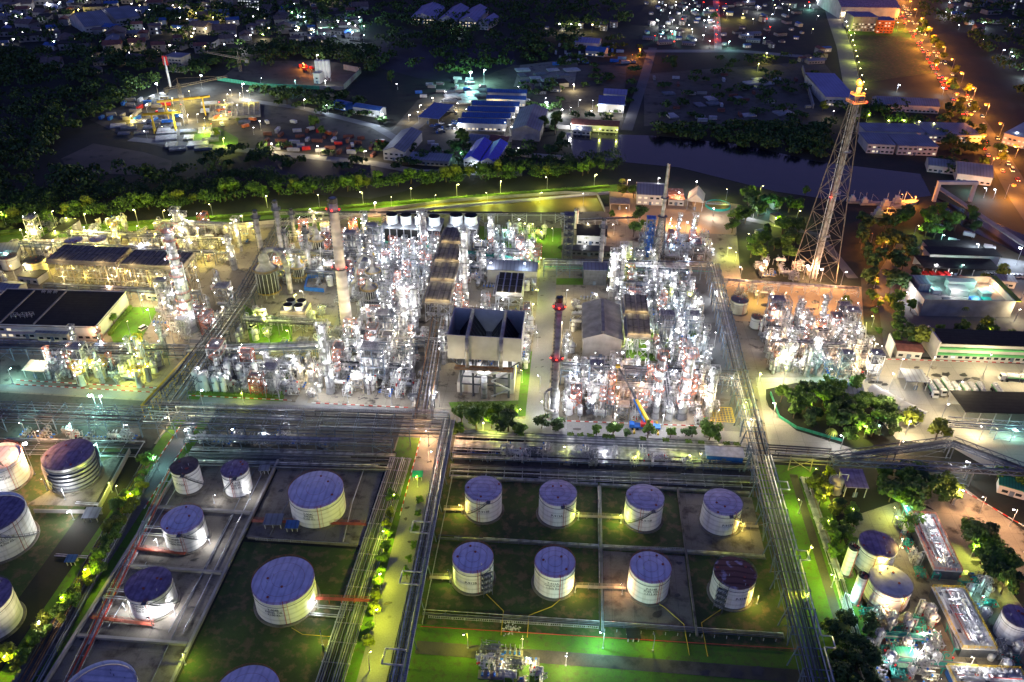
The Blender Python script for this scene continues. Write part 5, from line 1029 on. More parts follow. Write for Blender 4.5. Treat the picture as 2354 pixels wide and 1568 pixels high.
for pts, lab, m, r in (([(4.6,173,0.3),(2,170,.3),(-5,166,.3),(-5,158,.3)],'yellow foam hose line in front of tank T-912A','pipe_y',.13),([(36,174,.3),(37.5,173,.3),(43,167,.3),(43.6,156,.3)],'yellow foam hose line in front of tank P-914B','pipe_y',.13),
    ([(56,174.3,.3),(48.5,168,.3),(49,156,.3)],'yellow foam hose line in front of tank P-914A','pipe_y',.13),([(-19,173,.3),(-13,167,.3),(-13,158,.3)],'yellow foam hose line in front of tank P-912B','pipe_y',.13),([(-38,159,.35),(20,160,.35),(78,161,.35)],'long red fire main across the lime grass','pipe_r',.12),
    ([(-77,155,.3),(-73,153,.3),(-64,153,.3)],'yellow hose line in front of tank T-904B','pipe_y',.1)):
    b = MB(); b.path(pts, r, 6); tag(ob('hose_line', b.mesh('hose_line', m)), lab, 'pipe')
for i, (xx, y0, y1) in enumerate([(-136,150,226),(-132.5,150,176),(-113.5,150,200),(-111,130,222),(-109,150,222),(-96,190,228),(-70,190,228)]):
    b = MB(); b.path([(xx,y0,.5),(xx+(i%3-1)*1.5,(y0+y1)/2,.5),(xx+(i%3-1)*1.5,y1,.5)], .16, 6); o = ob('ground_pipe', b.mesh('ground_pipe', 'pipe_g' if i%2 else 'pipe_s')); tag(o, None, 'pipe'); AUTO.append((o, 'thin grey ground pipe', xx, (y0+y1)/2))
for i, (x0, y0, x1, zz) in enumerate([(-139,190,-130,3),(-139,187,-130,2.5),(-139,160,-129,3),(-139,163,-129,2.5),(-73,160,-62,1),(-73,163,-60,1.2),(-170,200,-160,.8),(-164,176,-150,.8)]):
    for k in range(1): b = MB(); b.path([(x0,y0,.5),(x0,y0,zz*.5),(x1,y0,zz*.5),(x1,y0,.4)], .22, 6); b.path([(x0,y0+.8,.5),(x0,y0+.8,zz*.5),(x1,y0+.8,zz*.5)], .16, 6); o = ob('tank_inlet_pipe', b.mesh('tank_inlet_pipe', 'pipe_s')); tag(o, None, 'pipe'); AUTO.append((o, 'paired silver inlet pipe', (x0+x1)/2, y0))
for px, py, w_, d_, hh, m in ((628,1215,6,4,2.2,'roof_grey'),(672,1222,4,2.5,2,'roof_blue'),(608,1090,3,2,2,'roof_grey'),(2085,1545,8,6,2.6,'roof_green'),(2250,1545,0,0,0,''),(960,1105,3,2,2.2,'teal'),(210,1200,5,4,2.2,'roof_grey'),(1455,1475,4,2.5,2,'roof_k'),(165,1300,3,2,2,'roof_blue')):
    if m: bldg('shelter', None, (px-w_*3, py), (px+w_*3, py), d_, hh, 'shed', m, open_front=True, rise=.4, cat='shelter', phrase={'roof_grey':'small grey-roofed shelter','roof_blue':'small blue-roofed shelter','roof_green':'green corrugated shelter','teal':'teal pump shelter','roof_k':'little black-topped hut'}[m], door=False, windows=0)
q = P(1172, 1445); rr = random.Random(5); b = MB()
for i in range(60): b.lathe([(.02,0),(.3,.15),(.02,.45)], 5, c=(rr.gauss(0,1.3), rr.gauss(0,.9)))
o = ob('rubble_heap', b.mesh('rubble_heap', 'stone')); o.location = (q.x, q.y, .05); tag(o, 'heap of pale broken stone on the grass by the fence', 'rubble', kind='stuff')
# kerbs
def kerb(p, q, lab, z=.25, red=True):
    p, q = Vector((*p, 0)), Vector((*q, 0)); L = (q-p).length; b = MB(); n = int(L/1.8)
    for i in range(n): b.box(L*i/n,-.15,0,L*(i+1)/n-.004,.15,z, 'curbred' if i % 2 else 'curbwhite')
    o = ob('kerb', b.mesh('kerb')); o.location = p; o.rotation_euler = (0,0,math.atan2(q.y-p.y, q.x-p.x)); o['kind'] = 'structure'
kerb((3,264.3),(66,266.4),''); kerb((-103,266.3),(-62,267),''); kerb((-157,266.4),(-112,267.2),''); kerb((-235,267),(-172,267.2),''); kerb((-235,270),(-172,270.4),''); kerb(P(2030,826)[:2],P(2353,835)[:2],''); kerb((-151.4,200),(-151.4,247),''); kerb((-144.7,200),(-144.7,247),''); kerb((-53.3,205),(-53.3,248),''); kerb((-44.2,205),(-44.2,248),''); kerb(P(2200,1120)[:2],P(2353,1210)[:2],'')
b = MB()
for a, c in (((-2,-1.5),(9,-1.5)),((9,-1.5),(9,8.5)),((9,8.5),(-2,8.5)),((-2,8.5),(-2,-1.5))): b.box(min(a[0],c[0])-.1, min(a[1],c[1])-.1, 0, max(a[0],c[0])+.1, max(a[1],c[1])+.1, .02)
for i in range(9): b.box(-2+i*1.3,-1.5,.004,-1.85+i*1.3,8.5,.022)
for i in range(9): b.box(-2,-1.5+i*1.2,.006,9,-1.35+i*1.2,.025)
o = ob('road_marking', b.mesh('road_marking', 'yellow')); q = P(1655,968); o.location = (q.x-3, q.y+1, .12); o['kind'] = 'structure'
# ================================================================ BUILDINGS IN THE PLANT
o = bldg('control_hall', 'broad hall with wide flat black roof beside the bright lawn', (-60,775), (228,783), 33, 7, 'flat', 'roof_k', 'wall', lit=.2, over=.3, parapet=.5)
for x in (14, 30): b = MB(); b.box(x,1,7.31,x+.6,32,7.9); ob('roof_beam', b.mesh('roof_beam', 'wall_c'), o)
for i, (x, y) in enumerate(((17,6),(21,6.5),(24,7),(19,30),(22,30),(25,30))):
    b = MB(); s = 2.2 if y < 20 else 1.2
    for a in (0, s):
        for c in (0, s): b.beam((x+a,y+c,7.3), (x+a,y+c,7.3+s*.8), .14)
    b.rail([(x,y,7.3),(x+s,y,7.3),(x+s,y+s,7.3),(x,y+s,7.3)], s*.8, 3, closed=True, r=.06); ob('roof_frame', b.mesh('roof_frame', 'steel_l'), o)
bldg('annex', 'low flat-topped annex with cream walls in front of the black-roofed hall', (88,783), (160,786), 7, 4.5, 'flat', 'roof_grey', 'tankyellow')
bldg('warehouse', 'tall gabled shed with weathered brown-grey corrugated roof and ridge vent', (1338,822), (1425,826), 31, 10.5, 'cross', 'fiber', 'wall_c', windows=0, over=.6, rise=3.2)
q = P(1381, 824); b = MB(); b.box(-.8,0,0,.8,30,.7); place([('vent_cap', b.mesh('vent_cap', 'fiber'))], 'ridge_vent', 'roof vent', q.x, q.y+.5, 13.6, label='raised ridge vent along the brown-grey shed roof')
bldg('shed', 'long shed with dark roof and white wall behind the gridded cooler', (1120,650), (1232,655), 9, 8, 'shed', 'roof_grey', 'wall', windows=0, rise=1)
bldg('shed', 'dark panelled block beside the tan duct pipes', (1340,655), (1392,657), 8, 9, 'flat', 'roof_grey', 'steel_d', windows=0)
bldg('pavilion', 'black-roofed pavilion in the garden by the duct tower', (1325,562), (1392,565), 14, 6, 'flat', 'roof_k', 'wall', windows=2); bldg('pavilion', 'long low black glazed block in front of the black pavilion', (1310,588), (1405,592), 6, 3.5, 'flat', 'black', 'steel_d')
bldg('workshop', 'white-walled workshop with grey pitched roof by the clarifier', (1462,470), (1530,474), 20, 7, 'gable', 'roof_grey', 'wall', lit=.6); bldg('shed', 'flat shed beside the tent-roofed canopy', (1535,472), (1570,474), 18, 4, 'flat', 'roof_rust', 'wall'); bldg('canopy', 'pale tent-roofed canopy crowned by one lamp', (1578,482), (1612,486), 14, 6, 'cross', 'wall', 'wall', open_front=True, rise=5, cat='canopy')
bldg('pump_house', 'open pump house with reddish deck by the pond corner', (1402,482), (1445,484), 9, 4, 'flat', 'steel_t', 'wall', open_front=True)
bldg('shed', 'narrow slanting black-roofed shed by the levee wall', (104,574), (128,576), 26, 7, 'flat', 'roof_k', 'wall', open_front=True); bldg('shed', 'violet-grey roofed shed at the far edge by the levee', (-10,610), (45,604), 14, 6, 'flat', 'roof_grey', 'wall'); bldg('shed', 'dark-roofed shelter in front of the cream black-lidded tank', (45,650), (90,655), 8, 4, 'flat', 'roof_k', 'wall')
bldg('shed', 'grey hip-roofed hut by the edge of the marsh-side yard', (0,680), (42,684), 8, 4, 'gable', 'roof_grey', 'wall'); bldg('shelter', 'brown-roofed pump shelter on the pale slab', (60,868), (105,872), 6, 4, 'shed', 'fiber', 'wall', open_front=True, rise=1)
bldg('substation', 'cream cabin with olive roof at the foot of the trusswork', (338,690), (368,692), 8, 4, 'flat', 'fiber', 'tankyellow')
bldg('office_building', 'long white office with two bright green bands and black roof', (2146,826), (2560,842), 12, 9, 'flat', 'roof_k', 'wall', windows=1, lit=.3, over=.6, lm='lit_window_cool')
q0 = P(2146, 826); ang = math.atan2(P(2560,842).y-q0.y, P(2560,842).x-q0.x); L = (P(2560,842)-q0).length; o = [x for x in COL.objects if x.name.startswith('office_building')][0]
for z in (3.3, 6.4): b = MB(); b.box(-.2,-1.3,z,L+.2,-.05,z+.8); ob('green_band', b.mesh('green_band', 'green'), o)
b = MB(); b.box(-.9,-1.5,0,-.1,13,10.5); ob('end_wall', b.mesh('end_wall', 'wall'), o)
bldg('house', 'little house with brown tiled roof and blank white gable wall', (2058,822), (2115,826), 8, 4, 'gable', 'roof_red', 'wall'); wall('gable_wall', 'bare white diamond-topped wall by the red and white kerb', P(2046,822)[:2], (P(2046,822).x+.5, P(2046,822).y+9), 8, .5, 'wall')
o = bldg('plant_room', 'walled concrete plant room open to the sky, floodlit turquoise inside', (2112,726), (2320,730), 26, 8.5, None, 'roof_grey', 'wall_c', windows=0, door=False)
old = [c for c in o.children if c.name.startswith('wall')][0]; L = (P(2320,730)-P(2112,726)).length; b = MB(); t = .6
b.box(0,0,0,L,t,9.5); b.box(0,26-t,0,L,26,9.5); b.box(0,t,0,t,26-t,9.5); b.box(L-t,t,0,L,26-t,9.5); b.box(t,t,0,L-t,26-t,6); old.data = b.mesh('wall', 'wall_c')
for i, (x, y, a, c, h, m) in enumerate(((3,14,6,9,10.5,'roof_grey'),(18,10,9,6,9,'wall'),(20,18,14,4,10,'wall'),(12,3,3,3,7.5,'steel_d'),(26,4,4,3,7.6,'blue'),(32,4,4,3,7.4,'teal'),(10,12,4,3,8,'steel_l'),(34,10,5,5,8,'wall'))):
    b = MB(); b.box(x,y,6.01,x+a,y+c,h); b.box(x-.3,y-.3,h+.002,x+a+.3,y+c+.3,h+.2); ob('rooftop_unit', b.mesh('rooftop_unit', m), o)
for x, y in ((12,18),(20,8),(30,8),(36,16)): light(o, x, y, 11.5, 'teal' if x != 20 else 'white', 3000)
b = MB(); b.box(L+.2,0,9.0,L+3,27,9.5); ob('green_canopy', b.mesh('green_canopy', 'leaf_b'), o)
bldg('fire_station', 'low station with black roofs over a row of red trucks', (2118,634), (2290,640), 14, 5, 'flat', 'roof_k', 'wall', open_front=True, lit=1); bldg('station_block', 'black-roofed block just behind the low fire station', (2130,610), (2290,615), 9, 7, 'flat', 'roof_k', 'wall', windows=0); bldg('station_block', 'rearmost of the black-roofed station blocks', (2135,592), (2260,594), 12, 5, 'flat', 'roof_k', 'wall', windows=0)
bldg('guard_hut', 'grey flat hut beside the fire station forecourt', (2290,660), (2330,664), 7, 4, 'flat', 'roof_grey', 'wall'); bldg('loading_canopy', 'very wide dark canopy over the tanker loading bays', (2208,975), (2560,985), 14, 6.5, 'flat', 'roof_k', 'wall', open_front=True, cat='canopy')
bldg('control_hut', 'grey-roofed cabin among trees of the wooded island', (1912,918), (1980,922), 10, 3.6, 'gable', 'roof_grey', 'wall'); bldg('shelter', 'grey canopy with yellow rig beside the tanker trucks', (2078,895), (2125,898), 9, 4.5, 'flat', 'roof_grey', 'wall', open_front=True, cat='canopy')
bldg('machine_shed', 'white portal shed with violet-grey roof by the copper-toned vessel', (1938,1142), (1985,1144), 8, 5, 'shed', 'roof_m', 'wall', open_front=True); bldg('kiosk', 'white and blue equipment cabin at the end of the silver pipes', (1622,1062), (1705,1068), 5, 3.6, 'flat', 'steel_l', 'blue', windows=0)
bldg('gatehouse', 'concrete cabins at the foot of the truss bridge', (2290,1132), (2353,1150), 6, 4, 'flat', 'roof_green', 'wall')
b = MB(); cs = [P(2008,905), P(2085,955)]; 
for i in range(3):
    q = P(2030+i*26, 928+i*14); b = MB(); n = 8
    vs = []
    for a in range(n+1):
        for c in range(5): u = (a/n-.5)*14; v = (c/4-.5)*7; vs.append((v, u, 5.4-(v*v)*.13+(u*u)*.012))
    b.add(vs, [(a*5+c, a*5+c+1, (a+1)*5+c+1, (a+1)*5+c) for a in range(n) for c in range(4)]); b.add([(x,y,z+.08) for x,y,z in vs], [(a*5+c, (a+1)*5+c, (a+1)*5+c+1, a*5+c+1) for a in range(n) for c in range(4)])
    d = MB(); 
    for x, y in ((-3,-6),(3,-6),(-3,6),(3,6)): d.beam((x,y,0), (x,y,5), .2)
    place([('membrane', b.mesh('membrane', 'white', True)), ('post', d.mesh('post', 'white'))], 'tensile_canopy', 'canopy', q.x, q.y, rz=.75, label=('foremost of the three' if i == 2 else 'rearmost of the three' if i == 0 else 'middle one of the three')+' arched white membrane canopies')
# engine skid halls of the lower corner (plated roofs with piping)
def skid(p, q, wd, h, lab, n):
    a, c = P(*p, h), P(*q, h); a.z = c.z = 0; L = (c-a).length; ang = math.atan2(c.y-a.y, c.x-a.x); o = bpy.data.objects.new('engine_hall', None); COL.objects.link(o); o.location = a; o.rotation_euler = (0,0,ang)
    b = MB(); b.box(0,-wd/2,0,L,wd/2,h); ob('casing', b.mesh('casing', 'steel_d'), o); b = MB(); b.box(-.05,-wd/2+.5,.5,0,wd/2-.5,h-.4); ob('end_panel', b.mesh('end_panel', 'blue'), o); b = MB(); b.box(-.3,-wd/2-.3,h,L+.3,wd/2+.3,h+.2); ob('roof_deck', b.mesh('roof_deck', 'wall'), o); b = MB(); b.rail([(0,-wd/2,h+.2),(L,-wd/2,h+.2),(L,wd/2,h+.2),(0,wd/2,h+.2)], 1.1, 1.6, r=.08, closed=True); ob('handrail', b.mesh('handrail', 'handrail' if n else 'yellow'), o)
    b = MB(); b.path([(1,-1,h+.9),(L-1,-1,h+.9)], .35, 8); b.path([(1,0,h+.7),(L-1,0,h+.7)], .2, 6); ob('roof_duct', b.mesh('roof_duct', 'pipe_s'), o); rr = random.Random(n)
    for i in range(int(L/1.8)): b = MB(); x = 1.2+i*1.8; b.lathe([(.5,h+.2),(.5,h+1.2),(.15,h+1.7)], 10, c=(x, 1.5+rr.uniform(-.3,.3))); b.box(x,wd*.3,h+.2,x+1,wd*.3+.8,h+.9); ob('exhaust_unit', b.mesh('exhaust_unit', 'steel_l'), o)
    for i in range(int(L/7)): b = MB(); b.box(2+i*7,-wd*.38,h+.21,3.2+i*7,-wd*.38+1.0,h+.3); ob('roof_hatch', b.mesh('roof_hatch', 'steel_d'), o)
    b = pipe_tangle(L-1, wd-2, 2.2, int(L*1.5), n+300, .07, .2); me = b.mesh('roof_pipework', 'pipe_s'); me.transform(Matrix.Translation((L/2, 0, h))); ob('roof_pipework', me, o); b = pipe_tangle(L-1, wd-2, 1.8, int(L*.3), n+310, .07, .16); me = b.mesh('hydrant_line', 'pipe_r'); me.transform(Matrix.Translation((L/2, 0, h))); ob('hydrant_line', me, o)
    tag(o, lab, 'plant hall'); 
    for i in range(max(2, int(L/7))): light(o, 3.5+i*7, .5, h+3.5, 'white', 900, .15)
    for i in range(int(L/4)+1): e = a+(c-a)*(i*4/L); BUSY.append((e.x, e.y, wd*.6))
skid((2118,1182),(2178,1312),9,4,'plated hall with red-railed roof, the farther of the two',1); skid((2178,1352),(2250,1492),10,4,'plated hall with small roof hatches, the nearer of the two',0); skid((2185,1552),(2353,1560),6,3,'low white plated hall cut by the lower frame edge',0)
# ================================================================ PROCESS CLUTTER
CL = {'structure': [structure_proto(*a) for a in ((8,6,[4,8,12],1,'steel_l','handrail'),(10,7,[5,9,14,18],2,'steel_b'),(7,7,[5,10],3,'steel_t'),(6,5,[4,7,11],4,'steel_r','handrail'),(12,7,[5,9],5,'steel_l','handrail'),(6,6,[6,11,16],6,'steel_l','steel_l'),(9,6,[4.5,8.5],7,'steel_b','yellow'))],
      'vessel': [hvessel_proto(6,1.2,seed=1), hvessel_proto(4.5,.9,2.2,'white',2), hvessel_proto(7.5,1.5,1.4,'column',3), hvessel_proto(5,1,3,'white',4)],
      'pump': [pump_proto(3,1), pump_proto(4,2), pump_proto(2,3)], 'manifold': [manifold_proto(6,5,5,26,1), manifold_proto(7,5,6,30,2,'white'), manifold_proto(5,5,4,22,3), manifold_proto(8,4,5,30,4,'pipe_g'), manifold_proto(6,6,7,34,5), manifold_proto(5,4,4,20,6,'white')],
      'exchanger': [exchanger_proto(2,5,1), exchanger_proto(3,6,2), exchanger_proto(2,6.5,3)], 'drum': [vdrum_proto(1,5,1), vdrum_proto(1.4,7,2,'column'), vdrum_proto(.8,9,3,'column'), vdrum_proto(1.6,5,4)],
      'teal': [manifold_proto(6,5,3,22,31,'pipe_t'), manifold_proto(7,4,3.5,22,32,'pipe_t')],
      'smallcol': [column_proto(.7,14,3,11,rail='handrail'), column_proto(.9,18,4,12), column_proto(.6,11,2,13), column_proto(1.1,16,4,14)]}
NM = {'structure': ('process_structure','process structure','open steel process structure',5.2), 'vessel': ('horizontal_vessel','process vessel','horizontal silver vessel',3.4), 'pump': ('pump_skid','pump skid','skid of blue pumps',3.2),
      'teal': ('pipe_manifold','pipework','tangle of teal pipework',3.1), 'manifold': ('pipe_manifold','pipework','tangle of silver pipework',3.1), 'exchanger': ('heat_exchanger','heat exchanger','stacked heat exchangers',3.4), 'drum': ('vertical_drum','process vessel','upright drum',2.2), 'smallcol': ('process_column','column','slim silver column',2.2)}
GN = {'teal': 'teal pipe manifolds', 'structure': 'steel process structures', 'vessel': 'horizontal vessels', 'pump': 'pump skids', 'manifold': 'pipe manifolds', 'exchanger': 'heat exchangers', 'drum': 'upright drums', 'smallcol': 'slim columns'}
MAT_ = {'steel_l': 'pale', 'steel_b': 'blue-grey', 'steel_r': 'red-framed'}
def fill(pts, n, mixk, world=True, s=(.7,.98), seed=1, gap=.8):
    n = int(n*1.6); gap *= .78
    rr = random.Random(seed); pl = [(p[0], p[1]) if world else tuple(P(*p)[:2]) for p in pts]; xs = [p[0] for p in pl]; ys = [p[1] for p in pl]; k = 0
    for t in range(n*30):
        if k >= n: break
        kind = rr.choice(mixk); nm = NM[kind]; x, y = rr.uniform(min(xs), max(xs)), rr.uniform(min(ys), max(ys)); r = nm[3]*gap
        if not inpoly(x, y, pl) or not free(x, y, r): continue
        i = rr.randrange(len(CL[kind])); ph = nm[2]
        if kind == 'structure': ph = ['pale three-deck','tall blue-grey','pale two-deck','red-framed','long two-deck','tall pale','yellow-railed blue'][i]+' process structure'
        if kind == 'manifold': ph = ['low','white','small','long grey','tall','compact white'][i]+' tangle of pipework'
        if kind == 'teal': ph = ['teal','longer teal'][i]+' tangle of pipework'
        if kind == 'vessel': ph = ['silver lying','short white','fat silver lying','raised white'][i]+' vessel'
        if kind == 'exchanger': ph = ['paired','triple','long paired'][i]+' heat exchangers'
        if kind == 'drum': ph = ['small white','silver','slim silver','squat white'][i]+' upright drum'
        if kind == 'pump': ph = ['three','four','two'][i]+' blue pumps on one skid'
        if kind == 'smallcol': ph = ['slim','taller slim','short slim','banded'][i]+' silver column'
        sc_ = rr.uniform(*s); place(CL[kind][i], nm[0], nm[1], x, y, 0, rr.choice((0, 1, 2, 3))*math.pi/2+rr.uniform(-.03,.03), sc_, phrase=ph, group=GN[kind]); BUSY.append((x, y, r*.92)); k += 1
def floods(pts, step, hs, cols, power, world=True, seed=1, size=.3, phrase='floodlight mast'):
    rr = random.Random(seed); pl = [(p[0], p[1]) if world else tuple(P(*p)[:2]) for p in pts]; xs = [p[0] for p in pl]; ys = [p[1] for p in pl]; y = min(ys)+step/2
    while y < max(ys):
        x = min(xs)+step/2
        while x < max(xs):
            xx, yy = x+rr.uniform(-.3,.3)*step, y+rr.uniform(-.3,.3)*step
            if inpoly(xx, yy, pl): c = cols(xx, yy, rr) if callable(cols) else rr.choice(cols); lamp(xx, yy, rr.choice(hs), c, power*1.15*rr.uniform(.5,1.5), size*rr.uniform(.9,1.7), None, 'floodlight', phrase, 'floodlight masts in the plant', arm=.8, rad=.18)
            x += step
        y += step
for i, (x, y, L_r, ax) in enumerate([(-100,290,34,0),(-101,305,36,0),(-98,340,26,0),(-98,362,26,0),(-98,384,26,0),(-66,312,20,0),(-52,318,34,0),(-50,336,32,0),(-84,325,70,1),(4,283,60,0),(6,297,58,0),(22,268,36,1),(46,268,36,1),(30,375,38,0),(30,392,38,0),(46,318,80,1),(58,318,80,1),(98,322,42,0),(98,338,42,0),(120,308,40,1),(-152,284,36,0),(-228,284,46,0),(-300,384,110,0),(-290,404,100,0),(-240,420,60,0),(-158,372,44,0),(-158,392,44,0),(-158,412,44,0),(-50,386,32,0),(-50,404,32,0),(-190,322,26,0),(-262,342,80,0),(-150,318,34,0)]):
    z = 3.6+(i*7 % 5)*.7; rack((x,y), (x+L_r,y) if ax == 0 else (x,y+L_r), 3.2, [z, z+1.8], [5,5], m=['steel_l','steel_b','steel_d'][i % 3], seed=200+i, rpipe=(.1,.2), brace=False, span=6, phrase=['pale','blue-grey','dark'][i % 3]+' low pipe rack inside the unit')
def rc(a, b, c, d): return [(a,b),(c,b),(c,d),(a,d)]
full = ['structure','structure','structure','manifold','manifold','manifold','vessel','drum','smallcol','exchanger','pump']
low = ['manifold','manifold','vessel','pump','exchanger','drum','drum']
U = [(rc(-102,274,-64,326), 74, full, 9.5, ['white','white','warm'], 2300), (rc(-99,322,-70,412), 88, full+['smallcol'], 10, ['white','cool','white'], 2400), (rc(-52,300,-14,349), 58, full, 10, ['white','warm'], 2300), (rc(-52,372,-15,418), 40, full, 11.5, ['white','cool'], 2000),
     (rc(3,268,66,306), 92, full, 9, ['white','white','peach'], 2500), (rc(28,310,68,405), 84, full, 10.5, ['white','white','lime','cool'], 2300), (rc(5,270,14,300), 6, full, 20, ['white'], 2000), (rc(44,416,84,446), 30, full, 11, ['cool','white'], 1900), (rc(96,307,143,352), 72, full+['structure'], 9.5, ['white','white','peach'], 2500),
     (rc(-156,270,-112,297), 40, low+['structure'], 11, ['white'], 1900), (rc(-228,272,-178,296), 40, low+['structure','smallcol'], 12, lambda x, y, r: 'lime' if x > -196 else r.choice(['white','warm']), 2300), (rc(-160,366,-112,432), 54, full, 13, ['warm','white','yellow'], 3200),
     (rc(-106,296,-102,322), 2, low, 30, ['white'], 2000), (rc(-312,378,-180,428), 62, low+['structure','manifold'], 17, ['warm','yellow','yellow'], 4200), (rc(-262,352,-180,364), 14, low, 11, ['warm','yellow'], 2000), (rc(-200,308,-160,345), 14, full, 14, ['white','warm'], 2000),
     (rc(-152,308,-112,340), 12, low, 17, ['lime','lime','warm'], 2300), (rc(-12,420,-38,446), 10, low, 17, ['teal','lime'], 1800), (rc(5,312,9,345), 3, low, 40, ['warm'], 2000), (rc(-46,425,-16,446), 12, low, 15, ['teal','white'], 1800), (rc(-114,345,-102,412), 14, full, 12, ['white'], 2000), (rc(-112,270,-104,296), 4, low, 14, ['warm'], 1500), (rc(5,346,26,368), 5, low, 16, ['warm'], 1800), (rc(-330,352,-266,364), 8, low, 16, ['yellow'], 1800)]
for i, (pl, n, mk, st, cl_, pw) in enumerate(U): fill(pl, n, mk, seed=i+10, gap=.78); floods(pl, st, [5,7,9,12], cl_, pw, seed=i+40)
for i, (pl, n, cl_, pw, st) in enumerate(([((60,965),(320,975),(320,1012),(40,1005)), 20, ['white','teal'], 1500, 13], [((430,985),(760,995),(760,1030),(430,1022)), 22, ['white'], 1300, 13], [((1060,1040),(1700,1062),(1700,1078),(1060,1052)), 26, ['lime','lime','white'], 750, 9], [((1100,1500),(1240,1500),(1250,1568),(1110,1568)), 10, ['warm'], 1700, 10], [((1985,1400),(2130,1420),(2180,1568),(1995,1568)), 26, ['warm','white'], 1300, 11], [((2060,1190),(2110,1180),(2165,1330),(2110,1330)), 16, ['warm','teal'], 900, 11], [((2250,1400),(2353,1500),(2353,1568),(2260,1568)), 12, ['warm','white'], 1100, 12], [((2190,1330),(2250,1320),(2300,1440),(2270,1440)), 8, ['teal'], 900, 12], [((2020,1380),(2100,1390),(2110,1430),(2000,1430)), 8, ['peach'], 1500, 12])):
    fill(pl, n, ['pump','pump','manifold','exchanger'] if i < 4 else ['manifold','teal','teal','pump','drum'], world=False, seed=i+70, gap=.75, s=(.7,.9)); floods(pl, st, [4,5], cl_, pw, world=False, seed=i+90, size=.25, phrase='short lamp mast')
fill(rc(-60,266,-54,340), 6, low, seed=99)
# blue screen fence by the heaters
for a, c in (((700,668),(707,640)),((707,640),(760,636)),((700,668),(745,672))): wall('screen', None, P(*a)[:2], P(*c)[:2], 2.2, .3, 'blue', phrase='blue hoarding screen')
# crane
q = P(1482, 985); o = bpy.data.objects.new('mobile_crane', None); COL.objects.link(o); o.location = (q.x, q.y, 0); b = MB(); b.box(-6,-1.4,.9,6,1.4,1.7); b.box(-6.5,-1.3,1,-4.5,1.3,2.6); ob('carrier', b.mesh('carrier', 'blue'), o); b = MB(); b.box(-2,-1.4,1.75,3,1.4,3.2); ob('slewing_house', b.mesh('slewing_house', 'red'), o)
for x in (-5,-3.2,1.5,3.2,5):
    for y in (-1.3,1.3): b = MB(); b.cyl((x,y-.2,.6),(x,y+.2,.6),.6,n=12); ob('wheel', b.mesh('wheel', 'black'), o)
b = MB()
for x in (-4.6,5): 
    for s in (-1,1): b.beam((x,0,.9),(x,s*3.6,.9),.3); b.box(x-.4,s*3.6-.4,0,x+.4,s*3.6+.4,.9)
ob('outrigger', b.mesh('outrigger', 'yellow'), o)
lo, hi, tip = 10, 60, None
for _ in range(40):
    m_ = (lo+hi)/2; t_ = P(1420, 842, m_); 
    if t_.y > q.y+14: lo = m_
    else: hi = m_
t_ = P(1420, 842, lo)-Vector((q.x, q.y, 0)); s0 = Vector((1.5,0,2.8)); mid = s0+(t_-s0)*.42; b = MB(); b.cyl(s0, mid, .75, .65, 8); ob('boom_base', b.mesh('boom_base', 'yellow'), o); b = MB(); b.cyl(mid, t_, .5, .4, 8); ob('boom_jib', b.mesh('boom_jib', 'steel_d'), o)
b = MB(); b.cyl(s0+Vector((-1.6,0,-.3)), mid+Vector((-.9,0,0)), .45, .4, 8); ob('luffing_ram', b.mesh('luffing_ram', 'blue'), o); b = MB(); b.box(t_.x-.9,t_.y-.7,t_.z-.6,t_.x+.9,t_.y+.7,t_.z+.6); b.cyl(t_, t_-Vector((0,.5,9)), .06, n=4); ob('boom_head', b.mesh('boom_head', 'yellow'), o)
tag(o, 'mobile crane with long blue and yellow boom raised over the pipework', 'crane')
person(P(1269,968).x, P(1269,968).y, .4, 'worker in blue overalls and yellow helmet walking on the crane road'); person(P(1302,966).x, P(1302,966).y, 2.2, 'worker in dark clothes standing near the red and white kerb', 'black', 'white')
for i, (px, py) in enumerate(((272,797-0),(281,798))): q = P(435+i*16, 697); person(q.x, q.y, i*2, ['worker in blue standing on the pale apron under the trusswork','second worker in orange by the trusswork apron'][i], ['cloth','orange'][i], 'white')
# tanker trucks
TK = [tanker_proto(10.5), tanker_proto(9), tanker_proto(12)]
for i, ((bx, by), (cx, cy), pk) in enumerate([((1415,245),(1515,450),2),((1500,290),(1570,400),1),((1560,240),(1665,440),2),((1655,305),(1730,430),1),((1740,305),(1815,432),1),((1812,310),(1880,432),1),((1880,300),(1945,432),1),((2030,320),(2105,450),0)]):
    a, c = P(1764.8+bx*.25646, 804.3+by*.25646, 2), P(1764.8+cx*.25646, 804.3+cy*.25646, 1); m_ = (a+c)/2
    place(TK[pk], 'tanker_truck', 'tanker truck', m_.x, m_.y, .03, math.atan2(c.y-a.y, c.x-a.x), phrase='white-cabbed fuel tanker truck', group='tanker trucks parked in a row')
for px, py, rz, l in ((2322,875,3.14,'fuel tanker truck alone on the pale upper roadway'),(2045,940,-.85,'fuel tanker truck half under the white membrane canopies')): q = P(px, py); place(TK[0], 'tanker_truck', 'tanker truck', q.x, q.y, .03, rz, label=l, group='tanker trucks')
parked(P(2105,975).x, P(2105,975).y, .8, 'white', True, phrase='lone white van'); q = P(150, 1160)
FT = truck_proto('red')
for i, px in enumerate((2126,2142,2160,2176,2192,2208)): q = P(px, 641); place(FT if i < 4 else CARS.setdefault(('red',False), car_parts('red')), 'fire_truck' if i < 4 else 'parked_car', 'fire truck' if i < 4 else 'car', q.x, q.y, .03, -1.5, phrase='red fire truck under the roof' if i < 4 else 'red car under the station roof', group='red vehicles at the fire station')
pr = random.Random(31)
for i in range(12): q = P(2268+i*8.5, 632+i*.4); parked(q.x, q.y, 1.5+pr.uniform(-.08,.08), pr.choice(['white','white','steel_d','steel_l','roof_k']))
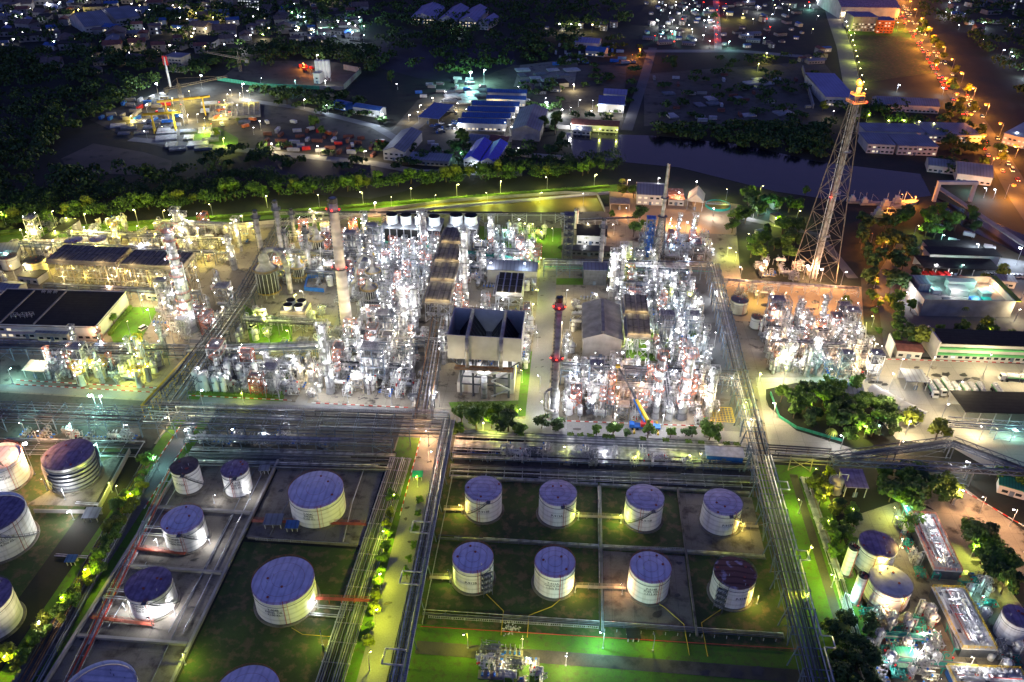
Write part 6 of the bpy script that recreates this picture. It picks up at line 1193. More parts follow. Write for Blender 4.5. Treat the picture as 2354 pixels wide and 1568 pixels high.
for px, py, rz in ((2282,648,.2),(583,752,1.1),(298,1,0),(2240,700,.3),(330,757,1.2)):
    if py > 10: q = P(px, py); parked(q.x, q.y, rz, 'steel_d' if px > 2000 else 'white', px < 600)
WT = truck_proto('white')
for px, py, rz in ((2155,527,-.35),(2225,545,-.35),(2272,575,-.35),(2190,560,-.35)): q = P(px, py); place(WT, 'box_truck', 'truck', q.x, q.y, 0, rz, phrase='white box truck on the canal road', group='box trucks')
# copper vessel
q = P(1918, 1130); place(vdrum_proto(2.2,6,3,'steel_t'), 'process_vessel', 'process vessel', q.x, q.y, label='copper-toned vessel wrapped in pipes beside the white portal shed')
for i, (px, py) in enumerate(((2262,1498),(2275,1515),(2290,1500),(2135,1490),(2150,1492),(2135,1470))): q = P(px, py); b = MB(); b.lathe([(.9,0),(.95,1),(.9,1.9),(.3,2.2),(.02,2.25)], 14); place([('shell', b.mesh('shell', 'white', True))], 'plastic_tank', 'small tank', q.x, q.y, phrase='small round white plastic tank', group='white plastic tanks')
q = P(2020+8, 1480); 
# steam plumes kept out; flare-yard oddments
fill([(1690,668),(1780,672),(1780,690),(1690,688)], 5, ['manifold','vessel'], world=False, seed=120, s=(.6,.8)); fill([(1740,595),(1850,610),(1900,650),(1740,640)], 9, ['manifold','vessel','pump'], world=False, seed=121)
# ================================================================ HEDGES, TREES
def hedge(p, q, h=1.4, t=1.4, phrase='clipped green hedge', lab=None, m='hedge'):
    p, q = Vector((*p[:2], 0)), Vector((*q[:2], 0)); L = (q-p).length; rr = random.Random(int(p.x*5+p.y)); b = MB(); b.box(.1,-t/2+.2,0,L-.1,t/2-.2,h-.2)
    for i in range(int(min(900, L*22))):
        x, y, z = rr.uniform(0,L), rr.uniform(-t/2,t/2), rr.uniform(.1,h); k = rr.random()
        if k < .6: z = h+rr.uniform(-.15,.1)
        else: y = (t/2)*rr.choice((-1,1))+rr.uniform(-.1,.1)
        a = Vector((rr.gauss(0,1),rr.gauss(0,1),rr.gauss(0,.6))).normalized()*.3; c = a.orthogonal().normalized()*.3; v = Vector((x,y,z)); b.add([v-a,v-c,v+a,v+c], [(0,1,2,3)])
    o = ob('hedge', b.mesh('hedge', m)); o.location = p; o.rotation_euler = (0,0,math.atan2(q.y-p.y, q.x-p.x)); tag(o, lab, 'hedge', 'clipped hedges')
    if not lab: AUTO.append((o, phrase, (p.x+q.x)/2, (p.y+q.y)/2))
for x in (5,9,13,19,34,43,52,57,67,71): hedge((x,254.3), (x+(5 if x in (19,) else 2.6),254.5), 1.6, 2.0, 'short clipped hedge block')
hedge(P(430,906)[:2], P(635,914)[:2], 1.2, 1.6, lab='long low hedge in front of the white drum yard'); hedge(P(1052,938)[:2], P(1190,945)[:2], 2.2, 4, lab='thick shrub bank at the feet of the condenser box'); hedge(P(-60,544)[:2], P(560,498)[:2], 1.5, 3, lab='long bright hedge on the levee, marsh half'); hedge(P(560,496)[:2], P(1400,430)[:2], 1.5, 3, lab='long bright hedge on the levee, pond half')
hedge(P(252,772)[:2], P(302,708)[:2], 1.5, 1.6, lab='dark hedge between the bright lawn and black-roofed hall'); wall('levee_wall', 'long white wall following the levee road', P(-80,577)[:2], P(640,513)[:2], 2.2, .4, 'wall'); wall('levee_wall', 'white wall bounding the settling pond road', P(640,513)[:2], P(1400,444)[:2], 1.2, .4, 'wall')
for a, c, l in (((850,489),(1040,464),'marsh-side'),((1040,464),(1300,446),'long'),((1300,446),(1372,449),'short'),((1372,449),(1390,488),'sloping')): wall('pond_wall', 'grey-blue %s stretch of the settling pond wall' % l, P(*a)[:2], P(*c)[:2], 2, .5, 'wall_c')
for a, c, m, h, l in (((1770,905),(1790,960),'greenwall',1.2,'green barrier curving along the western tip of the island'),((1790,960),(1830,985),'greenwall',1.2,'green and white barrier on the bend of the island road'),((1830,985),(1935,1015),'greenwall',1.2,'green and white barrier towards the sagging truss bridge'),((1990,745),(1985,850),'wall',1.0,'pale winding wall beside the perimeter lane')): wall('barrier', l, P(*a)[:2], P(*c)[:2], h, .4, m, cat='barrier')
mixl = ['leaf_a','leaf_b','leaf_c']
tree_line([(-20,525),(280,487),(560,455),(800,437),(1040,414),(1400,398)], 46, 1.25, ['leaf_a','leaf_b','leaf_a'], 3, 'trees along the levee')
wood('woodland', [[(-60,470),(280,440),(560,408),(700,425),(900,418),(1100,392),(1420,372),(1420,405),(1040,425),(560,468),(-60,540)]], 330, 5.5, 8.5, 'leaf_c', 150, 21, 'dense band of mixed trees behind the lamp-lit levee', .62)
tree_line([(348,1085),(235,1300),(150,1420),(40,1560)], 24, .62, ['leaf_b','leaf_a'], 1.5, 'trees lining the lanes'); tree_line([(300,1150),(215,1330),(160,1400),(90,1460),(15,1545)], 20, .68, ['leaf_b','leaf_a'], 1.8, 'trees lining the lanes')
tree_line([(900,1150),(885,1280),(870,1340),(858,1440),(845,1500)], 12, .62, ['leaf_b','leaf_a'], .6, 'trees lining the lanes'); tree_line([(968,1140),(948,1270),(930,1350)], 6, .45, ['leaf_a'], .8, 'trees lining the lanes')
for px, py, s, l in ((1060,975,.7,'leaf_a'),(1075,960,.5,'leaf_b'),(1110,955,.55,'leaf_a'),(1145,958,.5,'leaf_a'),(1180,960,.6,'leaf_a'),(1195,1000,.7,'leaf_a'),(1055,1000,.6,'leaf_a'),(1370,1002,.45,'leaf_a'),(1440,1004,.4,'leaf_c'),(1540,1006,.45,'leaf_a'),(1095,990,.85,'leaf_a'),(1168,992,.95,'leaf_c'),(1130,985,.6,'leaf_a'),(1245,985,.6,'leaf_c'),(1280,990,.6,'leaf_c'),(1408,1005,.68,'leaf_a'),(1488,1010,.62,'leaf_a'),(1590,1005,.5,'leaf_c'),(1628,1015,.95,'leaf_a'),(1575,1003,.4,'leaf_c'),(262,744,.5,'leaf_a'),(1430,450,.8,'leaf_b'),(1455,455,.7,'leaf_a'),(1405,500,.5,'leaf_a'),(1470,510,.8,'leaf_c'),(1455,545,.7,'leaf_a'),(1480,525,.6,'leaf_a'),(1940,705,.7,'leaf_b'),(2105,800,1.1,'leaf_b'),(2260,760,.7,'leaf_b'),(2300,640,.8,'leaf_b'),(2258,652,.6,'leaf_b'),(2085,980,.8,'leaf_b'),(2150,1010,.9,'leaf_b'),(1840,905,.7,'leaf_c'),(1960,905,.8,'leaf_a'),(1290,580,.5,'leaf_a'),(340,1075,.6,'leaf_a'),(2338,1435,.5,'leaf_b')):
    q = P(px, py); tree(q.x, q.y, s*1.35, l)
for pl, n, s, lf, g in (([(1620,600),(1690,470),(1790,460),(1850,540),(1830,610),(1720,610)], 24, 1.15, ['leaf_c','leaf_a'], 6), ([(1960,520),(2090,500),(2120,640),(2060,700),(1970,660)], 24, 1.2, ['leaf_c'], 5.5), ([(2080,500),(2230,490),(2250,540),(2110,560)], 13, 1.15, ['leaf_c','leaf_a'], 5), ([(1780,925),(1900,900),(2010,930),(2070,1010),(1940,1010),(1830,970)], 34, .95, ['leaf_a','leaf_c','leaf_a'], 4.6),
    ([(2010,1100),(2080,1080),(2150,1130),(2080,1180),(2020,1160)], 11, 1.05, ['leaf_c','leaf_a'], 4.5), ([(1850,1100),(1905,1090),(1920,1200),(1870,1190)], 6, .75, ['leaf_b'], 3.5), ([(1900,1170),(1980,1180),(1950,1300),(1900,1280)], 10, .8, ['leaf_a','leaf_c'], 3.5), ([(1895,1440),(1990,1430),(2020,1640),(1920,1640)], 14, .9, ['leaf_c'], 4), ([(2040,700),(2100,690),(2110,800),(2050,800)], 10, .95, ['leaf_a','leaf_c'], 4.5), ([(2130,760),(2330,770),(2330,790),(2140,785)], 9, .8, ['leaf_a','leaf_c'], 4),
    ([(2200,1220),(2260,1230),(2345,1370),(2290,1370)], 13, .95, ['leaf_a','leaf_c'], 3.6), ([(2055,1150),(2110,1140),(2120,1200),(2080,1230)], 8, .8, ['leaf_a'], 3.5), ([(2150,1120),(2200,1130),(2190,1170),(2150,1160)], 5, .8, ['leaf_a'], 3.5), ([(2100,60),(2120,60),(2240,250),(2330,400),(2300,410),(2200,260)], 22, 1.2, ['leaf_b','leaf_a'], 9), ([(1700,440),(1860,470),(1850,500),(1700,470)], 10, .8, ['leaf_c','leaf_a'], 5), ([(2280,1080),(2353,1110),(2353,1150),(2280,1130)], 4, .8, ['leaf_a'], 4), ([(1990,640),(2020,650),(2030,800),(2000,800)], 6, .6, ['leaf_a'], 4)):
    for x, y in scatter_poly(pl, n, g, use_busy=False): tree(x, y, s, rnd.choice(lf))
for px, py in ((1928,1460),(2338,1455),(2210,725),(1905,1015),(548,288),(1345,560),(1430,430)): q = P(px, py); place(PALM, 'palm_tree', 'palm', q.x, q.y, 0, px, phrase='small palm tree', group='palms')
# ================================================================ BEYOND THE LEVEE
wood('woodland', [[(-400,40),(120,130),(330,110),(420,180),(230,270),(130,330),(160,400),(420,400),(560,420),(0,470),(-500,560)]], 900, 7, 10, 'leaf_c', 60, 3, 'dark woodland spreading over the marshy land')
wood('woodland', [[(640,60),(860,70),(1180,100),(1440,60),(1440,20),(900,-20),(500,-40),(300,60)]], 420, 9, 11, 'leaf_c', 46, 4, 'dark tree belt between the town and the ponds', 1.6); wood('woodland', [[(820,150),(1180,200),(1180,150),(1440,100),(1300,90),(900,80)]], 120, 8, 10, 'leaf_c', 50, 5, 'dark trees around the upper pond', 1.5)
wood('woodland', [[(1480,300),(1900,290),(1900,370),(1500,310)]], 130, 6, 7, 'leaf_c', 60, 6, 'dark scrub on the canal bank'); wood('woodland', [[(2110,60),(2200,60),(2353,240),(2700,500),(2800,100),(2300,-60),(2120,-60)]], 420, 9, 11, 'leaf_c', 46, 7, 'dark wooded land beyond the highway', 1.6); wood('woodland', [[(1900,250),(2200,250),(2280,420),(2130,400),(2160,300),(1990,290)]], 60, 6, 8, 'leaf_c', 60, 8, 'dark gardens among the long grey roofs')
wood('woodland', [[(-100,-60),(700,-70),(800,120),(500,180),(0,100)]], 340, 9, 10, 'leaf_c', 40, 9, 'dark gardens woven through the distant town', 1.6); wood('woodland', [[(1480,140),(1880,130),(1850,290),(1500,290)]], 60, 6, 6, 'leaf_c', 60, 10, 'scattered dark scrub in the storage yards'); wood('woodland', [[(900,395),(1250,390),(1300,340),(1000,350),(560,340),(400,380)]], 70, 5, 6, 'leaf_c', 60, 11, 'dark scrub along the near canal bank')
for px, py, s, l in ((1065,350,1.6,'leaf_c'),(1045,355,1.3,'leaf_c'),(1275,310,1.8,'leaf_c'),(1250,300,1.4,'leaf_c'),(1290,335,1.5,'leaf_c'),(725,300,1.2,'leaf_a'),(740,310,1.0,'leaf_a'),(500,320,.9,'leaf_b'),(660,240,1.2,'leaf_c'),(470,170,1.5,'leaf_c'),(945,350,1.0,'leaf_c'),(1890,255,1.2,'leaf_b'),(1975,255,1.1,'leaf_b'),(1985,280,1,'leaf_b'),(1640,45,1.2,'leaf_c'),(1545,160,1.6,'leaf_c'),(2180,345,1.2,'leaf_c'),(2215,350,1.2,'leaf_c'),(2080,290,1.2,'leaf_b'),(1850,450,1,'leaf_a'),(900,190,1.4,'leaf_c'),(1000,90,1.5,'leaf_c'),(1050,95,1.5,'leaf_c')): q = P(px, py); tree(q.x, q.y, s, l, group='trees beyond the levee')
B = lambda *a, **k: bldg(*a, **k)
wood('woodland', [[(1190,110),(1480,110),(1470,300),(1200,300)]], 70, 5, 5, 'leaf_c', 60, 31, 'patchy dark scrub around the stone yard'); wood('woodland', [[(580,210),(800,220),(900,290),(640,250)]], 50, 5, 6, 'leaf_c', 60, 32, 'dark scrub between the lane and the batching yard'); wood('woodland', [[(400,150),(640,110),(860,120),(880,200),(820,150),(560,135),(440,190)]], 120, 7, 9, 'leaf_c', 60, 33, 'dark trees around the batching yard')
B('barracks','lit two-storey barracks with blue roof, the nearer of a pair',(1118,243),(1207,246),10,6,'gable','roof_blue','wall',lit=.8,lm='lit_window'); B('barracks','second blue-roofed barracks right behind the lit one',(1120,228),(1209,231),10,6,'gable','roof_blue','wall',windows=0)
for i, (x0, y0, x1) in enumerate(((1053,300,1162),(1062,286,1172),(1075,272,1182),(1086,258,1192))): B('dormitory', 'blue-roofed dormitory, '+['foremost','second','third','rearmost'][i]+' of four in a stepped row', (x0,y0), (x1,y0+3), 12, 6, 'gable', 'roof_blue', 'wall', lit=.5 if i == 0 else 0, windows=i == 0)
B('warehouse','bright blue gabled shed on the canal bank, nearer the big tree',(1066,389),(1100,392),40,7,'cross','roof_vivid','wall',windows=1,rise=3); B('warehouse','bright blue gabled shed on the canal bank, nearer the brown yard',(1105,393),(1138,396),40,7,'cross','roof_vivid','wall',rise=3)
B('barracks','dark blue-roofed barracks beside the lane lamp',(812,262),(873,272),10,6,'gable','roof_blue','wall',lit=.6,lm='lit_window_cool'); B('barracks','small blue-roofed barracks with glowing blue wall',(768,250),(795,256),9,5,'gable','roof_blue','blue',lit=.6,lm='lit_window_cool')
B('open_shed','long teal-blue roof slanting beside a car park',(962,283),(1008,288),36,5,'shed','roof_blue','wall',open_front=True,rise=1); B('warehouse','pale blue-grey gabled shed at the lane bend',(882,368),(930,372),45,7,'cross','roof_grey','wall',rise=3); B('warehouse','dark grey gabled warehouse beside the big dark tree',(1175,322),(1240,326),55,8,'cross','roof_grey','wall_c',rise=4,windows=0)
B('shed','long brown-roofed shed by the canal',(1312,300),(1420,306),14,5,'gable','roof_red','wall',lit=.4); B('shed','low grey lean-to in front of the brown-roofed shed',(1316,309),(1356,312),8,3.5,'shed','roof_grey','wall',rise=.6); B('workshop','white-walled workshop with half-blue roof',(1374,258),(1433,261),24,7,'flat','roof_blue','wall',windows=0); B('shed','pale roofed open store behind the white-walled workshop',(1386,229),(1438,232),16,5,'flat','roof_lav','wall',lit=.5)
B('shed','long flat roof store in front of the pale gabled shed',(938,378),(1030,384),14,4,'flat','roof_grey','wall_c'); B('shed','small grey roof row behind the vivid sheds',(1075,334),(1120,338),14,4,'gable','roof_grey','wall'); B('shed','small brown roof beside the grey gabled warehouse',(1120,336),(1165,340),14,4,'gable','roof_red','wall')
B('cattle_shed','broad pale violet shed roof, first from the town',(945,55),(1000,57),70,7,'cross','roof_lav','wall',lit=.8,rise=5); B('cattle_shed','broad pale violet shed roof, second from the town',(1008,60),(1048,62),75,7,'cross','roof_lav','wall',lit=.8,rise=5); B('cattle_shed','broad pale violet shed roof, third from the town',(1055,62),(1095,64),75,7,'cross','roof_lav','wall',lit=.8,rise=5); B('cattle_shed','narrow pale violet shed roof at the end of the row',(1098,68),(1122,70),40,7,'cross','roof_lav','wall',rise=4)
B('warehouse','violet-blue hall behind the flare tower',(1893,244),(1962,246),70,8,'shed','roof_lav','wall',rise=2,lit=.4); wall('compound_wall','long pale wall curving beside the violet-blue hall',P(1868,250)[:2],P(1843,160)[:2],4,1,'wall_c')
B('warehouse','long low grey roof with curved edge by the highway',(2015,255),(2155,262),22,6,'gable','roof_grey','wall'); 
for i, (x0, y0, x1, dp) in enumerate(((1990,352,2052,26),(2060,356,2150,26),(1985,322,2120,20),(2130,330,2250,30))): B('factory_shed', ['white-walled shed with slate roof on the canal bank','wider white-walled slate shed beside it','long slate roof lit by green-yellow lamps','broad slate roof nearest the highway'][i], (x0,y0), (x1,y0+3), dp, 7, 'flat', 'roof_grey', 'wall', lit=.3)
B('shed','slate hip roof beside the narrow bridge',(2130,395),(2190,402),16,5,'gable','roof_grey','wall'); B('shed','large slate roof beside the highway bend',(2195,418),(2275,428),26,6,'gable','roof_grey','wall'); B('depot','bright white depot roof cut by the frame edge',(2300,330),(2420,360),40,8,'flat','wall','wall',lit=.8)
B('depot','wide violet-grey depot hall at the head of the field',(1928,44),(2062,46),90,14,'gable','roof_m','wall',lit=.3); B('office_block','dark office block with glowing sign panels before the depot',(1955,72),(2010,73),30,16,'flat','roof_m','wall_c',lit=.3); B('office_block','orange-lit stair block of the dark offices',(2012,76),(2050,77),22,14,'flat','roof_m','orange',lit=.4)
B('apartment_block','tall apartment block with rows of lit windows',(486,22),(538,24),30,38,'flat','roof_m','wall_c',lit=.35,windows=1); B('office_block','bright striped office block behind the apartments',(548,18),(598,20),26,24,'flat','roof_m','wall_c',lit=.9,lm='lit_window_cool'); B('tower_house','four-storey pale house alone among the dark trees',(385,165),(422,168),16,14,'flat','roof_grey','wall_c',lit=0)
B('market_hall','walled yard building with lamplit pale end wall',(430,110),(490,112),30,6,'flat','roof_k','wall'); B('warehouse','long grey hall with teal gable end in the town',(200,80),(262,72),60,8,'gable','roof_grey','wall'); B('warehouse','second long grey hall beyond the teal-gabled one',(270,62),(325,54),50,8,'gable','roof_grey','wall')
B('shelter_roof','white hut roof in the storage yard',(1320,108),(1375,112),20,5,'gable','roof_lav','wall',lit=.3); B('shelter_roof','blue-fronted lit hut beside the orange-lit yard',(1345,128),(1388,132),18,5,'gable','roof_blue','wall',lit=.8)
# construction yard
for i, (a, c) in enumerate((((372,232),(470,222)),((340,262),(402,258)))):
    p0, p1 = P(*a, 14), P(*c, 14); p0.z = p1.z = 0; L = (p1-p0).length; o = bpy.data.objects.new('gantry_crane', None); COL.objects.link(o); o.location = p0; o.rotation_euler = (0,0,math.atan2(p1.y-p0.y, p1.x-p0.x)); b = MB(); b.box(-4,-1.2,13,L+4,-.7,14.4); b.box(-4,.7,13,L+4,1.2,14.4); ob('girder', b.mesh('girder', 'yellow'), o)
    for x in (2, L-2): b = MB(); b.beam((x,-5,0),(x,-1,13),.8); b.beam((x,5,0),(x,1,13),.8); b.beam((x,-5,.6),(x,5,.6),.8); ob('leg', b.mesh('leg', 'yellow'), o)
    b = MB(); b.box(L*.4,-2,15.4,L*.4+4,2,17.5); ob('trolley', b.mesh('trolley', 'steel_l'), o); tag(o, 'long yellow gantry crane over the '+('precast yard, the farther one' if i == 0 else 'stacked goods, the nearer one'), 'crane')
for px, py, top, rz, lab in ((553,165,128,2.7,'slim orange tower crane in front of the green hoarding'),(428,285,192,.9,'yellow tower crane between the two gantries')):
    q = P(px, py); h = hgt(px, py, top); o = bpy.data.objects.new('tower_crane', None); COL.objects.link(o); o.location = (q.x, q.y, 0); o.rotation_euler = (0,0,rz); b = MB()
    for x, y in ((-.9,-.9),(.9,-.9),(.9,.9),(-.9,.9)): b.beam((x,y,0),(x,y,h),.25)
    for i in range(int(h/2.4)): b.beam((-.9,-.9,i*2.4),(.9,-.9,i*2.4+2.4),.15); b.beam((.9,.9,i*2.4),(-.9,.9,i*2.4+2.4),.15)
    ob('mast', b.mesh('mast', 'steel_t'), o); b = MB(); b.beam((-12,0,h-3),(42,0,h-3),.5); b.beam((-12,0,h-1.5),(42,0,h-1.8),.3); b.beam((0,0,h+4),(40,0,h-2),.12); b.beam((0,0,h+4),(-11,0,h-2),.12); b.beam((0,0,h-3),(0,0,h+4),.4)
    for i in range(22): b.beam((-12+i*2.4,0,h-3),(-10.8+i*2.4,0,h-1.6),.12)
    ob('jib', b.mesh('jib', 'steel_t'), o); b = MB(); b.box(-12,-1,h-5,-9,1,h-2.5); ob('counterweight', b.mesh('counterweight', 'wall_c'), o); tag(o, lab, 'crane')
for i, (px, py) in enumerate(((732,188),(740,188),(748,188),(756,188))): q = P(px, py); b = MB(); b.lathe([(1.4,3),(2.2,6),(2.2,18),(1.9,18.6),(.02,19)], 14); c = MB(); 
for i, px in enumerate((733,741,749,757)):
    q = P(px, 186); b = MB(); b.lathe([(.6,2.5),(2.3,6),(2.3,18),(1.9,18.6),(.02,19)], 14); c = MB(); [c.beam((1.8*math.cos(t),1.8*math.sin(t),0),(1.8*math.cos(t),1.8*math.sin(t),6),.3) for t in (.8,2.4,3.9,5.5)]
    place([('shell', b.mesh('shell', 'white', True)), ('leg', c.mesh('leg', 'steel_l'))], 'cement_silo', 'silo', q.x, q.y, phrase='tall white cement silo', group='cement silos of the batching plant')
B('batching_block','white batching block in front of the cement silos',(722,192),(736,193),10,9,'flat','wall','wall'); 
for a, c, l, m in (((500,185),(600,200),'green hoarding, stretch nearest the gantry cranes','greenwall'),((600,200),(735,206),'green hoarding, stretch below the tower crane','greenwall'),((735,206),(790,208),'grey-blue hoarding beside the batching block','wall_c'),((790,208),(830,168),'bare concrete wall turning back by the silos','wall_c'),((830,168),(790,160),'bare concrete rear wall of the batching yard','wall_c'),((1310,298),(1230,292),'white hoarding in front of the grassy plot','wall'),((1120,355),(1300,368),'white wall along the canal bank','wall')): wall('hoarding', l, P(*a)[:2], P(*c)[:2], 5 if 'concrete' in l else 3.2, .4, m)
q = P(392, 200); o = stack(q.x, q.y, .9, .8, 26, 'white', 'radio_mast', 'red and white lattice-topped mast by the construction floodlight', rings=(), top=False, cat='mast'); b = MB(); b.box(-2,-.6,19,2,.6,27); ob('mast_head', b.mesh('mast_head', 'red'), o)
cr = random.Random(8)
def container_mesh(m): b = MB(); b.box(-6,-1.2,0,6,1.2,2.6); b.box(-6.03,-1.1,.1,-6,1.1,2.5); b.box(6,-1.1,.1,6.03,1.1,2.5); return b.mesh('container', m)
CT = {m: container_mesh(m) for m in ('red','roof_red','blue','wall_c','orange','steel_l')}; CT['wall'] = CT['wall_c']
cnm = {'red':'red','roof_red':'rusty red','blue':'blue','wall':'white','orange':'orange','steel_l':'silver'}
for pl, n, cols in (([(600,300),(740,300),(880,330),(860,360),(620,345)], 34, ['roof_red','roof_red','red','steel_l']), ([(280,235),(380,215),(400,240),(300,262)], 16, ['red','wall','steel_l','blue','wall']), ([(230,268),(330,258),(320,275),(240,280)], 8, ['blue','wall']), ([(350,262),(410,258),(410,290),(350,292)], 12, ['wall','red','blue']), ([(960,200),(1100,170),(1120,200),(960,230)], 14, ['wall','steel_l','blue']), ([(1240,100),(1460,105),(1460,150),(1250,150)], 26, ['wall','steel_l','blue']), ([(1500,150),(1880,150),(1850,280),(1500,280)], 26, ['steel_l','wall','roof_red']),([(930,330),(1010,330),(1010,360),(950,360)], 8, ['steel_l'])):
    for x, y in scatter_poly(pl, n, 8, use_busy=True): m = cr.choice(cols); place(CT[m], 'container', 'container', x, y, 0, cr.choice((0,.1,1.6,1.5,.3)), (cr.uniform(.4,.75),.9,cr.uniform(.8,1.1)), phrase=cnm[m]+' shipping container', group='containers in the outer yards')
b = MB()
for k in range(16): b.box(-7,k*.62-5,0,7,k*.62-4.6,1.2)
SP = b.mesh('stack', 'steel_l'); b = MB()
for k in range(9): b.cyl((-6,k*.9-4,.4),(6,k*.9-4,.4),.42,n=8); b.cyl((-6,k*.9-3.6,1.1),(6,k*.9-3.6,1.1),.38,n=8)
SQ = b.mesh('pipe_pile', 'pipe_g')
for pl, n in (([(270,285),(370,275),(400,300),(280,318)], 12), ([(370,305),(500,300),(490,340),(400,345)], 14), ([(480,235),(600,245),(560,285),(440,275)], 10), ([(1200,160),(1320,150),(1310,190),(1190,195)], 10), ([(1030,205),(1130,200),(1100,240),(1030,240)], 10), ([(1520,180),(1860,180),(1800,280),(1520,280)], 12)):
    for x, y in scatter_poly(pl, n, 10, use_busy=False): k = cr.random() < .5; place(SP if k else SQ, 'beam_stack' if k else 'pipe_pile', 'stack' if k else 'pile', x, y, 0, cr.choice((.3,.4,1.9)), cr.uniform(.7,1.1), phrase='stack of pale beams' if k else 'pile of grey pipes', group='stacked goods in the outer yards')
b = MB()
for i in range(9): b.box(-20,i*4.4-18,0,20,i*4.4-17.3,2.2)
for i in range(10): b.box(i*4.4-20,-18,.002,i*4.4-19.3,17.5,2.1)
o = ob('formwork_grid', b.mesh('formwork_grid', 'wall_c')); q = P(540,258); o.location = (q.x, q.y, 0); o.rotation_euler = (0,0,.35); tag(o, 'pale concrete lattice of precast cells in the construction yard', 'formwork')
# narrow bridge, canal gate
p0, p1 = P(2150,440), P(2353,578); o = wall('narrow_bridge', 'narrow pale footbridge crossing the dark canal', p0[:2], p1[:2], .8, 4, 'wall_c', z=3, cat='bridge'); 
q = P(2165, 462); L = 30; b = MB(); b.box(-13,-1,0,-11,1,12); b.box(11,-1,0,13,1,12); b.box(-13,-1.2,12,13,1.2,14); place([('portal_frame', b.mesh('portal_frame', 'wall'))], 'sluice_gate', 'gate', q.x+6, q.y, 0, .1, label='white portal frame of a sluice gate over the canal')
q = P(2055, 475); bb = MB(); bb.add([(-12,-3,0),(10,-3,0),(14,0,0),(10,3,0),(-12,3,0),(-12,-3.2,2.5),(10,-3.2,2.5),(15,0,3.2),(10,3.2,2.5),(-12,3.2,2.5)], [(0,4,3,2,1),(5,6,7,8,9),(0,1,6,5),(1,2,7,6),(2,3,8,7),(3,4,9,8),(4,0,5,9)]); c = MB(); c.box(-10,-2,2.5,-4,2,6); c.box(-9,-1.5,6,-6,1.5,8.5); d = MB(); d.beam((0,0,2.5),(0,0,12),.3); d.beam((-7,0,8),(-7,0,14),.3); d.beam((0,0,12),(8,0,5),.15)
BT = [('hull', bb.mesh('hull', 'wall_c')), ('wheelhouse', c.mesh('wheelhouse', 'wall')), ('mast', d.mesh('mast', 'steel_l'))]
for i, (px, py, rz) in enumerate(((2050,478,.2),(2075,470,.3),(2035,498,.1),(2000,470,.1),(1972,466,.05))): q = P(px, py); place(BT, 'fishing_boat', 'boat', q.x, q.y, 0, rz, .75 if i < 3 else .6, phrase='moored fishing boat', group='fishing boats moored on the canal')
# ================================================================ TOWN
hr = random.Random(12)
def house_proto(w, d, h, kind, wm, rm, lit, seed, lm='lit_window'):
    rr = random.Random(seed); b, r, g, e = MB(), MB(), MB(), MB(); b.box(-w/2,-d/2,0,w/2,d/2,h); k = .5
    if kind == 'gable': r.add([(-w/2-k,-d/2-k,h),(w/2+k,-d/2-k,h),(w/2+k,d/2+k,h),(-w/2-k,d/2+k,h),(-w/2-k,0,h+d*.25),(w/2+k,0,h+d*.25)], [(0,1,5,4),(2,3,4,5),(0,4,3),(1,2,5),(0,3,2,1)])
    elif kind == 'hip': r.add([(-w/2-k,-d/2-k,h),(w/2+k,-d/2-k,h),(w/2+k,d/2+k,h),(-w/2-k,d/2+k,h),(-w/4,0,h+d*.28),(w/4,0,h+d*.28)], [(0,1,5,4),(2,3,4,5),(0,4,3),(1,2,5),(0,3,2,1)])
    else: r.box(-w/2-k,-d/2-k,h+.002,w/2+k,d/2+k,h+.3)
    for s in range(max(1, int(h/3))):
        for i in range(int(w/3.5)):
            x = -w/2+1.4+i*3.5; (e if rr.random() < lit else g).box(x,-d/2-.06,s*3+.9,x+1.5,-d/2+.02,s*3+2.3)
    out = [('wall', b.mesh('wall', wm)), ('roof', r.mesh('roof', rm))]
    if g.f: out.append(('window', g.mesh('window', 'glass')))
    if e.f: out.append(('window', e.mesh('window', lm)))
    return out
HS = [(house_proto(10,8,6,'gable','wall_c','roof_red',.12,1),'red-roofed two-storey house'),(house_proto(12,9,3.4,'hip','wall_c','roof_brown',.15,2),'brown-roofed bungalow'),(house_proto(16,10,4,'flat','wall_c','roof_k',.1,3),'flat dark-roofed shed'),(house_proto(9,9,7,'flat','wall_c','roof_brown',.2,4,'lit_window_cool'),'drab flat-topped house'),(house_proto(20,8,3.5,'gable','wall_c','roof_grey',.2,5,'lit_window_cool'),'long grey-roofed row'),(house_proto(14,12,5,'gable','wall_c','roof_brown',.2,6),'brown-roofed house'),(house_proto(10,7,4,'gable','wall','roof_blue',.5,7),'blue-roofed cottage'),(house_proto(7,6,3.2,'gable','wall','roof_grey',.8,8),'small glowing hut')]
def town(pl, n, gap, s, g, ch=None):
    for x, y in scatter_poly(pl, n, gap, use_busy=True): p, ph = hr.choice(HS) if ch is None else HS[hr.choice(ch)]; place(p, 'house', 'house', x, y, 0, hr.choice((.3,.35,1.9,-.2,.4)), hr.uniform(*s), phrase=ph, group=g); BUSY.append((x, y, 6))
town([(-20,-10),(640,-20),(700,30),(560,110),(380,130),(0,110)], 120, 19, (.9,1.7), 'houses of the distant town'); town([(640,40),(840,50),(820,95),(660,100)], 26, 16, (.8,1.3), 'houses of the distant town'); town([(1480,10),(1640,5),(1640,110),(1490,115)], 40, 13, (.5,.85), 'huts of the shanty lanes', [7,3,6,1,7,4]); town([(1655,10),(1820,10),(1880,110),(1660,112)], 34, 15, (.5,.85), 'huts of the shanty lanes', [7,2,1,3,4,6])
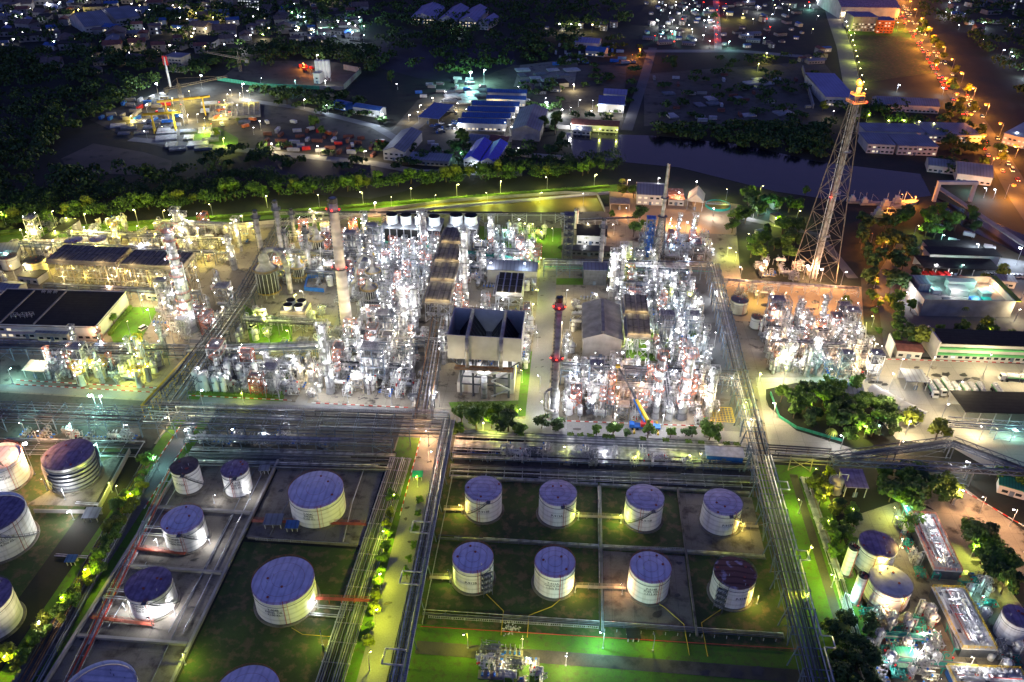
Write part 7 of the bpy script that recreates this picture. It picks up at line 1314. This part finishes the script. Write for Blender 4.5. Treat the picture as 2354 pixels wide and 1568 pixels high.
town([(2150,-20),(2353,-20),(2353,60),(2220,80)], 20, 24, (1,1.5), 'houses beyond the highway'); town([(1830,120),(1900,115),(1900,150),(1850,160)], 6, 12, (.6,1), 'huts of the shanty lanes'); town([(1190,200),(1300,195),(1300,215),(1190,215)], 5, 12, (.6,.9), 'sheds in the storage yard', [1,2]); town([(1250,60),(1430,62),(1430,70),(1250,75)], 6, 16, (.7,1), 'sheds in the storage yard', [7,3])
town([(560,5),(760,0),(860,30),(700,50)], 24, 20, (.9,1.4), 'houses of the distant town'); town([(1700,560),(1790,450),(1800,520),(1740,540)], 4, 12, (.6,.8), 'huts in the trees', [7,3]); town([(0,130),(330,120),(300,170),(0,160)], 8, 30, (.8,1.2), 'houses of the distant town', [1,5,3])
# ================================================================ TRAFFIC
tr = random.Random(21); CM_ = [car_mesh(m) for m in ('white','red','steel_d','steel_l','blue')]+[car_mesh('white', 5, van=True)]; cn = ['white','red','dark','silver','blue','white van-like']
hw = [P(*p) for p in ((2040,-60),(2075,30),(2130,110),(2180,190),(2250,290),(2300,370),(2345,450),(2420,560))]
def along(pts, d):
    for a, b in zip(pts, pts[1:]):
        L = (b-a).length
        if d <= L: return a+(b-a)*d/L, (b-a).normalized()
        d -= L
    return pts[-1], (pts[-1]-pts[-2]).normalized()
T = sum((b-a).length for a, b in zip(hw, hw[1:])); d = 12
while d < T*.9:
    for lane in (-7.5,-3.5,3.5,7.5):
        if tr.random() < (.62 if lane < 0 else .4):
            q, u = along(hw, d+tr.uniform(-3,3)); n = Vector((-u.y,u.x,0)); i = tr.randrange(6); p_ = q+n*lane; a = math.atan2(u.y,u.x)+(math.pi if lane < 0 else 0)
            place(CM_[i], 'car', 'car', p_.x, p_.y, .1, a, 1.25, phrase=cn[i]+' car '+('heading away' if lane < 0 else 'coming nearer'), group='cars on the highway')
    d += 15
for i in range(38): q, u = along(hw, 10+i*T/39+tr.uniform(-5,5)); n = Vector((-u.y,u.x,0)); p_ = q+n*(1 if i % 2 else -1)*11.5; lamp(p_.x, p_.y, 10, 'sodium', 36000*tr.uniform(.4,1.4), tr.uniform(1.1,2.0), math.atan2(-n.y*(1 if i%2 else -1), -n.x*(1 if i%2 else -1)), 'highway_lamp', 'orange highway lamp', 'highway lamps', arm=2.5)  # very large bulbs, the orange glow put into their size
sr = [P(*p) for p in ((1900,-30),(1918,40),(1940,110),(1965,230))]; T2 = sum((b-a).length for a, b in zip(sr, sr[1:]))
for i in range(24): q, u = along(sr, T2*(i+.5)/24); n = Vector((-u.y,u.x,0)); lamp(q.x+n.x*7, q.y+n.y*7, 7, 'lime' if i > 11 else 'warm', 9000 if i % 3 == 0 else 0, .5, 0, 'lane_lamp', 'yellow lane lamp', 'lamps lining the side road')
for i in range(12): q = P(1648+tr.uniform(-3,3), 6+i*9.5); lamp(q.x, q.y, 6, 'sodium' if i % 3 else 'red', 5000 if i % 3 == 0 else 0, .5, None, 'lane_lamp', 'orange alley lamp', 'lamps of the shanty lanes')
# cars of the storage yard
for x, y in scatter_poly([(975,255),(1050,250),(1045,298),(1000,310)], 26, 4.5, use_busy=True): parked(x, y, tr.choice((.3,.35,1.8)), tr.choice(['white','steel_l','blue','steel_d']), group='cars parked in the barracks yard')
for x, y in scatter_poly([(480,250),(940,330),(880,350),(500,290)], 10, 14): place(tr.choice([WT, truck_proto('orange')]), 'lorry', 'truck', x, y, 0, tr.uniform(0,3), phrase='parked works lorry', group='lorries in the outer yards')
for i, (px, py) in enumerate(((690,155),(703,157),(716,160),(700,163),(1210,235),(1075,195))): q = P(px, py); place(truck_proto('red' if i < 4 else 'white'), 'lorry', 'truck', q.x, q.y, 0, 2.+i*.1, phrase='red mixer lorry' if i < 4 else 'white works lorry', group='lorries in the outer yards')
# ================================================================ LAMPS OUTSIDE THE UNITS
def L_(px, py, h=9, col='white', pw=5000, size=.4, ph='lane lamp', z=0, name='yard_lamp'):
    if col == 'lime' and (840 < px < 970 and py > 1100 or 1835 < px < 1880 and py > 1100 or 1000 < px < 1550 and py > 1450 or px < 320 and py > 1100): col = 'olive'
    q = P(px, py, 0); return lamp(q.x, q.y, h, col, pw, size, None, name, ph, 'street lamps')
for px, py in ((14,516),(137,560),(160,533),(250,533),(380,515),(490,500),(615,478),(735,478),(835,470),(945,463),(1050,452),(1150,443),(1257,436),(1365,428)): L_(px, py, 8.5, 'lime', 7500, .4, 'levee lamp')
for px, py, h, c, pw, s, ph in ((80,1090,14,'peach',22000,.9,'glaring orange-white lamp'),(470,945,10,'teal',2500,.5,'teal lamp'),(900,478,7,'lime',7000,.3,'pond-side lamp'),(1000,474,7,'lime',8000,.3,'pond-side lamp'),(1120,468,7,'lime',8000,.3,'pond-side lamp'),(1240,466,7,'lime',8000,.3,'pond-side lamp'),(1340,470,7,'warm',6000,.3,'pond-side lamp'),(80,565,8,'warm',5500,.3,'levee road lamp'),(200,553,8,'warm',5500,.3,'levee road lamp'),(420,535,8,'warm',5500,.3,'levee road lamp'),(560,522,8,'warm',5500,.3,'levee road lamp'),(720,508,8,'warm',5500,.3,'levee road lamp'),(2010,1335,9,'yellow',3500,.3,'lamp over the glazed dome tank'),(2050,1300,10,'yellow',2600,.3,'lamp over the glazed dome tank'),(2240,590,8,'cool',9000,.4,'station yard lamp'),(2150,700,7,'warm',6000,.3,'plant room yard lamp'),(2330,740,7,'warm',6000,.3,'plant room yard lamp'),(2080,700,7,'white',5000,.3,'plant room yard lamp'),(2110,650,6,'warm',6000,.3,'station forecourt lamp'),(1720,560,6,'lime',5000,.35,'tree-shaded lamp'),(1780,520,6,'lime',5000,.3,'tree-shaded lamp'),(1730,500,5,'white',4000,.3,'lamp among huts in the trees'),(1760,490,5,'teal',4000,.3,'lamp among huts in the trees'),(2000,560,6,'sodium',5000,.3,'orange lamp in the dark trees'),(2100,540,6,'lime',4000,.3,'canal road lamp'),(2050,1200,6,'lime',4000,.3,'works garden lamp'),(1960,1200,6,'lime',4000,.3,'works garden lamp'),(2230,1280,6,'lime',4500,.3,'works garden lamp'),(2300,1360,6,'lime',4500,.3,'works garden lamp'),(225,945,9,'teal',14000,.8,'teal-white floodlight'),(240,948,9,'teal',9000,.6,'teal-white floodlight'),(395,985,6,'warm',3000,.3,'lane lamp'),(975,1015,5,'peach',9000,.3,'warm lamp under the pipe rack'),(985,1060,5,'peach',3500,.3,'warm lamp'),(960,1120,6,'lime',5200,.3,'lane lamp'),(900,1165,6,'lime',5500,.3,'lane lamp'),(885,1255,6,'lime',7500,.35,'lane lamp'),(875,1355,6,'lime',8500,.4,'lane lamp'),(862,1440,7,'lime',9000,.45,'lane lamp'),(850,1540,7,'lime',6500,.35,'lane lamp'),(300,1165,6,'lime',3500,.3,'lane lamp'),(275,1150,6,'lime',2800,.3,'lane lamp'),(218,1340,7,'lime',5200,.4,'lane lamp'),(160,1405,6,'lime',2600,.35,'lane lamp'),(95,1465,6,'warm',2600,.35,'lane lamp'),(30,1530,6,'lime',5200,.4,'lane lamp'),(365,1082,6,'teal',2200,.3,'lane lamp'),  # pond-side, levee road and dome tank lamps added to brighten those spots
    (230,1045,6,'teal',5000,.4,'teal lamp on the wall'),(180,1060,6,'lime',5500,.3,'lamp beside the scaffolded tank'),(170,1195,5,'white',3600,.4,'white lamp on the wall corner'),(90,1020,6,'peach',3500,.3,'warm lamp'),
    (1075,1490,7,'lime',4500,.35,'lawn lamp'),(1385,1490,7,'teal',7000,.35,'green-white lawn lamp'),(1200,1490,6,'lime',3000,.3,'lawn lamp'),(1300,1530,6,'warm',4500,.3,'lawn lamp'),(1500,1495,6,'lime',2000,.2,'dim lawn lamp'),
    (1855,1285,7,'lime',5200,.4,'verge lamp'),(1850,1400,7,'lime',4200,.3,'verge lamp'),(1835,1180,6,'lime',4200,.3,'verge lamp'),(1870,1110,6,'lime',4800,.3,'verge lamp'),(1880,1160,6,'yellow',6500,.3,'verge lamp in the yellow trees'),(1900,1230,6,'yellow',4500,.3,'verge lamp in the yellow trees'),(1910,1350,6,'lime',4000,.3,'verge lamp'),(1935,1385,5,'teal',3500,.3,'lamp over small green pumps'),(2215,1098,8,'white',6000,.45,'lamp on the bridge leg'),(2060,1040,6,'peach',5000,.35,'lamp under the sagging bridge'),(1930,1035,7,'white',3000,.35,'lamp on the bridge tower'),
    (2190,1160,8,'peach',7000,.4,'gate road lamp'),(2320,1210,8,'peach',6000,.4,'gate road lamp'),(2250,1180,8,'peach',5000,.3,'gate road lamp'),(2353,1270,8,'peach',4500,.3,'gate road lamp'),
    (1800,880,9,'lime',5500,.35,'island road lamp'),(1900,890,9,'teal',5500,.35,'island road lamp'),(1775,960,8,'warm',9000,.35,'island road lamp'),(1985,1005,6,'lime',5500,.35,'lamp hidden in island trees'),(2020,1000,5,'teal',4500,.3,'lamp hidden in island trees'),(1860,950,7,'lime',3000,.3,'lamp hidden in island trees'),(2130,865,10,'warm',9000,.3,'yard floodlight'),(2060,870,10,'warm',7800,.3,'yard floodlight'),(2260,860,10,'warm',10800,.3,'yard floodlight'),(2340,880,10,'warm',9600,.3,'yard floodlight'),(2080,1000,8,'warm',8400,.4,'yard floodlight'),(1990,870,9,'warm',7200,.3,'yard floodlight'),(2040,905,10,'white',5400,.4,'yard floodlight'),(2160,970,9,'warm',7200,.35,'yard floodlight'),(2250,1010,6,'warm',7000,.3,'lamp under the truss gallery'),(2320,1015,6,'teal',6000,.3,'lamp under the truss gallery'),(2190,915,9,'warm',5400,.3,'yard floodlight'),
    (2165,822,5,'white',4000,.6,'lamp on the green-banded office'),(2295,828,5,'white',4000,.6,'lamp on the green-banded office'),(2230,826,5,'white',3000,.3,'lamp on the green-banded office'),(2095,815,5,'lime',3500,.3,'lamp at the garden corner'),(2262,775,4,'yellow',3500,.3,'garden lamp'),(2060,740,5,'lime',3200,.3,'garden lamp'),
    (1757,635,9,'peach',19000,.8,'blazing peach-white floodlight'),(1845,642,8,'peach',17000,.7,'blazing peach-white floodlight'),(1885,648,8,'peach',15000,.65,'blazing peach-white floodlight'),(1932,655,8,'peach',12000,.5,'blazing peach-white floodlight'),(1700,645,8,'peach',12000,.4,'peach-white floodlight'),(1800,700,8,'peach',9000,.25,'peach-white floodlight'),(1880,710,8,'peach',9000,.25,'peach-white floodlight'),(1740,700,8,'yellow',5000,.25,'yellow floodlight'),
    (2030,590,9,'sodium',15000,.6,'orange lamp in the dark trees'),(2015,705,6,'sodium',5000,.3,'orange perimeter lamp'),(2008,662,6,'sodium',6000,.35,'orange perimeter lamp'),(2003,752,6,'lime',3500,.3,'yellow perimeter lamp'),(2005,812,6,'warm',3500,.3,'yellow perimeter lamp'),(2335,608,10,'cool',20000,.9,'glaring blue-white floodlight'),(2140,630,6,'white',5000,.5,'station forecourt lamp'),(2200,630,6,'teal',5000,.5,'station forecourt lamp'),(2270,690,8,'peach',9000,.4,'car park lamp'),(2345,690,8,'peach',9000,.4,'car park lamp'),(2180,648,6,'white',4500,.3,'station forecourt lamp'),(2160,560,6,'teal',3000,.3,'canal road lamp'),
    (1560,470,8,'peach',9000,.6,'water plant lamp'),(1597,445,8,'white',6000,.5,'lamp crowning the tent roof'),(1510,430,7,'white',5000,.4,'water plant lamp'),(1637,505,7,'white',7000,.5,'water plant lamp'),(1440,440,8,'peach',7000,.4,'water plant lamp'),(1540,520,6,'peach',9000,.25,'water plant lamp'),(1590,525,6,'peach',9000,.25,'water plant lamp'),(1440,500,6,'peach',6000,.25,'water plant lamp'),(1670,590,6,'lime',5500,.5,'tree-shaded lamp'),(1690,600,5,'lime',3000,.35,'tree-shaded lamp'),(1640,690,6,'white',4000,.3,'plant road lamp'),(1668,460,7,'lime',3500,.35,'lamp beside the clarifier'),(1745,450,7,'lime',3500,.35,'canal bank lamp'),(1830,505,6,'lime',3500,.35,'canal bank lamp'),
    (863,495,9,'peach',9000,.7,'big peach lamp by the cooling towers'),(60,640,8,'warm',6000,.4,'tank-side lamp'),(130,620,7,'yellow',6000,.4,'tank-side lamp'),(20,610,8,'teal',6000,.4,'tank-side lamp'),(100,700,7,'warm',5000,.3,'apron lamp'),(200,705,7,'warm',6500,.35,'apron lamp'),(330,705,7,'warm',6500,.35,'apron lamp'),(200,560,8,'warm',7000,.4,'marsh-side lamp'),(320,550,8,'yellow',6000,.4,'marsh-side lamp'),(520,580,8,'yellow',7000,.35,'marsh-side lamp'),(580,540,8,'yellow',7000,.35,'marsh-side lamp'),(640,640,8,'lime',5000,.3,'heater lamp'),(700,700,8,'warm',6000,.3,'heater lamp'),(740,740,8,'lime',5000,.3,'heater lamp'),(820,540,8,'peach',7000,.3,'pad lamp'),(460,555,9,'warm',5000,.4,'marsh-side lamp'),(330,600,10,'white',9000,.6,'white floodlight behind the coolers'),(160,705,7,'peach',4000,.4,'hall corner lamp'),(262,690,8,'peach',6000,.5,'hall corner lamp'),(220,790,6,'peach',3500,.4,'hall corner lamp'),(180,745,6,'lime',4000,.3,'lawn edge lamp'),(300,770,7,'lime',5000,.3,'bright lawn lamp'),(330,720,7,'lime',5500,.3,'bright lawn lamp'),(40,770,5,'white',3000,.4,'lamp on the hall wall'),(75,772,5,'peach',3000,.5,'lamp on the hall wall'),(100,860,7,'warm',6500,.3,'apron lamp'),(30,880,7,'teal',5500,.3,'apron lamp'),(240,880,7,'warm',5500,.3,'apron lamp'),(320,880,7,'lime',7500,.3,'apron lamp'),(400,790,8,'warm',4500,.3,'apron lamp'),(380,760,8,'peach',6500,.3,'apron lamp'),  # tank-side lamps are added to brighten the tanks by the levee
    (620,790,8,'lime',6000,.3,'green lawn lamp'),(600,745,8,'lime',6500,.3,'green lawn lamp'),(740,800,7,'lime',4500,.3,'lamp by the road edge'),(700,880,7,'warm',4200,.3,'junction lamp'),(800,925,9,'white',4800,.3,'apron lamp'),(900,930,9,'white',4800,.3,'apron lamp'),(730,920,8,'white',3800,.3,'apron lamp'),(560,925,6,'lime',2800,.3,'hedge lamp'),(1010,935,8,'white',5000,.3,'apron lamp'),
    (1235,700,9,'lime',4500,.3,'inner road lamp'),(1235,800,8,'warm',4200,.3,'inner road lamp'),(1200,880,6,'lime',5200,.3,'inner road lamp'),(1240,900,8,'warm',4200,.3,'inner road lamp'),(1250,955,7,'white',3800,.3,'inner road lamp'),(1240,620,8,'lime',6200,.4,'inner road lamp'),(1300,700,8,'warm',6500,.3,'pad lamp'),(1290,770,8,'warm',5000,.3,'pad lamp'),(1225,545,8,'lime',5500,.3,'garden lamp'),(1270,555,8,'lime',4500,.3,'garden lamp'),(1350,540,7,'warm',4500,.3,'garden lamp'),(1340,575,5,'white',2500,.3,'garden lamp'),(1410,540,7,'peach',4500,.3,'garden lamp'),
    (1110,990,5,'lime',3500,.4,'tree lamp'),(1190,965,5,'lime',2500,.3,'tree lamp'),(1300,985,9,'white',4200,.3,'crane road lamp'),(1410,990,9,'white',4200,.3,'crane road lamp'),(1520,990,9,'white',4200,.3,'crane road lamp'),(1640,985,9,'warm',4200,.3,'crane road lamp'),(1700,960,8,'lime',4500,.3,'crane road lamp'),(1670,900,8,'warm',3000,.3,'eastern road lamp'),(1640,800,8,'white',2500,.3,'eastern road lamp'),(1740,890,8,'lime',5500,.3,'junction lamp'),(1725,1000,8,'warm',6000,.3,'junction lamp'),(1960,780,8,'warm',4500,.3,'perimeter lamp'),(1800,870,8,'white',4500,.3,'junction lamp'),(1940,850,8,'warm',5500,.3,'perimeter lamp'),
    (805,85,14,'cool',27000,1.2,'glaring yard floodlight'),(810,105,14,'cool',12000,.9,'glaring yard floodlight'),(1082,195,12,'teal',54720,1.4,'glaring teal floodlight'),(1112,190,12,'teal',13200,.9,'glaring teal floodlight'),(1258,262,10,'cool',27360,1.1,'blue-white yard floodlight'),(882,285,8,'cool',19380,1.0,'blue-white lane floodlight'),(965,325,6,'teal',6600,.6,'teal lane lamp'),(940,280,6,'warm',3500,.5,'lane lamp'),(995,240,6,'warm',3250,.5,'lane lamp'),(965,258,6,'warm',2750,.4,'lane lamp'),(426,300,12,'cool',25080,1.1,'blue-white floodlight among the steel'),(365,225,12,'cool',29640,1.1,'blue-white floodlight'),(465,205,12,'cool',25080,.9,'blue-white floodlight'),(560,225,12,'cool',20520,1.0,'blue-white floodlight'),(575,230,8,'white',4500,.5,'yard lamp'),(470,310,6,'lime',10450,.4,'green-lit lamp by a lone tree'),(515,335,6,'lime',11400,.3,'green-lit lamp by the lane'),(628,350,7,'warm',9500,.5,'lane lamp'),(735,358,7,'warm',9500,.5,'lane lamp'),(838,368,7,'warm',8550,.4,'lane lamp'),(700,250,8,'warm',2500,.4,'lane lamp'),(755,262,7,'cool',3600,.4,'lane lamp'),(440,235,9,'yellow',18050,.4,'yellow yard floodlight'),(400,250,9,'yellow',15200,.4,'yellow yard floodlight'),(340,265,9,'warm',7980,.5,'yard floodlight'),(520,270,9,'warm',7980,.4,'yard floodlight'),(600,300,8,'warm',3250,.4,'yard lamp'),(730,150,10,'white',7000,.6,'batching yard lamp'),(748,200,6,'white',7000,.4,'batching yard lamp'),(700,160,6,'sodium',14400,.5,'orange batching yard lamp'),(715,175,6,'sodium',7200,.4,'orange batching yard lamp'),(600,195,6,'teal',4800,.3,'hoarding lamp'),(680,200,6,'teal',4800,.3,'hoarding lamp'),
    (1205,310,6,'white',3000,.5,'barracks lamp'),(1190,268,7,'white',3500,.6,'barracks lamp'),(1182,290,7,'white',3500,.6,'barracks lamp'),(1172,312,7,'white',3000,.5,'barracks lamp'),(1140,250,5,'warm',4000,.4,'barracks lamp'),(1185,252,5,'warm',4000,.4,'barracks lamp'),(1430,268,7,'white',4000,.6,'workshop lamp'),(1400,272,6,'warm',3000,.4,'workshop lamp'),(1330,305,5,'white',2750,.4,'shed lamp'),(1375,310,5,'lime',2750,.4,'shed lamp'),(1415,312,5,'lime',2750,.4,'shed lamp'),(1195,358,6,'white',2250,.4,'canal bank lamp'),(1470,130,8,'sodium',16800,.8,'orange yard lamp'),(1450,140,6,'sodium',10800,.5,'orange yard lamp'),(1060,365,5,'teal',2100,.3,'canal bank lamp'),(1090,395,5,'cool',2100,.3,'canal bank lamp'),
    (1285,74,9,'warm',4000,.9,'wide-spaced yard lamp'),(1310,74,9,'warm',4000,.9,'wide-spaced yard lamp'),(1330,75,9,'warm',4000,.9,'wide-spaced yard lamp'),(1360,76,9,'yellow',4500,.9,'wide-spaced yard lamp'),(1050,90,7,'cool',5400,.7,'shed row lamp'),(1080,55,7,'cool',5400,.7,'shed row lamp'),(1105,45,7,'cool',5400,.8,'shed row lamp'),(1760,140,8,'yellow',7000,.4,'yellow yard lamp'),(1740,165,8,'lime',4500,.4,'yellow yard lamp'),
    (1912,275,7,'warm',3500,.4,'hall yard lamp'),(1905,240,6,'white',3500,.4,'hall yard lamp'),(1990,280,6,'lime',4000,.4,'side road lamp'),(2040,300,8,'lime',5000,.6,'green-yellow roof lamp'),(2075,300,8,'lime',5000,.6,'green-yellow roof lamp'),(2110,302,8,'lime',5000,.6,'green-yellow roof lamp'),(2140,305,8,'lime',4000,.5,'green-yellow roof lamp'),(2165,220,7,'cool',3600,.7,'far garden lamp'),(2060,212,7,'cool',4200,.8,'far garden lamp'),(2300,130,7,'cool',3600,.8,'lone lamp beyond the highway'),(2320,145,7,'cool',3000,.8,'lone lamp beyond the highway'),(2260,455,7,'cool',3900,.5,'roundabout lamp'),(2282,458,7,'cool',3900,.5,'roundabout lamp'),(2230,440,6,'teal',2700,.4,'canal bank lamp'),(2100,345,6,'lime',2750,.4,'slate roof lamp'),(2200,415,6,'teal',3000,.4,'slate roof lamp'),(2330,330,9,'cool',7200,.5,'depot lamp'),(2100,470,6,'sodium',12000,.6,'orange quay lamp'),(2070,468,6,'sodium',9600,.4,'orange quay lamp'),(2040,500,6,'sodium',7200,.4,'orange quay lamp'),(1990,60,9,'lime',7000,.5,'field edge lamp'),(2060,70,9,'lime',7000,.5,'field edge lamp'),(2100,85,9,'lime',7000,.4,'field edge lamp'),(1960,95,9,'lime',4500,.4,'field edge lamp'),(2000,30,9,'white',7000,.6,'depot lamp'),(1940,30,9,'peach',8000,.6,'depot lamp'),(2330,1010,0,'warm',0,0,'')):
    if h: L_(px, py, h, c, pw, s, ph)
q = P(797, 745)
for dx, dy, z in ((-7,-7,9),(6,-8,14),(-6,-6,26),(7,-5,38),(-6,-7,50),(6,-7,58)): light(None, q.x+dx, q.y+dy, z, 'warm', 2300)  # bare lights added around the shaft to brighten the chimney
q = P(2040, 930); light(None, q.x-6, q.y-10, 13, 'warm', 6000)  # bare light added to brighten the membrane canopy
# tank floodlights
for x, y, c, pw, z in ((-31.5,208,'yellow',2600,3),(9.3,176.5,'yellow',2600,3),(24.3,177,'peach',2600,3),(-31.3,177,'lime',1400,3.5),(10,208.5,'lime',1300,3),(25,208.5,'lime',2600,3),(67.4,208.5,'yellow',2200,3),(67,177,'yellow',2600,3),(-115,186,'white',2600,2.5),(-132,183.5,'white',2600,2.5),(-130.5,157,'white',2600,2.5),(-114.5,157,'white',3200,2.5),(-119,151.5,'white',1500,3),(-71,163,'white',1500,2.6),(-108.8,208,'white',1400,3),(-121,205,'white',1300,2.6),(-66,150,'lime',2500,4),(-104,140,'lime',2600,4),(-169,211,'yellow',3800,5),(-175,202,'white',3600,4),(-184,206,'yellow',3600,4),(-160,207,'lime',4000,4),(-195,196,'white',3000,4),(-192,176,'white',2800,4),(-182,186,'white',2600,3),
    (-113,128,'warm',2600,3),(103,188,'warm',2600,4),(112,178,'lime',3000,5),(120,205,'warm',2200,4),(105,176,'peach',2200,4),(118,170,'peach',2400,5),(108,160,'warm',2800,5),(125,158,'warm',2800,5),(112,150,'warm',2500,5),(138,172,'warm',2800,5),(133,150,'white',2800,5),(98,170,'teal',2200,3),(150,178,'peach',2500,5)):
    lamp(x, y, z+1.2, c, pw*.8, .2, None, 'bund_floodlight', 'low tank floodlight', 'floodlights beside the tanks', arm=.8, rad=.12)
# far twinkling lamps
fr = random.Random(77)
for pl, n, sz, cs in (([(-20,-20),(700,-30),(860,60),(560,120),(360,140),(0,115)], 120, .75, ['warm','warm','white','cool','yellow']), ([(1480,0),(1640,0),(1640,110),(1490,112)], 40, .6, ['white','cool','teal','white','warm','red']), ([(1655,0),(1880,10),(1890,110),(1660,112)], 28, .6, ['white','teal','cool','yellow','red']), ([(2120,-20),(2353,-20),(2400,300),(2200,180)], 14, .8, ['cool','cool','white']), ([(660,40),(860,50),(840,100),(680,100)], 26, .6, ['white','teal','cool']), ([(900,200),(1440,200),(1420,330),(960,320)], 26, .4, ['white','warm']), ([(260,220),(620,220),(600,320),(330,320)], 22, .4, ['white','yellow','warm','red'])):
    for i, (x, y) in enumerate(scatter_poly(pl, n, 9, use_busy=False)): c = fr.choice(cs); lamp(x, y, fr.choice((5,6,7)), c, 8000 if i % 3 == 0 and c != 'red' else 0, sz*fr.uniform(.6,1.15), None, 'house_lamp', {'warm':'warm','white':'white','cool':'blue-white','yellow':'yellow','teal':'teal','red':'red'}[c]+' far-off lamp', 'far-off lamps', rad=.3)
# ================================================================ LABELS
ORD = ['', 'second', 'third', 'fourth', 'fifth', 'sixth', 'seventh', 'eighth', 'ninth', 'tenth', 'eleventh', 'twelfth', 'thirteenth', 'fourteenth', 'fifteenth', 'sixteenth', 'seventeenth', 'eighteenth', 'nineteenth', 'twentieth']
buckets = {}
for o, ph, x, y in AUTO:
    ls = sorted(LANDMARKS, key=lambda l: (l[1]-x)**2+(l[2]-y)**2); a = ls[0]; dx, dy = x-a[1], y-a[2]
    sec = 'in front of' if dy < -abs(dx)*.8 else 'behind' if dy > abs(dx)*.8 else 'beside'
    b_ = next((l for l in ls[1:] if (l[1]-a[1])*dx+(l[2]-a[2])*dy > 0), ls[1]); buckets.setdefault((ph, sec, a[0], b_[0]), []).append((dx*dx+dy*dy, id(o), o))
for (ph, sec, a, b_), v in buckets.items():
    v.sort(key=lambda t: (t[0], t[1]) if False else t[0])
    for i, (_, _, o) in enumerate(v):
        s = f'{ph} {sec} {a}'; t = f' towards {b_}'
        if len((s+t).split()) <= 14: s += t
        else:
            w_ = b_.split(); s += ' towards '+' '.join(w_[-2:] if len(w_) > 2 else w_)
        if len(v) > 1: s += ', '+(ORD[i]+' out' if 0 < i < 20 else 'first out' if i == 0 else 'outermost')
        while len(s.replace(',', ' ').split()) > 16: w_ = s.split(' towards ')[1].split(', '); k_ = w_[0].split(); s = s.split(' towards ')[0]+(' towards '+' '.join(k_[1:]) if len(k_) > 1 else '')+(', '+w_[1] if len(w_) > 1 else '') if ' towards ' in s else ' '.join(s.split()[1:])
        o['label'] = s
seen = {}
for o, ph, x, y in AUTO: seen.setdefault(o['label'], []).append(o)
for k, v in seen.items():
    if len(v) > 1:
        for i, o in enumerate(v[1:]): o['label'] = k.replace(', ', ' and ')+', '+('a little','somewhat','rather','much','far')[min(4, i)]+' farther' 
print('THINGS', len(AUTO), 'OBJECTS', len(COL.objects), 'LIGHTS', len([o for o in COL.objects if o.type == 'LIGHT']))
